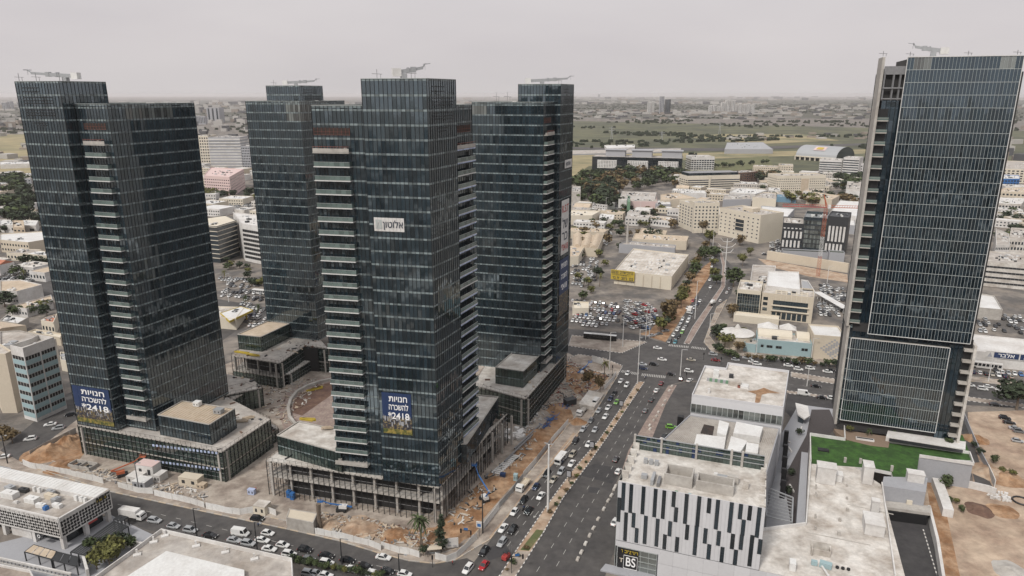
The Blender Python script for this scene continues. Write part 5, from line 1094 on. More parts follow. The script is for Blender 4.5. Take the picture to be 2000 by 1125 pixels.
# car parks
def inpoly(p, poly):
    c = False; n = len(poly)
    for i in range(n):
        a, b = poly[i], poly[(i + 1) % n]
        if (a[1] > p[1]) != (b[1] > p[1]) and p[0] < (b[0] - a[0]) * (p[1] - a[1]) / (b[1] - a[1]) + a[0]: c = not c
    return c
PARKS = []
def park(pxs, brg, label_where, group, prob=.85, gaps=(5.2, 11), seed=1, sp=2.55, surf='ground_mix', turn=90):
    poly = px(pxs); r = random.Random(seed); e1, e2 = bear(brg), bear(brg - 90)
    O = poly[0]; rows = []
    a0 = min((p[0] - O[0]) * e1[0] + (p[1] - O[1]) * e1[1] for p in poly); a1 = max((p[0] - O[0]) * e1[0] + (p[1] - O[1]) * e1[1] for p in poly)
    b0 = min((p[0] - O[0]) * e2[0] + (p[1] - O[1]) * e2[1] for p in poly); b1 = max((p[0] - O[0]) * e2[0] + (p[1] - O[1]) * e2[1] for p in poly)
    b = b0 + 2.6; k = 0; out = []
    while b < b1:
        a = a0 + 1.3
        while a < a1:
            p = (O[0] + e1[0] * a + e2[0] * b, O[1] + e1[1] * a + e2[1] * b)
            if inpoly(p, poly) and r.random() < prob: out.append((p, k))
            a += sp
        b += gaps[k % 2]; k += 1
    for p, k in out:
        col = r.choice(['white'] * 8 + ['silver'] * 4 + ['grey', 'black', 'black', 'blue', 'red', 'beige', 'dark blue']); kind = r.choice(['hatch', 'sedan', 'suv', 'hatch'])
        PARKS.append((p, R(turn) + pi / 2 - R(brg) + (pi if r.random() < .4 else 0) + r.uniform(-.04, .04), col, kind, label_where, group))
poly_sheet('parking_apron', px([(1118, 640), (1115, 585), (1200, 590), (1300, 600), (1285, 640), (1240, 650)]), 'ground_mix', .03)
park([(1118, 585), (1190, 590), (1215, 600), (1205, 640), (1118, 636)], 109, 'packed in the crowded car park left of the junction', 'cars in the car park left of the junction', .9, (5, 8.5), 2)
park([(1220, 588), (1265, 594), (1285, 610), (1270, 645), (1215, 640)], 60, 'in the right half of the crowded car park', 'cars in the car park left of the junction', .9, (5, 7), 3)
park([(1600, 555), (1660, 568), (1655, 590), (1600, 585)], 100, 'in the car park behind the dark glass office', 'cars in the car park behind the dark glass office', .85, (5, 7), 4)
park([(1595, 590), (1650, 595), (1650, 620), (1600, 618)], 100, 'in the lower car park left of the right tower', 'cars in the car park behind the dark glass office', .8, (5, 7), 5)
park([(1890, 612), (2000, 620), (2000, 652), (1890, 648)], 112, 'in the lot right of the right tower', 'cars in the lots right of the right tower', .6, (5, 8), 6)
park([(1885, 722), (2000, 732), (2000, 740), (1885, 730)], 112, 'in the row in front of the blue sign', 'cars in the lots right of the right tower', .85, (5, 20), 7)
park([(430, 540), (510, 548), (512, 590), (435, 580)], 100, 'near the palms behind the left tower', 'cars in the lots behind the left tower', .5, (5, 9), 8)
park([(455, 590), (520, 600), (520, 640), (490, 640)], 100, 'near the filling station', 'cars in the lots behind the left tower', .6, (5, 8), 9)
park([(0, 520), (90, 515), (100, 550), (0, 548)], 100, 'in the lot at the left edge', 'cars in the lots at the left edge', .7, (5, 8), 10)
park([(1510, 470), (1525, 470), (1525, 500), (1490, 500)], 20, 'beside the grey modern building', 'cars beside the grey modern building', .8, (5, 6), 11)
park([(1120, 505), (1170, 505), (1165, 560), (1115, 560)], 109, 'among the sheds behind the warehouse', 'cars among the far sheds', .45, (5, 9), 12)
park([(1150, 440), (1200, 445), (1190, 480), (1140, 470)], 109, 'among the sheds up the side road', 'cars among the far sheds', .5, (5, 9), 13)
park([(400, 390), (505, 388), (505, 415), (400, 418)], 100, 'in the big distant car park', 'cars in the big distant car park', .8, (5, 8), 14)
park([(1130, 398), (1230, 402), (1225, 425), (1180, 420)], 109, 'far up the side road', 'cars far up the side road', .4, (5, 12), 15)
PARKS.sort(key=lambda t: hypot(*t[0]))
for p, rot, col, kind, wh, grp in PARKS:
    if CARCOUNT[0] < 300: CARCOUNT[0] += 1; inst('car', FARM[kind], (*p, .04), rot, 1, None, CC[col], label=f'{col} {KN[kind]} {wh}', category='car', group=grp)
    else: STUFFCARS.append((p, .04, rot, col, kind))
mat('paint_white', CC['white'], .3); mat('paint_silver', CC['silver'], .3); mat('paint_dark', (.03, .03, .035), .3)
f = MB()
for p, z, rot, col, kind in STUFFCARS:
    s = FARM[kind + '_mb']; i0 = len(f.v); c, sn = cos(rot), sin(rot); f.v += [(p[0] + v[0] * c - v[1] * sn, p[1] + v[0] * sn + v[1] * c, v[2] + z) for v in s.v]
    pc = 0 if col == 'white' else (1 if col in ('silver', 'beige') else 2)
    for q, m in zip(s.f, s.m): f.f.append(tuple(i0 + k for k in q)); f.m.append(pc if m == 0 else (3 if m == 1 else 4))
if f.f: f.build('distant_cars', ['paint_white', 'paint_silver', 'paint_dark', 'car_glass', 'tyre'], None, kind='stuff')
# ---------------------------------------------------------------- trees
def crown_mesh(r=3.5, h=4.5, n=420, leaf=.5, m='leaf', seed=1, base=2.5, lobes=6):
    rr = random.Random(seed); b = MB(); cs = []
    for k in range(lobes): a = rr.uniform(0, 2 * pi); d = rr.uniform(0, r * .6); cs.append((d * cos(a), d * sin(a), base + h * rr.uniform(.3, .85), rr.uniform(.4, .62) * r))
    for k in range(n):
        c = rr.choice(cs); v = Vector((rr.gauss(0, 1), rr.gauss(0, 1), rr.gauss(0, .85))).normalized() * c[3] * rr.uniform(.6, 1.08); p = Vector(c[:3]) + v
        nn = (v.normalized() + Vector((rr.gauss(0, .5), rr.gauss(0, .5), rr.gauss(0, .5)))).normalized(); x = nn.orthogonal().normalized(); x.rotate(__import__('mathutils').Quaternion(nn, rr.uniform(0, 6))); y = nn.cross(x)
        s = leaf * rr.uniform(.6, 1.3); b.quad(*[tuple(p + x * i * s + y * j * s * .7) for i, j in ((-1, -.4), (.2, -1), (1, .3), (-.1, 1))])
    return b.mesh('crown', [m])
def trunk_mesh(h=3.5, r=.22, seed=1, limbs=4, top=None):
    rr = random.Random(seed); b = MB(); b.tube([(0, 0, 0), (.05, .03, h * .5), (.1, -.05, h)], [r, r * .8, r * .6], 6)
    for k in range(limbs): a = k * 2 * pi / limbs + rr.random(); l = rr.uniform(1.2, 2.2); b.tube([(.08, 0, h * .8), (cos(a) * l * .5, sin(a) * l * .5, h + .8), (cos(a) * l, sin(a) * l, h + 1.8)], [r * .5, r * .35, r * .15], 5)
    return b.mesh('trunk', ['bark'])
CR_ = {k: [crown_mesh(m=m, seed=s) for s in (1, 2, 3)] for k, m in (('green', 'leaf'), ('dark', 'leaf_dark'), ('olive', 'leaf_olive'), ('brown', 'leaf_brown'))}
CRF = {k: [crown_mesh(m=m, seed=s, n=150, leaf=.85, r=3.8) for s in (4, 5)] for k, m in (('green', 'leaf'), ('dark', 'leaf_dark'), ('olive', 'leaf_olive'), ('brown', 'leaf_brown'))}
TR = [trunk_mesh(seed=s) for s in (1, 2)]
def tree(u, v, h, kind, label, group=None, wide=1., far=False, z=0., p=None, name='tree'):
    p = p or G(u, v, z); s = h / 7.; t = empty(name, label, 'tree' if name != 'shrub' else 'shrub', (*p, z), group); t.rotation_euler = (0, 0, random.uniform(0, 6)); t.scale = (s * wide, s * wide, s)
    inst('crown', random.choice((CRF if far else CR_)[kind]), (0, 0, 0), 0, 1, t); inst('trunk', random.choice(TR), (0, 0, 0), 0, 1, t)
def palm_mesh(seed, m='leaf', n=26, ln=2.6):
    rr = random.Random(seed); b = MB()
    for k in range(n):
        a = rr.uniform(0, 2 * pi); el = rr.uniform(-.9, 1.2); prev = None
        for j in range(5):
            t = j / 4; x = cos(a) * ln * t * cos(el * .7); y = sin(a) * ln * t * cos(el * .7); z = ln * (sin(el) * t - .75 * t * t); w = .28 * (1 - t) + .06
            c = ((x - sin(a) * w, y + cos(a) * w, z), (x + sin(a) * w, y - cos(a) * w, z))
            if prev: b.quad(prev[0], prev[1], c[1], c[0])
            prev = c
    return b.mesh('fronds', [m])
PM_ = [palm_mesh(1), palm_mesh(2), palm_mesh(3, 'leaf_olive')]
def palm(u, v, h, label, group=None, k=0, lean=.4, z=0, s=1.):
    p = G(u, v, z); t = empty('palm_tree', label, 'palm tree', (*p, z), group)
    b = MB(); b.tube([(0, 0, 0), (lean * .3, 0, h * .4), (lean, 0, h)], [.32, .22, .2], 7); inst('trunk', b.mesh('trunk', ['bark']), (0, 0, 0), 0, 1, t); inst('fronds', PM_[k % 3], (lean, 0, h), random.uniform(0, 6), s, t)
palm(826, 1072, 10.5, 'left tall palm of the pair at the front corner of the site', k=0, lean=-1.2, s=1.25); palm(817 + 4, 1069, 9, 'right tall palm of the pair at the front corner of the site', k=1, lean=.8, s=1.15)
def pine(u, v, h, label):
    rr = random.Random(5); p = G(u, v); t = empty('conifer_tree', label, 'tree', (*p, 0)); b = MB()
    for k in range(900):
        z = rr.uniform(.12, 1.) ; rad = (1 - z) ** .6 * 2.4 * (0.55 + .45 * sin(z * 26)) + .25; a = rr.uniform(0, 2 * pi); d = rad * rr.uniform(.3, 1); c = Vector((cos(a) * d + .3 * sin(z * 9), sin(a) * d, z * h)); x = Vector((cos(a), sin(a), rr.uniform(-.3, .5))).normalized() * rr.uniform(.3, .6); y = Vector((-sin(a), cos(a), rr.uniform(-.4, .4))) * rr.uniform(.15, .3); b.quad(tuple(c - x), tuple(c - y), tuple(c + x), tuple(c + y))
    inst('crown', b.mesh('crown', ['leaf_dark']), (0, 0, 0), 0, 1, t); b = MB(); b.tube([(0, 0, 0), (0, 0, h * .9)], [.22, .06], 6); inst('trunk', b.mesh('trunk', ['bark']), (0, 0, 0), 0, 1, t)
pine(862, 1078, 12.5, 'dark conifer right of the two palms at the site corner')
tree(827, 1086, 3.4, 'dark', 'dark round bush under the two palms', wide=1.1, name='shrub')
palm(1180, 740, 8.5, 'tall palm at the crossroads end of the site', k=2, lean=.2)
palm(1171, 560, 9, 'taller palm left of the yellow sign', k=2); palm(1140, 560, 5.5, 'short palm beside the side road', k=0); palm(1128, 605, 4, 'low palm at the car park edge', k=0)
palm(480, 600, 7, 'palm in the lot left of the rear tower', k=0); palm(505, 615, 6, 'slim palm beside the filling station', k=1); palm(438, 545, 6, 'bushy palm behind the right edge of the left tower', k=2); palm(47, 545, 6, 'left palm in the lot by the left edge', k=2); palm(78, 548, 6, 'right palm in the lot by the left edge', k=2)
for u, v, h, k, lb, w in [(1307, 630, 13, 'brown', 'large brownish tree on the verge by the car park', 1.2), (1330, 600, 10, 'olive', 'olive tree up the slope behind the large brown one', 1.1), (1385, 480, 13, 'olive', 'yellow-green tree at the bend of the far road', 1.1), (1372, 455, 11, 'brown', 'brownish tree above the bend of the far road', 1.1), (1375, 510, 11, 'green', 'green tree left of the far road bend', 1.3), (1432, 560, 12, 'green', 'broad green tree left of the dark glass office', 1.4), (1450, 520, 9, 'olive', 'olive tree above the broad green one', 1.2), (1430, 620, 8, 'brown', 'brownish tree at the corner of the dark glass office', 1.2), (1398, 665, 8, 'dark', 'dark tree at the left end of the tent garden', 1.3), (1415, 680, 8, 'olive', 'olive tree in front of the white tent', 1.5), (1440, 690, 6, 'brown', 'low brownish tree right of the tent garden', 1.3), (1408, 655, 6, 'green', 'green tree behind the tent garden', 1.3), (1165, 545, 9, 'dark', 'dark dense tree left of the warehouse', 1.2), (1445, 480, 9, 'brown', 'bare brownish tree by the beige hotel', 1.2), (1465, 500, 7, 'olive', 'small olive tree under the beige hotel', 1.1), (1985, 800, 12, 'dark', 'dark tree at the right picture edge', 1.6), (10, 600, 9, 'dark', 'dark tree at the left edge among the sheds', 1.8), (10, 860, 6, 'brown', 'bare brown tree below the beige block at the left', 1.6), (25, 866, 5, 'brown', 'small bare tree at the left street corner', 1.4), (1150, 755, 7, 'brown', 'bare brown tree inside the far end of the site', 1.0), (1172, 770, 8, 'brown', 'tall thin brown tree at the broken hoarding', .7), (1200, 425, 8, 'green', 'green tree on the side road island', 1.3), (1200, 445, 8, 'green', 'lower green tree on the side road island', 1.2), (1240, 395, 8, 'green', 'green tree by the side road sheds', 1.5), (1292, 415, 8, 'olive', 'olive tree beside the beige hotel road', 1.3)]:
    tree(u, v, h, k, lb, None, w)
for i, (u0, v0, u1, v1, n, k, h) in enumerate([(1460, 705, 1630, 720, 14, 'brown', 3.2), (1400, 690, 1440, 703, 6, 'green', 4), (1200, 400, 1270, 440, 10, 'green', 7)]):
    wh = ('in the bed under the teal wall', 'in the corner bed of the junction', 'in the hedge line of the side road')[i]
    for j in range(n): t = j / (n - 1); tree(u0 + (u1 - u0) * t, v0 + (v1 - v0) * t - random.uniform(0, 4), h * random.uniform(.7, 1.2), random.choice((k, 'green', 'dark')), f'leafy shrub {wh}', f'shrubs {wh}', 1.4, far=True, name='shrub')
# hedge beds in the foreground
for j in range(16): t = j / 15; tree(572 + 170 * t, 1100 + 30 * t, random.uniform(1.6, 2.6), random.choice(('green', 'dark', 'olive')), 'low green shrub in the bed beside the parked cars at the bottom', 'shrubs in the bottom bed', 1.6, name='shrub')
# woods in the middle distance
WOODS = []
def wood(zone, n, h, kinds, wh, seed, zmin=0):
    r = random.Random(seed); poly = px(zone); xs = [p[0] for p in poly]; ys = [p[1] for p in poly]; c = 0; it = 0
    while c < n and it < 9000:
        it += 1; p = (r.uniform(min(xs), max(xs)), r.uniform(min(ys), max(ys)))
        if inpoly(p, poly): WOODS.append((p, h * r.uniform(.7, 1.25), h, r.choice(kinds), wh, r.uniform(1.2, 1.7))); c += 1
wood([(1118, 400), (1118, 352), (1200, 342), (1330, 345), (1330, 365), (1230, 375), (1205, 410), (1150, 412)], 95, 14, ['dark', 'dark', 'green', 'brown'], 'in the dark wood behind the side road', 3)
wood([(0, 430), (0, 360), (60, 355), (80, 420), (85, 440), (20, 445)], 40, 14, ['dark', 'dark', 'green'], 'in the dark grove left of the left tower', 4)
wood([(1480, 345), (1530, 345), (1520, 358), (1480, 356)], 10, 11, ['dark', 'brown'], 'in the clump behind the red brick building', 5)
wood([(1610, 355), (1690, 350), (1690, 372), (1640, 380)], 18, 12, ['dark', 'green'], 'in the clump left of the right tower', 6)
wood([(1530, 385), (1680, 390), (1680, 405), (1540, 400)], 26, 9, ['olive', 'dark', 'brown'], 'in the row behind the white shed roofs', 7)
wood([(1340, 330), (1500, 318), (1505, 322), (1345, 335)], 24, 8, ['dark', 'green'], 'at the edge of the far meadow', 8)
wood([(1120, 420), (1330, 410), (1330, 450), (1270, 470), (1130, 500)], 26, 7, ['olive', 'dark', 'brown'], 'scattered among the far sheds', 9)
wood([(395, 375), (505, 380), (505, 395), (400, 390)], 14, 9, ['dark', 'olive'], 'beside the pink building', 10)
wood([(1940, 400), (2000, 400), (2000, 480), (1940, 480)], 10, 8, ['dark', 'olive'], 'among the buildings right of the right tower', 11)

wood([(1330, 340), (1690, 340), (1690, 402), (1440, 402), (1330, 385)], 60, 7, ['olive', 'dark', 'brown', 'green'], 'between the buildings before the motorway ramp', 12)
wood([(1940, 340), (2060, 340), (2080, 480), (1940, 480)], 30, 7, ['olive', 'dark', 'green'], 'between the buildings right of the right tower', 13)
wood([(-40, 440), (95, 440), (110, 640), (-60, 640)], 34, 6, ['olive', 'dark', 'green'], 'between the sheds left of the left tower', 14)
wood([(395, 480), (520, 500), (520, 560), (430, 560)], 16, 5, ['olive', 'dark', 'green'], 'by the street behind the left tower', 15)
wood([(1118, 600), (1118, 420), (1330, 420), (1300, 480), (1190, 520), (1190, 580)], 30, 6, ['olive', 'dark', 'green'], 'between the sheds and the warehouse', 16)
r_ = random.Random(12)
for i in range(18):
    t = i / 17; u = 1292 + 92 * t; v = 648 - 160 * t; tree(u + r_.uniform(-6, 4), v + r_.uniform(-4, 4), r_.uniform(5, 9), r_.choice(('brown', 'olive', 'green', 'dark')), f'roadside tree on the brown verge, {(nth + ["thirteenth", "fourteenth", "fifteenth", "sixteenth", "seventeenth", "eighteenth"])[i]} up the rising road from the junction', 'trees on the verge of the rising road', 1.3, far=True)
for i in range(12): tree(r_.uniform(1400, 1470), r_.uniform(560, 665), r_.uniform(4, 7), r_.choice(('brown', 'olive', 'green', 'dark')), 'tree on the corner right of the rising road', 'trees right of the rising road', 1.3, far=True) if i % 2 else tree(r_.uniform(1385, 1400) + i, 470 + r_.uniform(0, 90), r_.uniform(5, 8), r_.choice(('olive', 'green')), 'tree around the far road bend', 'trees around the far road bend', 1.4, far=True)
poly_sheet('verge', px([(1248, 652), (1270, 645), (1300, 610), (1340, 560), (1375, 520), (1396, 505), (1385, 540), (1300, 668)]), 'dirt', .05)

for i in range(26):
    t = i / 25; a, c = lerp((985, 1115), (1238, 765), t), lerp((1002, 1118), (1250, 765), t); f = r_.uniform(.3, .7)
    if not .12 < t < .3: tree(a[0] + (c[0] - a[0]) * f, a[1], r_.uniform(.8, 1.5), r_.choice(('brown', 'olive', 'brown', 'green')), 'low brownish shrub in the median planting of the boulevard', 'shrubs along the boulevard median', 1.7, far=True, name='shrub')
WOODS.sort(key=lambda w: hypot(*w[0])); WC = {'dark': ('dark green', 0), 'green': ('mid green', 1), 'olive': ('yellow-green', 2), 'brown': ('brownish', 3)}; dt = MB()
for i, (p, hh, h, kd, wh, wd) in enumerate(WOODS):
    if i < 215: tree(0, 0, hh, kd, (('tall ' if hh > h * 1.08 else ('low ' if hh < h * .85 else '')) + WC[kd][0]) + f' tree {wh}', f'trees {wh}', wd, far=True, p=p); continue
    me = CRF[kd][i % 2]; s_ = hh / 7; i0 = len(dt.v); a = i * 1.7
    dt.v += [(p[0] + (v.co.x * cos(a) - v.co.y * sin(a)) * s_ * wd, p[1] + (v.co.x * sin(a) + v.co.y * cos(a)) * s_ * wd, v.co.z * s_) for v in me.vertices]
    for q in me.polygons: dt.f.append(tuple(i0 + k for k in q.vertices)); dt.m.append(WC[kd][1])
    m0 = len(dt.f); dt.tube([(*p, 0), (*p, hh * .6)], .25, 5, 4)
dt.build('distant_trees', ['leaf_dark', 'leaf', 'leaf_olive', 'leaf_brown', 'bark'], None, kind='stuff')
# ---------------------------------------------------------------- buildings of the surrounding city
def ZH(p, v):
    y_ = -(v - 562.5) / F_; return (y_ * p[1] * cos(P_) - p[1] * sin(P_)) / (cos(P_) + y_ * sin(P_)) + H_
def FB(u0, v0, u1, v1, vt, depth, label, m='white_wall', roof='roof_grey', z=None, **k):
    A, B = G(u0, v0), G(u1, v1); z = z or ZH(A, vt); d = dst(A, B); u = ((B[0] - A[0]) / d, (B[1] - A[1]) / d); n = (-u[1], u[0])
    q = [A, B, add(B, n, depth), add(A, n, depth)]; T = body(label, q, z, m, roof, **k); return T, q, z
def RB(pts, z, label, m='white_wall', roof='roof_grey', **k):
    q = ccw([G(u, v, z) for u, v in pts]); T = body(label, q, z, m, roof, **k); return T, q, z
# -- three-block blue grey complex
T, q, z = FB(1156, 333, 1331, 338, 306, 45, 'long blue glass office complex with three pale stone panels beyond the wood', 'glass_plain', 'roof_grey', parapet=.5, clutter=0)
for f0, f1 in ((.06, .28), (.40, .63), (.74, .96)):
    a, b_ = lerp(q[0], q[1], f0), lerp(q[0], q[1], f1); P, rot = wallframe(a, b_, .5); bb = MB(); bb.prism([P(0, 0)[:2], P(dst(a, b_), 0)[:2], P(dst(a, b_), 0, -.6)[:2], P(0, 0, -.6)[:2]], 5, z - 5); bb.build('stone_panel', ['white_wall'], T); windows(T, P(0, 0)[:2], P(dst(a, b_), 0)[:2], 6, z - 6, 5, 12, .45, .5, 'glass_plain', o=.1, stuff=True)
for f in (.25, .55, .88): p = lerp(lerp(q[0], q[1], f), lerp(q[3], q[2], f), .5); bb = MB(); bb.box((*p, z), 34, 20, 11, ang(q[0], q[1])); bb.box((*p, z + 11), 38, 24, 1.2, ang(q[0], q[1])); bb.build('rooftop_block', ['grey_wall'], T)
T, q, z = FB(1349, 334, 1394, 334, 308, 40, 'square glass and white office block right of the blue complex', 'white_wall', parapet=1.5)
windows(T, q[0], q[1], 2, z - 3, 5, 9, .8, .65, 'glass_plain', stuff=True); windows(T, q[3], q[0], 2, z - 3, 5, 6, .85, .7, 'glass_plain', stuff=True)
T, q, z = FB(1341, 374, 1443, 371, 345, 26, 'long white four storey office with dark window bands', 'cream', parapet=1)
windows(T, q[0], q[1], 1.5, z - 4, 5, 1, wh=.5, m='glass_plain', mode='band'); windows(T, q[3], q[0], 1.5, z - 4, 5, 4, wh=.5, stuff=True)
bb = MB(); bb.prism(inset(q, 2), z, z + 4.5); bb.build('dark_top_floor', ['glass_plain'], T); bb = MB(); bb.box((*lerp(q[0], q[1], .42), .1), 2.5, 2.5, z, ang(q[0], q[1])); bb.build('pier', ['cream'], T)
T, q, z = FB(1444, 357, 1479, 354, 338, 25, 'red brown and glass building behind the long white office', 'brown_soil', parapet=.5); windows(T, q[0], q[1], 1, z - 1, 4, 8, .5, .5, stuff=True)
T, q, z = FB(1469, 342, 1518, 344, 325, 22, 'low beige building before the motorway ramp', 'beige'); windows(T, q[0], q[1], 1, z - 1, 4, 12, .5, .4, stuff=True)
T, q, z = FB(1519, 345, 1547, 346, 323, 26, 'beige corner block right of the low beige building', 'beige'); windows(T, q[0], q[1], 1, z - 1, 5, 6, .5, .4, stuff=True)
T, q, z = FB(1515, 378, 1610, 377, 345, 30, 'large beige office with square windows and brown centre', 'cream', parapet=1.4); windows(T, q[0], q[1], 2, z - 2, 6, 24, .42, .4, skip=lambda i, j: 12 <= i <= 15, stuff=True)
P, rot = wallframe(q[0], q[1], .3); d = dst(q[0], q[1]); bb = MB(); bb.prism([P(d * .5, 0)[:2], P(d * .65, 0)[:2], P(d * .65, 0, -.5)[:2], P(d * .5, 0, -.5)[:2]], 0, z - 3); bb.build('brown_bay', ['roof_brown'], T); windows(T, q[3], q[0], 2, z - 2, 6, 8, .4, .4, stuff=True)
T, q, z = FB(1598, 343, 1641, 345, 312, 30, 'white office with grey bands below the domed hall', 'white_wall'); windows(T, q[0], q[1], 2, z - 2, 6, 1, wh=.5, mode='band')
T, q, z = FB(1643, 345, 1674, 347, 308, 30, 'white stepped office beside the right tower, farther one', 'white_wall'); windows(T, q[0], q[1], 2, z - 2, 7, 1, wh=.5, mode='band')
T, q, z = FB(1663, 345, 1688, 345, 320, 20, 'small white block touching the left edge of the right tower', 'white_wall'); windows(T, q[0], q[1], 2, z - 2, 4, 5, .5, .5, stuff=True)
# -- domed hall
def hall():
    A, B = G(1553, 312), G(1632, 318); d = dst(A, B); u = ((B[0] - A[0]) / d, (B[1] - A[1]) / d); n = (-u[1], u[0]); T = empty('domed_hall', 'big silver barrel roofed hall with a red and yellow roof sign', 'hall', (*A, 0)); OCC.append((*lerp(A, B, .5), 60))
    D = 75; Ht = ZH(A, 284); b = MB(); N = 12
    def pr(t, s): a = pi * (.0 + t) ; return add(add(A, u, s * d), n, D / 2 - D / 2 * cos(a)), 8 + (Ht - 8) * sin(a)
    for s0, s1 in [(i / 8, (i + 1) / 8) for i in range(8)]:
        for i in range(N):
            (p0, z0), (p1, z1) = pr(i / N, s0), pr((i + 1) / N, s0); (p2, z2), (p3, z3) = pr((i + 1) / N, s1), pr(i / N, s1)
            b.quad((*p0, z0), (*p3, z3), (*p2, z2), (*p1, z1))
    b.build('roof_shell', ['grey_metal'], T, smooth=True)
    b = MB()
    for s in (0, 1):
        for i in range(N): (p0, z0), (p1, z1) = pr(i / N, s), pr((i + 1) / N, s); b.quad((*p0, .1), (*p1, .1), (*p1, z1 - .3), (*p0, z0 - .3))
    b.build('end_glazing', ['glass_plain'], T); b = MB(); P, rot = wallframe(A, B, 1)
    for k in range(9): b.bar(P(d * k / 8, 0), P(d * k / 8, 8), 2.2)
    b.bar(P(0, 8), P(d, 8), 3, 2); b.build('colonnade', ['cream'], T); b = MB(); b.quad(P(0, .1, -3), P(d, .1, -3), P(d, 8, -3), P(0, 8, -3)); b.build('front_glazing', ['glass_plain'], T)
    b = MB(); (p0, z0), (p1, z1) = pr(.2, .38), pr(.34, .38); (p2, z2), (p3, z3) = pr(.34, .66), pr(.2, .66); b.quad((*p0, z0 + 1), (*p3, z3 + 1), (*p2, z2 + 1.2), (*p1, z1 + 1.2)); b.build('roof_sign', ['pink'], T)
    (p0, z0), (p1, z1) = pr(.23, .44), pr(.31, .44); (p2, z2), (p3, z3) = pr(.31, .6), pr(.23, .6); b = MB(); b.quad((*p0, z0 + 1.4), (*p3, z3 + 1.4), (*p2, z2 + 1.5), (*p1, z1 + 1.5)); b.build('sign_stripe', ['yellow'], T)
hall()
RB([(1415, 292), (1510, 292), (1490, 278), (1420, 279)], 10, 'long low grey roofed station building in the fields', 'grey_wall', 'grey_metal', clutter=2)
RB([(1060, 295), (1330, 290), (1330, 296), (1060, 303)], 3, 'very long flat station platform roof across the fields', 'grey_wall', 'roof_grey', clutter=0)
RB([(1180, 284), (1240, 283), (1240, 288), (1185, 290)], 7, 'small white station canopy in the fields', 'white_wall', 'white_metal', clutter=0)
# -- beige hotels
T, q, z = FB(1353, 455, 1401, 455, 399, 20, 'front wing of the beige building with rows of square windows', 'cream', parapet=1.6); windows(T, q[0], q[1], 4, z - 1, 7, 7, .42, .42, 'glass_plain', frame=False); windows(T, q[1], q[2], 4, z - 1, 7, 3, .42, .42, stuff=True)
bb = MB()
P, rot = wallframe(q[0], q[1], .1)
for k in range(8): bb.bar(P(dst(q[0], q[1]) * k / 7, 0), P(dst(q[0], q[1]) * k / 7, 4), .9)
bb.build('arcade_columns', ['cream'], T)
T, q, z = FB(1324, 441, 1351, 453, 393, 22, 'rear wing of the beige building with rows of square windows', 'cream', parapet=1.6); windows(T, q[0], q[1], 4, z - 1, 7, 5, .42, .42, 'glass_plain')
T, q, z = FB(1402, 458, 1481, 476, 408, 30, 'square beige building with a tall dark window recess', 'cream', 'roof_grey', parapet=1.4)
windows(T, q[0], q[1], 3, z - 1.5, 6, 9, .28, .3, 'glass_plain', skip=lambda i, j: 3 < i < 6 and 1 <= j <= 4); P, rot = wallframe(q[0], q[1], .06); d = dst(q[0], q[1]); bb = MB(); bb.quad(P(d * .42, 8), P(d * .62, 8), P(d * .62, z - 6), P(d * .42, z - 6)); 
bb.build('window_recess', ['glass_plain'], T); bb = MB()
for k in range(4): bb.bar(P(d * .42, 8 + (z - 14) * k / 3), P(d * .62, 8 + (z - 14) * k / 3), .5, .5)
bb.build('recess_ledges', ['beige'], T); bb = MB(); bb.box((*lerp(q[0], q[2], .5), z), 12, 10, 3.5, ang(q[0], q[1])); bb.build('rooftop_block', ['beige'], T)
windows(T, q[3], q[0], 3, z - 1.5, 6, 4, .28, .3, stuff=True)
RB([(1487, 403), (1552, 409), (1519, 446), (1486, 444)], 9, 'big white sheet roof between the beige and the dark building', 'grey_wall', 'white_metal', clutter=0)
RB([(1640, 393), (1680, 395), (1678, 425), (1622, 415)], 12, 'white shed with stepped roof behind the orange crane', 'white_wall', 'white_metal', clutter=0)
RB([(1650, 425), (1668, 426), (1670, 442), (1648, 440)], 8, 'small white roof beside the dark modern building', 'grey_wall', 'white_metal', clutter=0)
# -- dark modern building
T, q, z = FB(1524, 488, 1565, 491, 437, 34, 'left block of the dark grey modern building with pale vertical strips', 'dark_metal', 'roof_grey', parapet=1)
P, rot = wallframe(q[0], q[1], .1); d = dst(q[0], q[1])
for j, (z0, z1) in enumerate(((3, 9), (11, 17), (19, z - 3))):
    for k in range(5):
        bb = MB(); x = d * (k + .25 + .3 * (j % 2)) / 5.4; bb.prism([P(x, 0)[:2], P(x + 1.6, 0)[:2], P(x + 1.6, 0, -.2)[:2], P(x, 0, -.2)[:2]], z0, z1); bb.build('pale_strip', ['white_wall'], T)
windows(T, q[0], q[1], 3, z - 2, 5, 10, .5, .6, 'glass_plain', stuff=True)
T, q, z = FB(1563, 490, 1608, 494, 426, 34, 'central glass block of the dark modern building', 'glass_plain', 'glass_green', parapet=1.2, clutter=2); slabs(T, q, [3 + 3.9 * k for k in range(1, 7)], .2, .5, 'dark_metal'); windows(T, q[0], q[1], 3, z - 1, 6, 12, .92, .8, 'glass_clear', stuff=True)
T, q, z = FB(1608, 495, 1648, 499, 424, 30, 'right block of the dark modern building behind the orange crane', 'dark_metal', 'dark_metal', parapet=1, clutter=1)
P, rot = wallframe(q[0], q[1], .1); d = dst(q[0], q[1])
for j, (z0, z1) in enumerate(((3, 9), (11, 24))):
    for k in range(5):
        bb = MB(); x = d * (k + .2 + .4 * j) / 5.6; bb.prism([P(x, 0)[:2], P(x + 1.6, 0)[:2], P(x + 1.6, 0, -.2)[:2], P(x, 0, -.2)[:2]], z0, z1); bb.build('pale_strip', ['white_wall'], T)
FB(1528, 502, 1616, 506, 491, 8, 'grey garden wall podium before the dark modern building', 'grey_wall', 'leaf_dark', clutter=0)
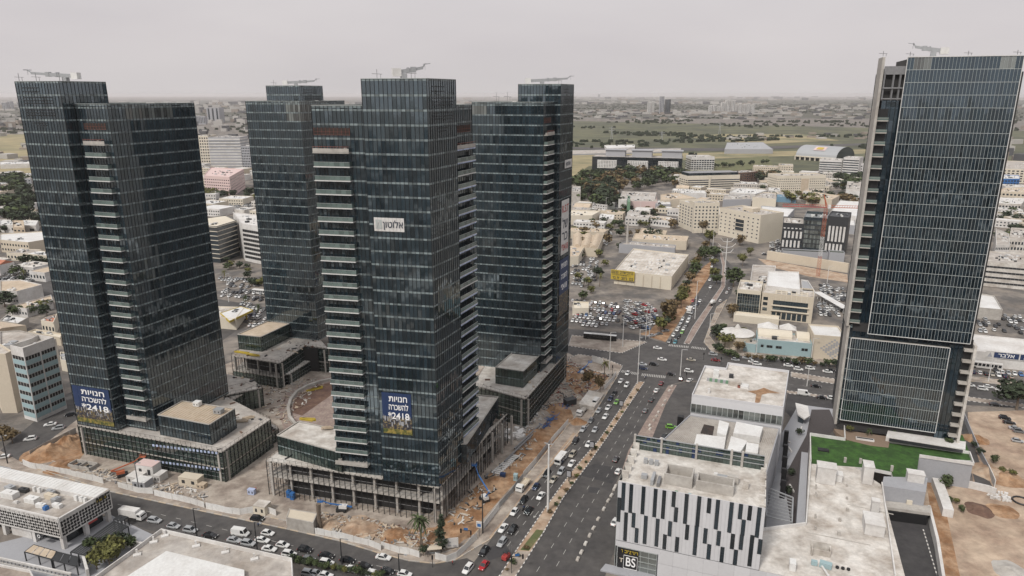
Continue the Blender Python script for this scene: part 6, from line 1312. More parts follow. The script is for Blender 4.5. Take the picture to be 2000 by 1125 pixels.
FB(1618, 510, 1648, 512, 494, 8, 'planted grey podium box right of the orange crane', 'grey_wall', 'leaf_dark', clutter=0)
# -- construction pit wall, crane
T, q, z = FB(1497, 507, 1655, 533, 500, 2, 'long beige retaining wall of the excavation', 'beige', 'beige', z=7, clutter=0, parapet=.2, cat='wall', name='retaining_wall')
poly_sheet('dirt_ground', px([(1480, 505), (1500, 508), (1655, 536), (1656, 552), (1580, 540), (1500, 520)]), 'dirt_pale', .05)
def crane():
    p = G(1597, 540); H = ZH(p, 405); t = empty('tower_crane', 'orange and white tower crane beside the dark modern building', 'crane', (*p, 0)); s = .9
    for k, (z0, z1, m) in enumerate(((0, H * .3, 'orange'), (H * .3, H * .58, 'white_metal'), (H * .58, H * .8, 'orange'), (H * .8, H, 'orange'))):
        b = MB(); n = max(2, int((z1 - z0) / 2.2))
        for x, y in ((-s, -s), (s, -s), (s, s), (-s, s)): b.bar((p[0] + x, p[1] + y, z0), (p[0] + x, p[1] + y, z1), .15)
        for i in range(n):
            a, c = z0 + (z1 - z0) * i / n, z0 + (z1 - z0) * (i + 1) / n
            for (x0, y0, x1, y1) in ((-s, -s, s, -s), (s, -s, s, s), (s, s, -s, s), (-s, s, -s, -s)): b.bar((p[0] + x0, p[1] + y0, a), (p[0] + x1, p[1] + y1, c), .08)
        b.build('mast_section', [m], t)
    b = MB(); d = bear(100)
    for o, z in ((-.7, H), (.7, H), (0, H + 1.6)): b.bar((p[0] - d[0] * 0, p[1] + o, z), (p[0] + d[0] * 24, p[1] + d[1] * 24 + o, z), .28)
    for k in range(14): b.bar((p[0] + d[0] * 1.7 * k, p[1] + d[1] * 1.7 * k - .7, H), (p[0] + d[0] * 1.7 * (k + .5), p[1] + d[1] * 1.7 * (k + .5), H + 1.6), .16)
    b.build('counter_jib', ['orange'], t)
    b = MB()
    for o, z in ((-.7, H), (.7, H), (0, H + 1.6)): b.bar((p[0], p[1] + o, z), (p[0] - d[0] * 30, p[1] - d[1] * 30 + o, z), .28)
    for k in range(18): b.bar((p[0] - d[0] * 1.7 * k, p[1] - d[1] * 1.7 * k - .7, H), (p[0] - d[0] * 1.7 * (k + .5), p[1] - d[1] * 1.7 * (k + .5), H + 1.6), .16)
    b.build('jib', ['red'], t)
    b = MB(); b.bar((p[0] - 2.5, p[1], H + 9), (p[0], p[1], H), .5); b.bar((p[0] + 1, p[1], H), (p[0] - 2.5, p[1], H + 9), .4); b.build('apex', ['orange'], t); b = MB(); b.box((p[0] + 1.5, p[1] - 1.4, H - .5), 1.8, 1.8, 2.4); b.build('cab', ['white_metal'], t)
crane()
# -- dark glass office
T, q, z = FB(1436, 614, 1482, 619, 568, 24, 'left part of the office with a dark green mirrored front', 'cream', 'roof_stain', clutter=4, parapet=1.2)
P, rot = wallframe(q[0], q[1], .06); d = dst(q[0], q[1]); g = MB()
for i in range(9):
    for j in range(6): a = .4 + i * (d - .8) / 9; c = z - 1.2; g.quad(P(a, 1 + j * (c - 1) / 6), P(a + (d - .8) / 9 - .08, 1 + j * (c - 1) / 6), P(a + (d - .8) / 9 - .08, 1 + (j + 1) * (c - 1) / 6 - .08), P(a, 1 + (j + 1) * (c - 1) / 6 - .08, .02))
g.build('mirror_glazing', ['glass'], T)
T, q, z = FB(1484, 621, 1584, 632, 583, 20, 'right beige part of the dark glass office with two long windows', 'beige', 'roof_stain', clutter=3, z=15, parapet=1)
P, rot = wallframe(q[0], q[1], .05); d = dst(q[0], q[1])
for z0, z1 in ((6.2, 8.6), (9.4, 12)):
    b = MB(); b.quad(P(d * .23, z0), P(d * .9, z0), P(d * .9, z1), P(d * .23, z1), 0)
    for k in range(15): b.bar(P(d * .23 + d * .67 * k / 14, z0, .05), P(d * .23 + d * .67 * k / 14, z1, .05), .08, .1, 1)
    b.build('long_window', ['glass', 'dark_metal'], T)
    bb = MB(); bb.bar(P(d * .2, z0 - .5, .4), P(d * .93, z0 - .5, .4), .9, .3); bb.build('ledge', ['cream'], T)
for k in range(7): bb = MB(); bb.quad(P(d * (.22 + .1 * k), .6), P(d * (.30 + .1 * k), .6), P(d * (.30 + .1 * k), 4.8), P(d * (.22 + .1 * k), 4.8)); bb.build('window', ['glass'], T)
for z0 in (5, 8.3, 11.5): bb = MB(); bb.quad(P(d * .03, z0), P(d * .12, z0), P(d * .12, z0 + 2), P(d * .03, z0 + 2)); bb.build('window', ['glass'], T)
bb = MB()
for k in range(7): x = d * (.27 + .1 * k); bb.bar(P(x, 15.3, -.5), P(x, 15.3, -9), .5, .5); bb.bar(P(x, 12, -.2), P(x, 15.4, -.2), .5)
for o in (-.5, -5, -9): bb.bar(P(d * .25, 15.7, o), P(d * .9, 15.7, o), .5, .4)
bb.build('roof_pergola', ['cream'], T)
RB([(1500, 531), (1560, 533), (1563, 568), (1497, 560)], 17, 'white ribbed roof hall behind the dark glass office', 'white_wall', 'white_metal', clutter=0)
RB([(1470, 519), (1515, 521), (1513, 535), (1500, 560), (1465, 552)], 15, 'grey flat roof left of the ribbed white hall', 'white_wall', 'roof_grey', clutter=3)
RB([(1565, 548), (1578, 550), (1592, 572), (1566, 570)], 15, 'grey sloping annex right of the ribbed white hall', 'white_wall', 'grey_metal', clutter=0)
b = MB(); 
for k in range(9): a = lerp(G(1598, 573, 4), G(1648, 600, 4), k / 8); b.box((*a, .1), .4, .4, 3.8)
a, c = G(1596, 570, 4), G(1652, 602, 4); b.bar((*a, 4), (*c, 4), 5, .25); b.build('car_shelter', ['white_metal'], None, base=(*a, 0), label='long white car shelter roof across the car park left of the right tower', category='shelter')
# -- teal building with tents
T, q, z = FB(1477, 689, 1583, 699, 664, 14, 'low pale teal building with barrel roofs and small square windows', 'teal_wall', 'roof_stain', clutter=2, parapet=.7, z=7)
P, rot = wallframe(q[0], q[1], .05); d = dst(q[0], q[1])
for f in (.07, .18, .235, .35, .405, .82, .88): bb = MB(); bb.quad(P(d * f, 3.4), P(d * f + 1.4, 3.4), P(d * f + 1.4, 4.8), P(d * f, 4.8)); bb.build('window', ['black'], T)
for f0, f1 in ((.02, .66), (.74, .98)):
    bb = MB(); A, B = lerp(q[0], q[1], f0), lerp(q[0], q[1], f1); u = ((B[0] - A[0]) / dst(A, B), (B[1] - A[1]) / dst(A, B)); n = (-u[1], u[0])
    for i in range(8):
        t0, t1 = pi * i / 8, pi * (i + 1) / 8
        f = lambda X_, t: (*add(X_, n, 10 - 4.5 * cos(t)), 7 + 3.2 * sin(t)); bb.quad(f(A, t0), f(B, t0), f(B, t1), f(A, t1))
    for X_ in (A, B): bb.poly([(*add(X_, n, 10 - 4.5 * cos(pi * i / 8)), 7 + 3.2 * sin(pi * i / 8)) for i in range(9)])
    bb.build('barrel_roof', ['cream'], T, smooth=False)
FB(1451, 686, 1475, 690, 672, 10, 'small teal annex between the round tent drum and the teal building', 'teal_wall', 'roof_grey', clutter=1, z=4)
T, q, z = FB(1584, 700, 1645, 705, 659, 18, 'sand coloured wall building with a grey diamond ornament', 'beige', 'white_metal', clutter=0, z=12)
P, rot = wallframe(q[0], q[1], .08); d = dst(q[0], q[1]); bb = MB()
for i in range(-5, 6):
    for j in range(-5, 6):
        if abs(i) + abs(j) <= 5 and (i * 3 + j * 5) % 4: bb.quad(P(d * .68 + i * 1.15 - .5, 6 + j * .95 - .4), P(d * .68 + i * 1.15 + .5, 6 + j * .95 - .4), P(d * .68 + i * 1.15 + .5, 6 + j * .95 + .4), P(d * .68 + i * 1.15 - .5, 6 + j * .95 + .4))
bb.build('ornament', ['grey_wall'], T)
bb = MB(); p = G(1438, 672); OCC.append((*p, 12))
t = empty('round_pavilion', 'round sand coloured drum with a pointed white tent roof', 'pavilion', (*p, 0)); bb.tube([(*p, 0), (*p, 6.6)], 8.5, 24); bb.build('drum', ['beige'], t); bb = MB()
zc = [(0, 11.5), (.06, 11.2), (.2, 9.0), (.5, 7.6), (.8, 7.0), (1, 6.7)]
for i in range(16):
    for (r0, z0), (r1, z1) in zip(zc, zc[1:]): a0, a1 = 2 * pi * i / 16, 2 * pi * (i + 1) / 16; bb.quad((p[0] + 9 * r0 * cos(a0), p[1] + 9 * r0 * sin(a0), z0), (p[0] + 9 * r1 * cos(a0), p[1] + 9 * r1 * sin(a0), z1), (p[0] + 9 * r1 * cos(a1), p[1] + 9 * r1 * sin(a1), z1), (p[0] + 9 * r0 * cos(a1), p[1] + 9 * r0 * sin(a1), z0))
bb.build('tent_roof', ['white_wall'], t)
T, q, z = FB(1432, 628, 1520, 638, 620, 8, 'cream garden wall with wavy canopies behind the teal building', 'cream', 'cream', z=3.5, clutter=0)
for i, (a, c) in enumerate(((1480, 1520), (1523, 1556), (1585, 1612), (1614, 1640))):
    bb = MB(); A, B = G(a, 640 + i * 3, 6), G(c, 643 + i * 3, 6); n = bear(19); pk = add(lerp(A, B, .5), n, 3)
    for X_, Y_ in ((A, B), (B, add(B, n, 7)), (add(B, n, 7), add(A, n, 7)), (add(A, n, 7), A)): bb.poly([(*X_, 6), (*Y_, 6), (*pk, 9)])
    for X_ in (A, B, add(A, n, 7), add(B, n, 7)): bb.bar((*X_, 0), (*X_, 6), .25)
    bb.build('tent_canopy', ['white_wall'], None, base=(*A, 0), label=f'white tent canopy behind the teal building, {nth[i]} from the left', category='canopy', group='white tent canopies')
# -- warehouse with yellow sign
T, q, z = RB([(1200, 530), (1312, 542), (1345, 499), (1237, 487)], 9, 'big cream warehouse with a ribbed flat roof by the yellow sign', 'cream', 'roof_stain', clutter=7)
A, B = q[0], q[1]
bb = MB()
for k in range(1, 18): bb.bar((*lerp(q[0], q[1], k / 18), 9.1), (*lerp(q[3], q[2], k / 18), 9.1), .25, .12)
bb.build('roof_ribs', ['beige'], T, kind='stuff')
for k in range(4):
    A, B = q[k], q[(k + 1) % 4]
    P, rot = wallframe(A, B, .1); d = dst(A, B); 
    for j in range(int(d / 6)): bb = MB(); bb.bar(P(j * 6 + 3, 0), P(j * 6 + 3, 8.6), .5); bb.build('pilaster', ['beige'], T)
P, rot = wallframe(G(1200, 530, 9), G(1312, 542, 9), 1.2)
s = empty('billboard', 'yellow billboard with dark writing on the warehouse front', 'billboard', P(0, 2)); bb = MB(); bb.prism([P(-2, 0)[:2], P(15, 0)[:2], P(15, 0, .4)[:2], P(-2, 0, .4)[:2]], 3.6, 10.6); bb.build('board', ['yellow'], s)
marks(s, P, -1.5, 14, 9.1, 1.5, 'text_dark', 1); marks(s, P, -1, 13, 7.2, .7, 'text_dark', 2); marks(s, P, -1.5, 14, 5, 1.5, 'text_dark', 4)
for pts, z, lb, m, r in [([(1209, 478), (1318, 486), (1320, 480), (1225, 472)], 7, 'long pale corrugated roof behind the big warehouse', 'grey_wall', 'roof_grey'), ([(1235, 468), (1341, 473), (1345, 463), (1240, 457)], 7, 'brown roofed sheds behind the long pale roof', 'beige', 'roof_brown'), ([(1248, 456), (1300, 459), (1303, 452), (1253, 447)], 5, 'narrow tan roof beside the far road', 'beige', 'roof_brown'),
    ([(1090, 422), (1157, 422), (1173, 413), (1090, 411)], 9, 'cream gabled hall by the crossroads tower', 'cream', 'cream'), ([(1090, 453), (1180, 455), (1190, 449), (1090, 445)], 6, 'long tan roof in front of the cream hall', 'beige', 'roof_brown'), ([(1140, 482), (1163, 486), (1170, 476), (1148, 472)], 6, 'small white roof at the side road', 'grey_wall', 'white_metal'), ([(1080, 505), (1130, 502), (1142, 482), (1090, 482)], 7, 'tan roofed shed at the side of the crossroads tower', 'cream', 'roof_brown'),
    ([(1116, 375), (1134, 377), (1134, 365), (1118, 364)], 15, 'grey concrete silo block beside the dark wood', 'concrete', 'concrete'), ([(1212, 384), (1280, 385), (1282, 377), (1215, 375)], 11, 'upper white block of the green panelled shops', 'white_wall', 'roof_grey'), ([(1232, 394), (1284, 395), (1282, 385), (1230, 384)], 8, 'lower pink-beige block of the green panelled shops', 'pink', 'roof_grey'), ([(1208, 391), (1224, 392), (1230, 385), (1210, 384)], 9, 'white corner shop beside the green panel', 'white_wall', 'roof_stain'), ([(1225, 395), (1231, 396), (1231, 384), (1226, 384)], 14, 'pale green tower panel of the corner shops', 'green', 'green'),
    ([(1280, 400), (1310, 400), (1308, 390), (1285, 392)], 7, 'white sheet roof hall behind the parking trees', 'grey_wall', 'white_metal'), ([(1290, 392), (1360, 388), (1320, 377), (1290, 381)], 9, 'wide tan roof by the beige building', 'beige', 'roof_brown'), ([(1170, 426), (1198, 430), (1200, 421), (1172, 418)], 6, 'small white boxy shed beside the cream hall', 'white_wall', 'white_metal'),
    ([(1328, 378), (1380, 378), (1376, 373), (1330, 373)], 9, 'thin white canopy roof before the long white office', 'white_wall', 'white_metal'), ([(1412, 391), (1468, 390), (1465, 381), (1415, 382)], 9, 'grey glass shed below the long white office', 'grey_wall', 'roof_grey'), ([(1470, 386), (1516, 390), (1516, 378), (1490, 376)], 12, 'cream block with small windows beside the blue roof', 'cream', 'roof_grey'), ([(1517, 385), (1555, 387), (1556, 382), (1518, 381)], 6, 'bright blue sheet roof near the white sheds', 'blue_roof', 'blue_roof'), ([(1575, 385), (1625, 391), (1640, 383), (1590, 376)], 9, 'tan gabled hall near the row of trees', 'beige', 'roof_brown'),
    ([(1652, 372), (1690, 375), (1686, 357), (1655, 355)], 12, 'pale hall with glass front at the left of the right tower', 'white_wall', 'roof_grey'), ([(1425, 376), (1475, 380), (1500, 372), (1440, 368)], 8, 'white ribbed roof complex in the middle distance', 'white_wall', 'white_metal'),
    ([(1120, 590), (1150, 592), (1150, 604), (1118, 604)], 4, 'small kiosk with a flat cream roof in the car park', 'cream', 'cream')]:
    RB(pts, z, lb, m, r, clutter=3)
T, q, z = RB([(1118, 482), (1168, 486), (1178, 462), (1118, 458)], 7, 'tan hall with three arched roof vaults', 'beige', 'roof_brown', clutter=0)
for f in (.05, .37, .69):
    bb = MB(); 
    for i in range(6):
        t0, t1 = i / 6, (i + 1) / 6; g = lambda t, s: (*lerp(lerp(q[0], q[1], f + .29 * t), lerp(q[3], q[2], f + .29 * t), s), 7.1 + 2.6 * sin(pi * t)); bb.quad(g(t0, 0), g(t1, 0), g(t1, 1), g(t0, 1))
    bb.poly([g(i / 6, 0) if False else (*lerp(q[0], q[1], f + .29 * i / 6), 7.1 + 2.6 * sin(pi * i / 6)) for i in range(7)]); bb.build('roof_vault', ['roof_brown'], T)
# -- right of the right tower
T, q, z = RB([(1925, 512), (2020, 520), (2025, 498), (1930, 492)], 17, 'grey office with long dark windows right of the right tower', 'concrete_white', 'roof_grey', clutter=5)
windows(T, q[0], q[1], 1, 16, 4, 1, wh=.35, m='black', mode='band')
RB([(1912, 603), (1958, 607), (1942, 580), (1914, 575)], 6, 'long white shed roof right of the right tower', 'concrete', 'white_metal', clutter=0)
T, q, z = RB([(1903, 688), (2030, 700), (2030, 668), (1895, 655)], 7, 'white roofed showroom with a blue Hebrew sign', 'white_wall', 'white_wall', clutter=0)
P, rot = wallframe(G(1925, 690, 7), G(2030, 700, 7), .4); bb = MB(); bb.quad(P(0, 5), P(30, 5), P(30, 8.6), P(0, 8.6)); bb.build('sign_board', ['white_wall'], T); bb = MB(); bb.quad(P(3.5, 5.4, .1), P(14, 5.4, .1), P(14, 8.2, .1), P(3.5, 8.2, .1)); bb.quad(P(14.6, 5.4, .1), P(30, 5.4, .1), P(30, 8.2, .1), P(14.6, 8.2, .1)); bb.build('sign_panel', ['navy'], T); bb = MB(); bb.poly([P(.8, 5.6, .1), P(2.9, 5.6, .1), P(1.8, 8, .1)]); bb.build('emblem', ['grey_wall'], T); marks(T, P, 16, 29, 6.8, 1.4, 'text_white', 6, .25); txt('lettering', 'רבלא', 2.6, P(8.7, 6.8, .2), rot, 'text_white', T, 7)
for pts, z, lb, m, r in [([(1942, 330), (2010, 332), (2010, 316), (1948, 314)], 20, 'pinkish housing block beyond the right tower', 'cream', 'roof_grey'), ([(1945, 350), (1992, 350), (1990, 343), (1955, 342)], 14, 'blue banded white hall right of the right tower', 'blue', 'white_metal'), ([(1950, 375), (2010, 378), (2010, 367), (1960, 368)], 10, 'tan roofs right of the right tower', 'beige', 'roof_brown'), ([(1945, 398), (1995, 400), (2005, 388), (1950, 386)], 10, 'white wall building with tall windows right of the right tower', 'concrete_white', 'white_wall'), ([(1945, 480), (1972, 480), (1970, 458), (1945, 448)], 16, 'white striped office at the right edge of the right tower', 'white_wall', 'roof_grey'), ([(1970, 468), (2020, 470), (2010, 448), (1975, 446)], 15, 'grey striped office at the right picture edge', 'concrete_white', 'roof_grey')]:
    T, q, z = RB(pts, z, lb, m, r, clutter=4); windows(T, q[0], q[1], 1, z - .5, max(1, int(z / 4)), 8, .6, .5, stuff=True); windows(T, q[3], q[0], 1, z - .5, max(1, int(z / 4)), 8, .6, .5, stuff=True)
# -- left side
T, q, z = FB(413, 329, 474, 329, 269, 40, 'grey and white striped office block behind the pink building', 'grey_wall', 'roof_grey', clutter=2); slabs(T, q, [4 + (z - 8) * k / 9 for k in range(10)], .5, (z - 8) / 20, 'white_wall'); windows(T, q[0], q[1], 2, z - 4, 9, 1, wh=.4, mode='band')
T, q, z = FB(385, 320, 412, 320, 266, 40, 'beige office behind the left tower, next to the striped one', 'cream', 'roof_grey'); windows(T, q[0], q[1], 2, z - 1, 9, 6, .55, .5, stuff=True)
T, q, z = FB(475, 330, 500, 330, 286, 40, 'grey office peeking out left of the rear tower', 'grey_wall', 'roof_grey'); windows(T, q[0], q[1], 2, z - 1, 8, 8, .55, .5, stuff=True)
T, q, z = RB([(398, 344), (448, 347), (476, 331), (412, 328)], 26, 'pink stone building with arched balconies', 'pink', 'pink', clutter=3)
for k in range(4): windows(T, q[k], q[(k + 1) % 4], 2, 24, 6, 12, .45, .4, 'glass_plain', stuff=True)
T, q, z = RB([(398, 442), (423, 444), (462, 432), (440, 422), (398, 428)], 29, 'dark office block with thin cream floor lines', 'glass_plain', 'roof_grey', clutter=4); slabs(T, q, [3.6 * k for k in range(1, 9)], .4, .5, 'cream')
T, q, z = RB([(472, 438), (520, 446), (530, 424), (455, 416)], 30, 'white office with stacked dark windows by the rear tower', 'white_wall', 'white_wall', clutter=2); windows(T, q[0], q[1], 2, 27, 7, 1, wh=.6, m='black', mode='band'); 
RB([(405, 620), (460, 625), (478, 602), (412, 600)], 6, 'cream filling station shop behind the left tower', 'cream', 'roof_stain', clutter=1)
T, q, z = RB([(448, 628), (494, 606), (470, 599), (430, 612)], 6.5, 'white and yellow canopy of the filling station', 'yellow', 'white_metal', clutter=0, z0=5.6, parapet=.3, cat='canopy', name='filling_station_canopy')
bb = MB()
for u, v in ((452, 620), (480, 607)): bb.bar((*G(u, v, 5.6), 0), (*G(u, v, 5.6), 5.6), .7)
bb.build('canopy_column', ['yellow'], T)
for pts, z, lb, m, r, nw in [([(0, 470), (55, 475), (85, 470), (88, 453), (0, 458)], 10, 'large office with a white curved roof at the left edge', 'beige', 'white_metal', 10), ([(0, 570), (33, 571), (82, 558), (40, 548), (0, 550)], 8, 'white workshop with brown roof at the left edge', 'white_wall', 'roof_brown', 6), ([(18, 601), (52, 605), (103, 588), (100, 578)], 5, 'long narrow shed beside the left tower', 'white_wall', 'roof_brown', 6), ([(0, 628), (35, 634), (56, 622), (15, 616)], 5, 'white flat shed roof at the left edge', 'concrete', 'white_metal', 0), ([(80, 628), (105, 632), (112, 615), (90, 622)], 7, 'cream house with orange tiles touching the left tower', 'cream', 'roof_tile', 4), ([(55, 650), (118, 662), (122, 654), (70, 645)], 4, 'tan roof strip behind the teal banded office', 'beige', 'cream', 0), ([(0, 680), (25, 680), (110, 665), (40, 648), (0, 650)], 12, 'broad grey roof left of the teal banded office', 'concrete', 'roof_grey', 0), ([(25, 445), (48, 446), (46, 432), (25, 432)], 12, 'small brown block behind the curved roof', 'roof_brown', 'roof_brown', 3), ([(0, 440), (70, 442), (75, 432), (0, 430)], 7, 'light workshop roofs behind the curved roof office', 'white_wall', 'white_metal', 4), ([(20, 348), (60, 350), (60, 341), (25, 340)], 12, 'grey office between the fields and the grove', 'grey_wall', 'roof_grey', 6), ([(0, 322), (60, 320), (60, 316), (0, 317)], 8, 'long white roof across the left fields', 'white_wall', 'white_metal', 0),
    ([(118, 705), (140, 710), (135, 690), (118, 690)], 5, 'grey blue roof between the office and the left tower', 'cream', 'grey_metal', 0)]:
    T, q, z = RB(pts, z, lb, m, r, clutter=4)
    if nw: windows(T, q[0], q[1], .6, z - .6, max(1, int(z / 3.6)), nw, .5, .4, stuff=True); windows(T, q[-1], q[0], .6, z - .6, max(1, int(z / 3.6)), nw, .5, .4, stuff=True)
# teal banded office
zt = 30.2; O = (-196.7, 261.0)
RBk = G(107, 668, zt); LBk = G(76, 663, zt); FL_ = G(21, 684, zt); FC = G(46, 690, zt)
q = [FC, RBk, LBk, add(FL_, bear(24), 8), FL_]
T = body('white office with pale teal bands and dark window rows at the left edge', q, zt, 'white_wall', 'roof_stain', clutter=2, parapet=2.2)
def teal_wall(A, B, bays, nw):
    for i in range(bays):
        a, b_ = lerp(A, B, (i + .04) / bays), lerp(A, B, (i + .96) / bays)
        for k in range(7):
            z0 = 1.6 + k * 3.85; P, rot = wallframe(a, b_, .1); d = dst(a, b_); bb = MB(); bb.prism([P(0, 0)[:2], P(d, 0)[:2], P(d, 0, -.15)[:2], P(0, 0, -.15)[:2]], z0, z0 + 2.0); bb.build('teal_panel', ['teal_wall'], T)
            for j in range(nw): bb = MB(); bb.quad(P(d * (j + .08) / nw, z0 + 2.1, -.04), P(d * (j + .92) / nw, z0 + 2.1, -.04), P(d * (j + .92) / nw, z0 + 3.7, -.04), P(d * (j + .08) / nw, z0 + 3.7, -.04)); bb.build('window', ['black'], T)
teal_wall(FC, RBk, 2, 5); teal_wall(FL_, FC, 1, 4)
q = [G(-20, 690, 27), G(10, 690, 27), G(22, 684, 27), G(0, 670, 27), G(-30, 670, 27)]
T = body('blank beige block cut by the left picture edge', q, 26, 'beige', 'roof_stain', clutter=1)
# -- random low sheds between the named ones
def fill(zone, n, wh, seed, hs=(4, 9), ws=(12, 32), step=1.):
    r = random.Random(seed); poly = px(zone); xs = [p[0] for p in poly]; ys = [p[1] for p in poly]; c = it = 0
    while c < n and it < 4000:
        it += 1; p = (r.uniform(min(xs), max(xs)), r.uniform(min(ys), max(ys))); w, dp = r.uniform(*ws), r.uniform(*ws) * .8; R_ = hypot(w, dp) / 2
        if not inpoly(p, poly) or any(dst(p, o) < (R_ + o[2]) * .8 for o in OCC) or any(inpoly(p, rd) for rd in (cross, ne)): continue
        b_ = 109 + r.choice((0, 0, 15, -10)); z = r.uniform(*hs); m = r.choice(('white_wall', 'cream', 'beige', 'concrete_white', 'white_wall')); rf = r.choice(('white_metal', 'roof_brown', 'roof_grey', 'roof_stain', 'white_wall'))
        q = [off(p, b_, a * w / 2, b_ - 90, e * dp / 2) for a, e in ((-1, -1), (1, -1), (1, 1), (-1, 1))]
        nm = {'white_metal': 'white sheet', 'roof_brown': 'tan', 'roof_grey': 'grey', 'roof_stain': 'pale stained', 'white_wall': 'white'}[rf]
        T = body(f'low building with a {nm} roof {wh}', q, z, m, rf, clutter=r.choice((0, 2, 5)), group=f'low buildings {wh}', parapet=.5)
        if z > 5: windows(T, q[0], q[1], .6, z - .4, max(1, int(z / 3.3)), int(w / 3), .5, .4, stuff=True)
        if r.random() < .25 and rf == 'roof_brown':
            bb = MB(); a, b2, c2, d2 = q; m0, m1 = lerp(a, d2, .5), lerp(b2, c2, .5)
            bb.quad((*a, z + .5), (*b2, z + .5), (*m1, z + 3), (*m0, z + 3)); bb.quad((*m0, z + 3), (*m1, z + 3), (*c2, z + .5), (*d2, z + .5)); bb.poly([(*a, z + .5), (*m0, z + 3), (*d2, z + .5)]); bb.poly([(*b2, z + .5), (*c2, z + .5), (*m1, z + 3)]); bb.build('gable_roof', ['roof_tile' if r.random() < .4 else 'roof_brown'], T)
        c += 1
fill([(1118, 400), (1330, 400), (1330, 372), (1420, 380), (1440, 400), (1330, 440), (1180, 440), (1118, 500)], 34, 'near the side road', 21)
fill([(1330, 376), (1680, 378), (1690, 400), (1500, 402), (1330, 395)], 40, 'beyond the beige buildings', 22, ws=(14, 36))
fill([(1330, 345), (1690, 345), (1690, 378), (1330, 372)], 34, 'before the motorway ramp', 23, ws=(14, 36), hs=(5, 12))
fill([(1935, 330), (2060, 330), (2100, 500), (1940, 500)], 30, 'right of the right tower', 24, ws=(14, 34), hs=(5, 12))
fill([(-40, 400), (95, 400), (110, 545), (-60, 560)], 26, 'left of the left tower', 25, ws=(14, 34))
fill([(390, 385), (520, 385), (520, 425), (390, 425)], 10, 'beside the big distant car park', 26)
fill([(385, 330), (520, 330), (520, 380), (385, 380)], 12, 'around the pink building', 27, hs=(6, 14), ws=(20, 40))
fill([(-80, 340), (60, 340), (80, 420), (-80, 420)], 16, 'around the left grove', 28, hs=(5, 10), ws=(18, 40))
fill([(-20, 650), (100, 640), (100, 690), (-20, 700)], 3, 'behind the teal banded office', 29)
# ---- far skyline
def far_tower(u, v, vt, wpx, label, group, n=1, m='white_wall'):
    p = G(u, v); z = ZH(p, vt); w = wpx / F_ * p[1] * .98; q = [(p[0] - w / 2, p[1]), (p[0] + w / 2, p[1]), (p[0] + w / 2, p[1] + w), (p[0] - w / 2, p[1] + w)]
    T = body(label, q, z, m, 'roof_grey', clutter=0, parapet=0, group=group); b = MB(); nb = 3
    for k in range(nb): b.quad((q[0][0] + w * (k + .3) / nb, p[1] - .3, 5), (q[0][0] + w * (k + .7) / nb, p[1] - .3, 5), (q[0][0] + w * (k + .7) / nb, p[1] - .3, z - 4), (q[0][0] + w * (k + .3) / nb, p[1] - .3, z - 4))
    b.build('window_stack', ['glass_plain'], T)
for u, vt, w, lb, m in [(1268, 199, 6, 'leftmost of the distant high-rises, a thin pair half', 'white_wall'), (1275, 198, 5, 'second of the distant high-rises', 'white_wall'), (1292, 188, 8, 'tallest of the distant high-rises', 'grey_wall'), (1304, 194, 10, 'dark blue one of the distant high-rises', 'glass_plain')]: far_tower(u, 222, vt, w, lb, 'distant high-rises', m=m)
for i, (u, vt, w) in enumerate([(1387, 206, 5), (1394, 205, 9), (1404, 207, 5), (1412, 200, 7), (1421, 195, 8), (1431, 196, 8), (1438, 204, 4), (1445, 202, 6), (1453, 203, 6), (1461, 202, 6), (1470, 204, 7)]): far_tower(u, 220, vt, w, f'white apartment high-rise of the distant cluster, {("first second third fourth fifth sixth seventh eighth ninth tenth eleventh".split())[i]} from the left', 'distant white apartment cluster')
for u, v, vt, w, lb in [(418, 240, 210, 24, 'grey wide high-rise far behind the striped office'), (388, 243, 226, 8, 'thin cream high-rise far left of the grey one'), (397, 243, 227, 9, 'second cream high-rise far left of the grey one'), (10, 215, 200, 8, 'hazy block on the far left hill'), (20, 213, 198, 7, 'second hazy block on the far left hill'), (40, 212, 200, 10, 'wide hazy block on the far left hill'), (1170, 192, 184, 4, 'hazy water tower on the horizon')]: far_tower(u, v, vt, w, lb, None, m='grey_wall')
# far town as one mass
r = random.Random(77); b = MB()
mat('far_white', (.36, .345, .325), .9); mat('far_tan', (.23, .195, .165), .9); mat('far_dark', (.07, .07, .075), .9)
def farbox(u, v, w, d, h):
    p = G(u, v); b.box((*p, 0), w, d, h, r.uniform(-.5, .5), r.choice((0, 0, 1, 2)))
for zone, n, hs in [((1000, 1700, 224, 234), 90, (4, 12)), ((1500, 1760, 212, 226), 60, (5, 14)), ((-200, 1000, 200, 222), 700, (8, 38)), ((-200, 1000, 222, 262), 420, (6, 22)), ((1420, 1700, 262, 274), 26, (4, 8)), ((1500, 2300, 204, 216), 200, (5, 22)), ((1000, 1500, 199, 204), 160, (10, 30)), ((1940, 2300, 240, 330), 90, (6, 18)), ((-200, 100, 262, 330), 60, (5, 12)), ((380, 520, 262, 320), 60, (5, 14)), ((900, 2300, 190, 196), 160, (10, 60)), ((1100, 1560, 216, 224), 150, (6, 16))]:
    for k in range(n): u, v = r.uniform(*zone[:2]), r.uniform(*zone[2:]); s = G(u, v)[1] / 1500; farbox(u, v, r.uniform(10, 30) * max(1, s * .7), r.uniform(10, 25), r.uniform(*hs))
b.build('distant_town', ['far_white', 'far_tan', 'far_dark'], None, kind='stuff')
b = MB()
